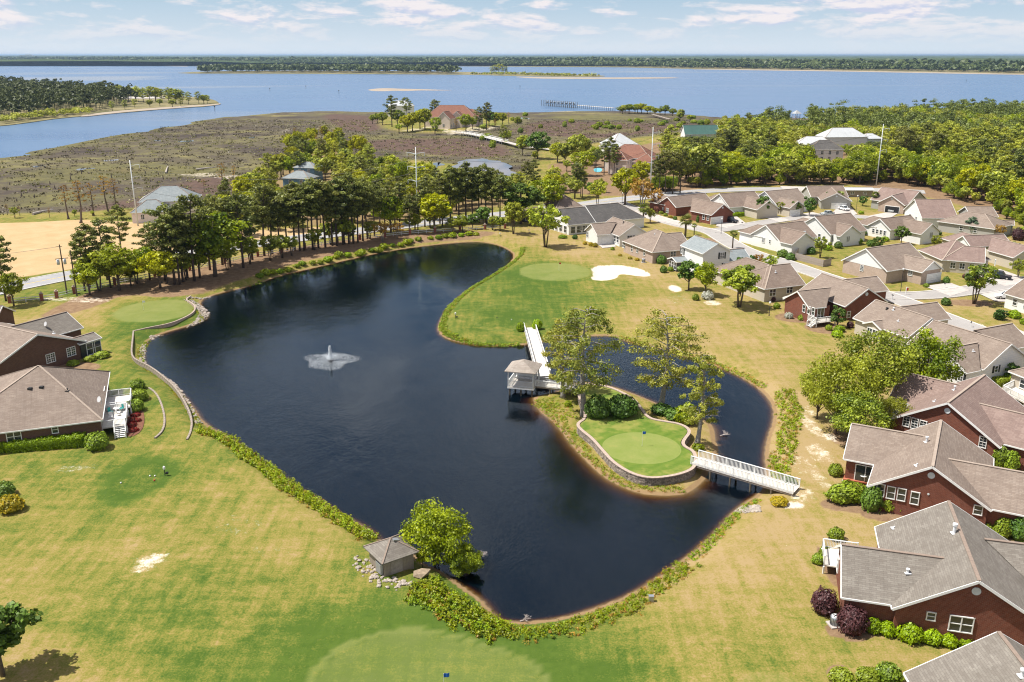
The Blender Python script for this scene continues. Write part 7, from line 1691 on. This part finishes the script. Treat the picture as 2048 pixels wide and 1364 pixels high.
for a in ((1801,584,536,'street lamp on the corner lawn'),(1442,468,436,'street lamp at the lane junction'),(1712,424,390,'street lamp before the palms in the back row'),(1244,414,385,'street lamp by the charcoal-roofed house'),(1538,632,603,'small lamp post on the lawn near the spreading tree')): street_lamp(*a)
def mailbox(px, py, label):
    b = G(px, py); r = empty('mailbox', b, RR.uniform(0, 3), label, 'mailbox', 'mailboxes'); m = MB(); m.box((0, 0, .5), (.1, .1, 1.0)); m.build('post', MAT['white_paint'], r); m = MB(); m.tube([(-.25, 0, 1.1), (.25, 0, 1.1)], [.12, .12], 8); m.build('box', MAT['black_metal'], r)
for a in ((1889,576,'mailbox at the white garage drive'),(1784,600,'mailbox behind the brick gable'),(1941,655,'mailbox beside the lane near the right edge'),(1470,512,'mailbox below the palm at the bend'),(1484,452,'mailbox near the black SUV'),(2045,565,'mailbox at the right edge of the street')): mailbox(*a)
b = G(1811, 590); r = empty('sale_sign', b, .4, 'white sign post with red board on the corner lawn', 'sign'); m = MB(); m.box((0, 0, .9), (.1, .1, 1.8)); m.beam((0, 0, 1.7), (.7, 0, 1.7), .07, .07); m.build('post', MAT['white_paint'], r); m = MB(); m.box((.4, 0, 1.25), (.5, .03, .6)); m.build('board', MAT['red_paint'], r)

# ------------------------------------------------------------------ cars
def car(px, py, yaw, kind, mat, label):
    b = G(px, py); b[2] = .125; r = empty('parked_car', b, yaw, label, 'car', 'cars parked in the drives')
    suv = kind == 'suv'; L, Wd, H = (4.75, 1.9, 1.75) if suv else (4.6, 1.8, 1.45)
    prof = [(-L/2, .35), (-L/2, .85), (-L/2 + .12, 1.0 if suv else .92), (-L*.33, 1.05 if suv else .95), (L*.17, 1.02 if suv else .92), (L/2 - .25, .88 if suv else .76), (L/2, .7), (L/2, .35)]
    m = MB(); n_ = len(prof)
    pts = [(x, -Wd/2 + (.05 if z > .8 else 0), z) for x, z in prof] + [(x, Wd/2 - (.05 if z > .8 else 0), z) for x, z in prof]
    m.solid(pts, [tuple(range(n_)), tuple(reversed(range(n_, 2*n_)))] + [(i, n_ + i, n_ + (i+1) % n_, (i+1) % n_) for i in range(n_)]); body = m.build('body', MAT[mat], r)
    cab = [(-L*.46 if suv else -L*.36, 1.0 if suv else .93), (-L*.41 if suv else -L*.22, H), (L*.06, H), (L*.20, 1.0 if suv else .92)]
    m = MB(); pts = [(x, -Wd/2 + (.07 if z < H else .24), z) for x, z in cab] + [(x, Wd/2 - (.07 if z < H else .24), z) for x, z in cab]
    m.solid(pts, [(0, 3, 2, 1), (4, 5, 6, 7), (0, 1, 5, 4), (2, 3, 7, 6)]); m.build('window_glass', MAT['glass'], r)
    m = MB(); m.box(((cab[1][0] + cab[2][0]) / 2, 0, H + .02), (cab[2][0] - cab[1][0] + .12, Wd - .44, .06)); 
    for sy in (-1, 1):
        for (x0, z0), (x1, z1) in ((cab[0], cab[1]), (cab[2], cab[3]), ((-.3, 1.0), (-.32, H))): m.beam((x0, sy * (Wd/2 - .08), z0), (x1, sy * (Wd/2 - .245), z1), .09, .06)
    m.build('roof', MAT[mat], r)
    m = MB(); m.tube([(0, -.11, 0), (0, .11, 0)], [.34, .34], 16); tm = m.mesh('tyre', MAT['rubber']); m = MB(); m.tube([(0, -.12, 0), (0, .12, 0)], [.2, .2], 10); rm = m.mesh('rim', MAT['chrome'])
    for x in (-L*.31, L*.31):
        for sy in (-1, 1): w_ = link('wheel', tm, r, (x, sy * (Wd/2 - .1), .34)); link('rim', rm, w_)
    for sy in (-1, 1):
        m = MB(); m.box((L/2 - .02, sy * (Wd/2 - .3), .72), (.08, .36, .14)); m.build('headlight', MAT['chrome'], r); m = MB(); m.box((-L/2 + .01, sy * (Wd/2 - .18), .9), (.06, .2, .25)); m.build('tail_light', MAT['red_paint'], r)
car(1461, 445, rad(-50), 'suv', 'car_black', 'black SUV in front of the brick house garage'); car(2000, 558, rad(-35), 'suv', 'car_black', 'black SUV beside the little white porch'); car(1688, 421, rad(-75), 'sedan', 'car_white', 'white car in front of the grey house garage')
car(1783, 424, rad(-120), 'sedan', 'car_silver', 'silver car at the mouth of the open garage'); car(2012, 598, rad(170), 'sedan', 'car_white', 'white car under the carport at the right edge'); car(1654, 431, rad(-160), 'sedan', 'car_silver', 'silver car on the back row street')

# ------------------------------------------------------------------ beyond: marsh, river, far shore
T = newmat('far_land'); co = objco(T)
n1 = T.noise(.02, 5, .6, co); n2 = T.noise(.15, 4, .6, co)
out(T, pbsdf(T, T.mix(T.rng(T.math('ADD', n1, T.math('MULTIPLY', n2, .4)), .5, .9), (.10, .10, .045), (.30, .25, .13)), .95, .1))
T = newmat('far_sand'); co = objco(T)
out(T, pbsdf(T, T.mix(T.noise(.03, 5, .6, co), (.27, .225, .18), (.44, .37, .29)), .95, .1))
def land(name, pix, mat, z, sm=1, thick=1.2):
    p = smooth_closed(PP(pix, z), sm) if sm else PP(pix, z); m = MB(); m.prism([tuple(q) for q in p], z - thick, z); o = m.build(name, MAT[mat]); tag(o, kind='structure'); return p
PEN = land('peninsula', [(-400,262),(-100,256),(0,252),(70,243),(110,237),(164,232),(211,228),(281,222),(352,216),(422,212),(440,207),(430,200),(410,196),(330,190),(200,181),(100,175),(0,170),(-300,163)], 'far_land', -1.1, 1)
land('beach', [(160,234),(230,226),(300,220),(380,214),(436,210),(444,206),(430,208),(360,212),(290,217),(220,223),(165,230)], 'far_sand', -1.0, 1)
land('sandbar', [(733,179.5),(752,177),(775,176.2),(800,177.4),(835,178),(880,179.6),(912,180.4),(870,181),(840,180.6),(815,182),(790,181.4),(765,182.6),(745,182)], 'far_sand', -1.5, 2)
FI = land('river_island', [(340,147),(398,143),(520,141),(700,141),(915,143),(1010,147),(1190,150),(1216,152),(1190,154),(1080,153),(1000,151),(920,149),(700,148),(500,147)], 'far_land', -1.2, 1)
land('sandbar', [(1020,153),(1080,154),(1200,155),(1340,154.5),(1365,156),(1280,157.5),(1160,158),(1070,157)], 'far_sand', -1.3, 1)
FB = land('far_bank', [(-2400,124),(-400,125.5),(0,126.5),(200,128.5),(390,132),(400,133),(600,132),(910,132.5),(1240,134.5),(1400,138),(1600,141),(1800,143),(2048,149),(2700,150),(5200,146),(5200,113.2),(2048,113.2),(1024,113.2),(0,113.2),(-2400,113.2)], 'far_land', -1.2, 0)
land('far_beach', [(190,128),(240,128.6),(330,130.5),(392,133),(330,132),(240,130)], 'far_sand', -1.1, 1); land('far_beach', [(1350,138),(1500,140.3),(1700,143),(2060,150),(2060,148),(1700,141.4),(1500,138.5)], 'far_sand', -1.05, 1)
def ring_fill(poly, step, seed, cond=None):
    p = scatter(poly, step, np.random.default_rng(seed)); 
    p = np.array([q for q in p if in_view(q, 120) and (cond is None or cond(q))]); return np.column_stack([p, np.full(len(p), -1.1)])
rg = np.random.default_rng(77)
pw = PP([(-120,250),(0,243),(70,236),(140,228),(190,222),(240,214),(280,204),(230,196),(130,188),(0,178),(-120,174)], -1.1)
q = ring_fill(pw, 11, 5); canopy('peninsula_wood', q, rg.uniform(12, 23, len(q)), 5.2, 26, 1.05, 'leaf_far', 'dark mixed wood covering the left river peninsula', blobs=5, seed=5)
q = ring_fill(PP([(0,250),(70,240),(140,233),(190,226),(150,226),(60,236),(0,244)], -1.1), 8, 6); canopy('peninsula_scrub', q, rg.uniform(3, 7, len(q)), 4.0, 22, .8, 'leaf_forest', 'low green scrub along the near shore of the peninsula', blobs=4, seed=6, trunk=False)
for i, (px, b, h_) in enumerate(((215,204,14),(228,202,16),(243,204,18),(258,203,17),(272,203,18),(287,205,16),(300,204,17),(312,204,18),(325,206,15),(338,208,17),(352,208,18),(365,208,14),(377,209,13),(345,214,9),(362,213,9),(398,208,13),(408,208,11),(415,207,9),(270,216,9),(300,214,8),(250,219,9),(225,222,9),(320,212,8))):
    p_ = P(px, b, -1.1); plant(('woodpine', 'wood', 'woodpine')[i % 3], p_, h_, 'tree near the boat landing at the tip of the peninsula', 'trees at the tip of the peninsula', 1.5)
q = ring_fill(PP([(400,146),(520,145),(700,146),(860,147),(918,148),(900,143),(700,141),(520,141),(405,143)], -1.2), 26, 7); canopy('river_island_wood', q, rg.uniform(13, 22, len(q)), 14, 16, 4.2, 'leaf_far', 'long dark wood on the river island', blobs=4, seed=7, trunk=False)
for px, b, h_ in ((983,147,20),(990,147,24),(997,147,26),(1004,147,25),(1011,147,20)): plant('woodpine', P(px, b, -1.2), h_, 'tall pine in the lone clump on the river island', 'lone pine clump on the river island', 1.7)
q = ring_fill(PP([(930,149),(1010,149),(1120,152),(1200,153),(1150,151),(1000,147.5)], -1.2), 22, 8); canopy('island_scrub', q, rg.uniform(2, 5, len(q)), 9, 12, 2.2, 'leaf_forest', 'low scrub on the spit of the river island', blobs=3, seed=8, trunk=False)
def shore_band(y_off0, y_off1):
    top = [(-60,126.3),(200,128),(390,131),(600,131.4),(910,132),(1240,134),(1400,137.4),(1600,140),(1800,142),(2110,148.4)]
    return PP([(x, y_ - y_off0) for x, y_ in top] + [(x, y_ - y_off1) for x, y_ in top[::-1]], -1.2)
q = ring_fill(shore_band(.5, 3.0), 27, 9); canopy('far_shore_wood', q, rg.uniform(11, 22, len(q)), 12, 14, 4.6, 'leaf_far', 'unbroken wood along the far river bank', blobs=4, seed=9, trunk=False)
q = ring_fill(shore_band(3.0, 8.0), 70, 10); canopy('far_shore_wood', q, rg.uniform(13, 24, len(q)), 32, 12, 12, 'leaf_far', 'wood rolling back from the far river bank to the horizon', blobs=4, seed=10, trunk=False)
# canopy of the endless forest behind, gently uneven
xs = np.linspace(-30000, 30000, 260); ys = np.linspace(4600, 36000, 120); X, Y = np.meshgrid(xs, ys); Z = 15 + 5 * np.sin(X * .0013 + np.sin(Y * .0007) * 3) + 4 * np.sin(Y * .0021 + X * .0006) + rg.normal(0, 4, X.shape) + Y * .0004
co3 = np.stack([X, Y, Z], -1).reshape(-1, 3); i = np.arange(len(co3)).reshape(X.shape); f = np.stack([i[:-1, :-1], i[:-1, 1:], i[1:, 1:], i[1:, :-1]], -1).reshape(-1, 4)
me = bpy.data.meshes.new('forest_canopy'); me.from_pydata(co3.tolist(), [], f.tolist()); 
T = newmat('canopy'); cc_ = objco(T); out(T, pbsdf(T, T.mix(T.rng(T.noise(.006, 5, .65, cc_), .35, .65), (.035, .055, .02), (.09, .12, .04)), .95, .05)); me.materials.append(MAT['canopy'])
tag(link('forest_canopy', me), 'dark forest stretching to the horizon', 'wood', kind='stuff')
b = P(54, 113.5, 0); m = MB(); m.box((0, 0, 25), (150, 60, 50)); m.box((100, 0, 20), (60, 50, 40)); m.box((20, 0, 54), (60, 40, 8)); tag(m.build('plant_building', MAT['pole_steel'], loc=(b[0] * .4, b[1] * .4, 0)), 'pale industrial block on the far left horizon', 'building')

# marsh water
def pool(pix, label=None, z=.03, sm=2):
    p = smooth_closed(PP(pix, -.85), sm); p = p + np.random.default_rng(len(pix)).normal(0, 1.1, p.shape); p = smooth_closed(p, 1); zz = max(gz(*q) for q in p) + .05; m = MB(); m.poly([(*q, zz) for q in p]); o = m.build('marsh_pool', MAT['still_water']); tag(o, kind='structure')
    if o.data.polygons[0].normal.z < 0: o.data.flip_normals()
pool([(905,335),(930,322),(965,320),(1000,326),(1025,336),(1020,346),(1045,352),(1050,360),(1010,358),(985,352),(960,345),(930,348),(900,350),(880,345)]); pool([(855,350),(875,345),(880,355),(860,360)]); pool([(862,330),(885,327),(890,336),(870,340)])
for q_ in ([(205,321),(225,319),(243,319),(230,322),(212,323)], [(355,282),(375,281),(393,281),(380,284),(360,284)], [(64,332),(85,331),(90,333),(70,335)], [(305,281),(322,280),(320,283),(308,283)], [(480,275),(510,274),(508,277)], [(1030,234),(1062,236),(1060,239),(1040,237)], [(150,338),(186,335),(188,338),(155,341)]): pool(q_)
# tussocks of reed and sedge
mp = scatter(marsh_poly, 8.5, np.random.default_rng(31)); mp = np.array([q for q in mp if in_view(q, 40) and 260 < q[1] < 760]); drv = sdf(river_poly, mp[:, 0], mp[:, 1]); dmi_ = sdf(marsh_isle, mp[:, 0], mp[:, 1]); mp = mp[(drv > 3) & (dmi_ > 4)]
mz = np.array([[q[0], q[1], gz(*q)] for q in mp]); pk = np.sin(mz[:, 0] * .03 + np.sin(mz[:, 1] * .02) * 2) + np.sin(mz[:, 1] * .035 + mz[:, 0] * .012) + rg.normal(0, .6, len(mz)) > .1
canopy('marsh_reeds', mz[pk], rg.uniform(.2, .5, pk.sum()), 3.4, 4, .42, 'leaf_reed', 'dark reed tussocks all over the marsh', 'reeds', blobs=4, seed=41, trunk=False, flat=.18)
canopy('marsh_sedge', mz[~pk], rg.uniform(.15, .4, (~pk).sum()), 3.4, 4, .42, 'leaf_sedge', 'olive sedge tussocks all over the marsh', 'sedge', blobs=4, seed=42, trunk=False, flat=.15)
# marsh shrubs, stumps
for k in range(46):
    px, py = RN.uniform(1080, 1500), RN.uniform(236, 262); 
    if k > 30: px, py = RN.uniform(960, 1090), RN.uniform(232, 300)
    b = G(px, py); shrub('box' if k % 2 else 'bright', 0, 0, RN.uniform(3, 6), RN.uniform(2, 4), 'marsh bush right of the mansion toward the pier', 'bushes on the right-hand marsh', at=b)
for px, py, h_ in ((1245,228,8),(1258,227,9),(1270,227,9),(1283,227,10),(1295,228,8),(1310,230,7),(1330,230,9),(1345,232,7),(1362,236,8),(1240,226,6),(1300,226,7),(1320,229,6),(1250,226,8),(1275,226,9)): plant(('wood', 'oak', 'yellow')[int(px) % 3], G(px, py), h_, 'tree in the shore clump behind the pier', 'trees in the shore clump', 1.5)
for px, py, h_ in ((1535,240,9),(1475,240,5),(1500,243,6),(1555,243,5),(1450,243,5),(1380,244,6),(1360,242,8)): plant('wood', G(px, py), h_, 'low tree along the river edge left of the small river gazebo', 'low trees along the river edge', 1.5)
for k in range(26):
    b = G(RN.uniform(5, 330), RN.uniform(345, 418)); h_ = RN.uniform(.8, 2.2); m = MB(); m.tube([(0, 0, -.2), (RN.normal() * .15, 0, h_ * .6), (RN.normal() * .3, 0, h_)], [.28, .2, .06], 6); tag(m.build('dead_stump', MAT['bark'], loc=b), 'dark dead stump standing in the left marsh', 'stump', 'stumps in the left marsh')
def log(px, py, px2, py2, label):
    a, b = G(px, py), G(px2, py2); m = MB(); d = Vector(b - a); m.tube([(0, 0, .4), d * .5 + Vector((0, 0, .6)), d + Vector((0, 0, .5))], [.45, .32, .12], 7); m.tube([d * .7 + Vector((0, 0, .5)), d * .8 + Vector((1, 1, 1.4))], [.12, .03], 5); tag(m.build('driftwood_log', MAT['dead_wood'], loc=a), label, 'log')
log(392, 341, 438, 336, 'long bleached driftwood log on the marsh'); log(332, 347, 336, 334, 'upright bleached root stump on the marsh'); log(66, 430, 108, 422, 'grey fallen trunk at the edge of the sandy field')

# causeway and pier
road('causeway', [(905,263),(935,266),(970,273),(1010,283),(1045,292),(1090,297),(1130,303)], 4.0, 'concrete', .9, False)
ca = PP([(928,265),(970,273),(1010,283)], .9); r = empty('causeway_bridge', (*ca[0], 0), 0, 'low white railed causeway bridge to the mansion', 'bridge')
for k in range(2):
    for s in (-2.1, 2.1):
        d = ca[k + 1] - ca[k]; nn = np.array([-d[1], d[0]]) / np.linalg.norm(d) * s; m = MB(); a_, b_ = ca[k] + nn - ca[0], ca[k + 1] + nn - ca[0]; m.beam((*a_, 1.9), (*b_, 1.9), .15, .15); m.beam((*a_, 1.0), (*b_, 1.0), .15, .5)
        for t in np.linspace(0, 1, 9): q_ = a_ + (b_ - a_) * t; m.box((q_[0], q_[1], .6), (.25, .25, 2.6))
        m.build('railing', MAT['white_paint'], r)
pa, pb = P(1228, 217, .5)[:2], P(1096, 207, .5)[:2]; d = pb - pa; L = np.linalg.norm(d); dn = d / L; nn = np.array([-dn[1], dn[0]]); r = empty('pier', (*pa, 0), 0, 'long wooden pier with boat lifts running into the river', 'pier')
m = MB(); m.beam((0, 0, 1.0), (*d, 1.0), 2.6, .3); m.build('deck', MAT['deck_board'], r)
m = MB(); m.tube([(0, 0, -4), (0, 0, 1.6)], [.22, .2], 6); me = m.mesh('pile', MAT['pile_wood'])
for k in range(34):
    for s in (-1.3, 1.3): q_ = dn * L * k / 33 + nn * s; link('pile', me, r, (*q_, 0))
m = MB(); m.tube([(0, 0, -4), (0, 0, 4.6)], [.25, .22], 6); me = m.mesh('lift_pile', MAT['pile_wood'])
for k in range(16, 34):
    for s in (4.0, 8.5): q_ = dn * L * k / 33 + nn * s; link('lift_pile', me, r, (*q_, 0))
def boat(p, yaw, label, L=7.0):
    r = empty('moored_boat', (p[0], p[1], p[2]), yaw, label, 'boat', 'boats on the pier lifts'); m = MB(); hw = 1.2
    m.solid([(-L/2, -hw, .9), (L*.2, -hw, 1.0), (L/2, 0, 1.2), (L*.2, hw, 1.0), (-L/2, hw, .9), (-L/2, -.7, 0), (L*.2, -.6, 0), (L*.4, 0, .2), (L*.2, .6, 0), (-L/2, .7, 0)], [(0, 1, 2, 3, 4), (0, 5, 6, 1), (1, 6, 7, 2), (2, 7, 8, 3), (3, 8, 9, 4), (0, 4, 9, 5), (5, 9, 8, 7, 6)]); m.build('hull', MAT['boat_white'], r)
    m = MB(); m.box((-.3, 0, 1.5), (1.6, 1.2, 1.0)); m.build('console', MAT['glass'], r); m = MB(); m.box((-.5, 0, 2.7), (2.4, 1.9, .1)); [m.box((-.5 + sx, sy, 1.8), (.06, .06, 1.8)) for sx in (-1, 1) for sy in (-.8, .8)]; m.build('canopy', MAT['white_paint'], r)
for i, k in enumerate(range(17, 33, 2)):
    q_ = pa + dn * L * k / 33 + nn * 6.2; boat((q_[0], q_[1], .9), math.atan2(dn[1], dn[0]) + 1.5, 'white boat hoisted on a lift of the long pier')
for k, (px, py, lb) in enumerate(((540,183,'channel marker post in the river off the peninsula tip'),(612,178,'channel marker post in mid river'),(678,188,'channel marker post right of mid river'),(1932,165,'channel marker on the right of the river'),(430,223,'low marker off the marsh edge'),(1040,178,'channel marker beyond the sandbar'))):
    b = P(px, py, RIVER_Z); m = MB(); m.tube([(0, 0, -3), (0, 0, 5)], [.25, .2], 6); m.box((0, 0, 4.6), (1.2, .1, 1.2)); tag(m.build('channel_marker', MAT['pile_wood'], loc=b), lb, 'marker', 'channel markers')
# small river gazebo and its walkway
g = G(1592, 240); r = empty('river_gazebo', g, .3, 'small gazebo with pale pointed roof at the river edge', 'gazebo'); m = MB(); [m.box((x, y_, 2.6), (.3, .3, 5.2)) for x in (-2, 2) for y_ in (-2, 2)]; m.box((0, 0, 2.4), (4.6, 4.6, .3)); m.build('frame', MAT['old_wood'], r)
m = MB(); m.solid([(-3, -3, 5.2), (3, -3, 5.2), (3, 3, 5.2), (-3, 3, 5.2), (0, 0, 8)], [(0, 1, 4), (1, 2, 4), (2, 3, 4), (3, 0, 4), (3, 2, 1, 0)]); m.build('roof', MAT['roof_pale'], r)
a, b = P(1305, 230, .5), P(1340, 240, .5); r = empty('walkway', a, 0, 'wooden walkway crossing the marsh to the shore clump', 'walkway'); d = Vector(b - a); m = MB(); m.beam((0, 0, .6), d + Vector((0, 0, .6)), 2.0, .25); m.build('deck', MAT['old_wood'], r); m = MB(); m.box((0, 0, .1), (.2, .2, 2.2)); me = m.mesh('post', MAT['old_wood'])
for k in range(12):
    for s in (-.9, .9): link('post', me, r, d * (k / 11) + Vector((s, 0, 0)))
# boat landing on the peninsula
land('landing', [(232,194),(280,193),(330,193.5),(330,196.5),(280,197),(230,197)], 'concrete', -.7, 0, .6)
for i, (px, py) in enumerate(((232,192.5),(286,193.5),(302,194),(260,195))):
    b = P(px, py, -.6); m = MB(); m.box((0, 0, .9), (5, 2, 1.0)); m.box((-.3, 0, 1.7), (2.8, 1.8, .8)); tag(m.build('parked_truck', MAT['car_white'], loc=b, rz=.3 * i), 'white vehicle parked on the peninsula boat landing', 'vehicle', 'vehicles at the landing')

# ------------------------------------------------------------------ far houses
def hip_block(px, py, L, Wd, he, zr, yaw, ends='hh', z=0.0):
    c = P(px, py, 0)[:2]; d = np.array([math.cos(yaw), math.sin(yaw)]); hw = Wd / 2; rl = (L / 2 - hw) if ends == 'hh' else L / 2; rl = max(rl, .4)
    return Wing(c - d * rl, c + d * rl, hw, he, zr, ends)
def far_house(blocks, wall, roof, label, rows, cap='ridge_cap', name='house'):
    h = House([hip_block(*b) for b in blocks], wall, roof, label, name=name, cap=cap)
    for wi, n_, z_, w_, hh in rows:
        for s in '+-AB':
            if h.w[wi].wall(s)[1] @ np.array([0, -1]) > .25: h.row(wi, s, n_ if s in '+-' else max(1, n_ // 2), w_, hh, z_, 'd', f0=.06, f1=.94)
    return h
far_house([(1262,340,22,15,6.2,11.5,rad(-24)), (1240,346,9,9,6.2,9.5,rad(66)), (1292,350,10,9,6.0,9.0,rad(-24))], 'stucco_pink', 'roof_red', 'large pink two-storey house with red hip roof', [(0,5,1.8,1.2,1.9),(0,5,4.8,1.2,1.9),(1,2,1.8,1.1,1.8),(1,2,4.8,1.1,1.8)])
far_house([(1237,306,15,15,5,10.5,rad(20)), (1225,312,12,9,5,8,rad(20))], 'siding_white', 'roof_pale', 'white house with pale peaked roof behind the pink house', [(0,3,3,1.2,1.6)])
far_house([(1398,286,21,10,5.5,10.5,rad(6),'gg')], 'siding_white', 'roof_green', 'white house with steep green roof at the edge of the right-hand wood', [(0,4,3,1.2,1.6)])
far_house([(1625,312,20,12,6,10,rad(-12)), (1680,302,24,13,8,12.5,rad(5)), (1735,302,12,9,7,9.5,rad(5))], 'siding_white', 'roof_pale', 'long white-roofed house deep in the right-hand wood', [(0,4,3,1.3,1.8)])
far_house([(1645,322,17,12,6.2,10.2,rad(-6))], 'siding_white', 'roof_dark', 'white two-storey house with slate hip roof and dark shutters in the wood', [(0,4,4.6,1.1,1.7),(0,4,1.8,1.1,1.7)])
far_house([(905,252,38,20,7,15,rad(-6)), (938,251,20,14,7,12,rad(-6)), (893,257,13,10,7,12,rad(75),'gg'), (916,255,9,8,8,11.5,rad(80),'gg')], 'stucco_pink', 'roof_red', 'brown-roofed mansion on the marsh with gabled front', [(0,6,2.5,1.5,2.0),(2,2,2.5,1.4,2)])
far_house([(803,232,22,14,9,13,rad(10))], 'siding_white', 'roof_pale', 'white-roofed house hidden behind the pines by the river', [(0,3,3,1.3,1.7)])
far_house([(602,371,12,9,3.4,6.0,rad(-15)), (618,360,10,8,5.6,7.6,rad(-15))], 'siding_blue', 'roof_slate', 'blue house with grey hip roofs among the trees at the marsh edge', [(0,2,2,1.1,1.5),(1,2,4.2,1.0,1.3)], 'ridge_cap_dark')
far_house([(345,432,18,13,5.8,9.8,rad(12)), (308,441,12,9,3.4,6.6,rad(12)), (388,428,9,10,3.2,6.0,rad(12))], 'wrap_pink', 'roof_slate', 'half-built house in pink wrap under a grey roof by the steel pole', [(0,3,4.3,1.0,1.5),(1,2,1.9,1.0,1.5)], 'ridge_cap_dark')
far_house([(1712,392,11,6,2.6,3.2,rad(-3),'gg')], 'siding_wood', 'roof_pale', 'low pale-roofed shelter among the trees behind the back row', [(0,2,1.4,1.2,1.0)], name='shelter')
far_house([(1060,440,9,6,2.6,4.0,rad(20),'gg')], 'screen', 'roof_brown', 'dark open shed under the trees left of the charcoal-roofed house', [(0,2,1.4,1.5,1.8)], name='shed')
far_house([(2010,463,4,3,2.2,3.4,rad(-20),'gg')], 'siding_blue', 'roof_tan', 'little garden shed behind the grey board fence', [(0,1,1.3,.8,.9)], name='garden_shed')
p_ = smooth_closed(PP([(1186,338),(1196,335),(1206,338),(1202,344),(1190,344)], .1), 2); m = MB(); m.prism([tuple(q_) for q_ in p_], -.1, .12); tag(m.build('swimming_pool', MAT['pool_blue']), 'small turquoise swimming pool left of the pink house', 'pool')

# ------------------------------------------------------------------ the air: thin haze over water and woods
m = MB(); m.box((0, 47000, 33.0), (160000, 96500, 82.0)); T = newmat('haze')
T.n('ShaderNodeOutputMaterial', Volume=T.n('ShaderNodeVolumePrincipled', Color=(.50, .72, 1.0, 1), Density=.00004, Anisotropy=.3))
tag(m.build('haze', MAT['haze']), 'thin blue haze over the river', 'haze', kind='stuff')
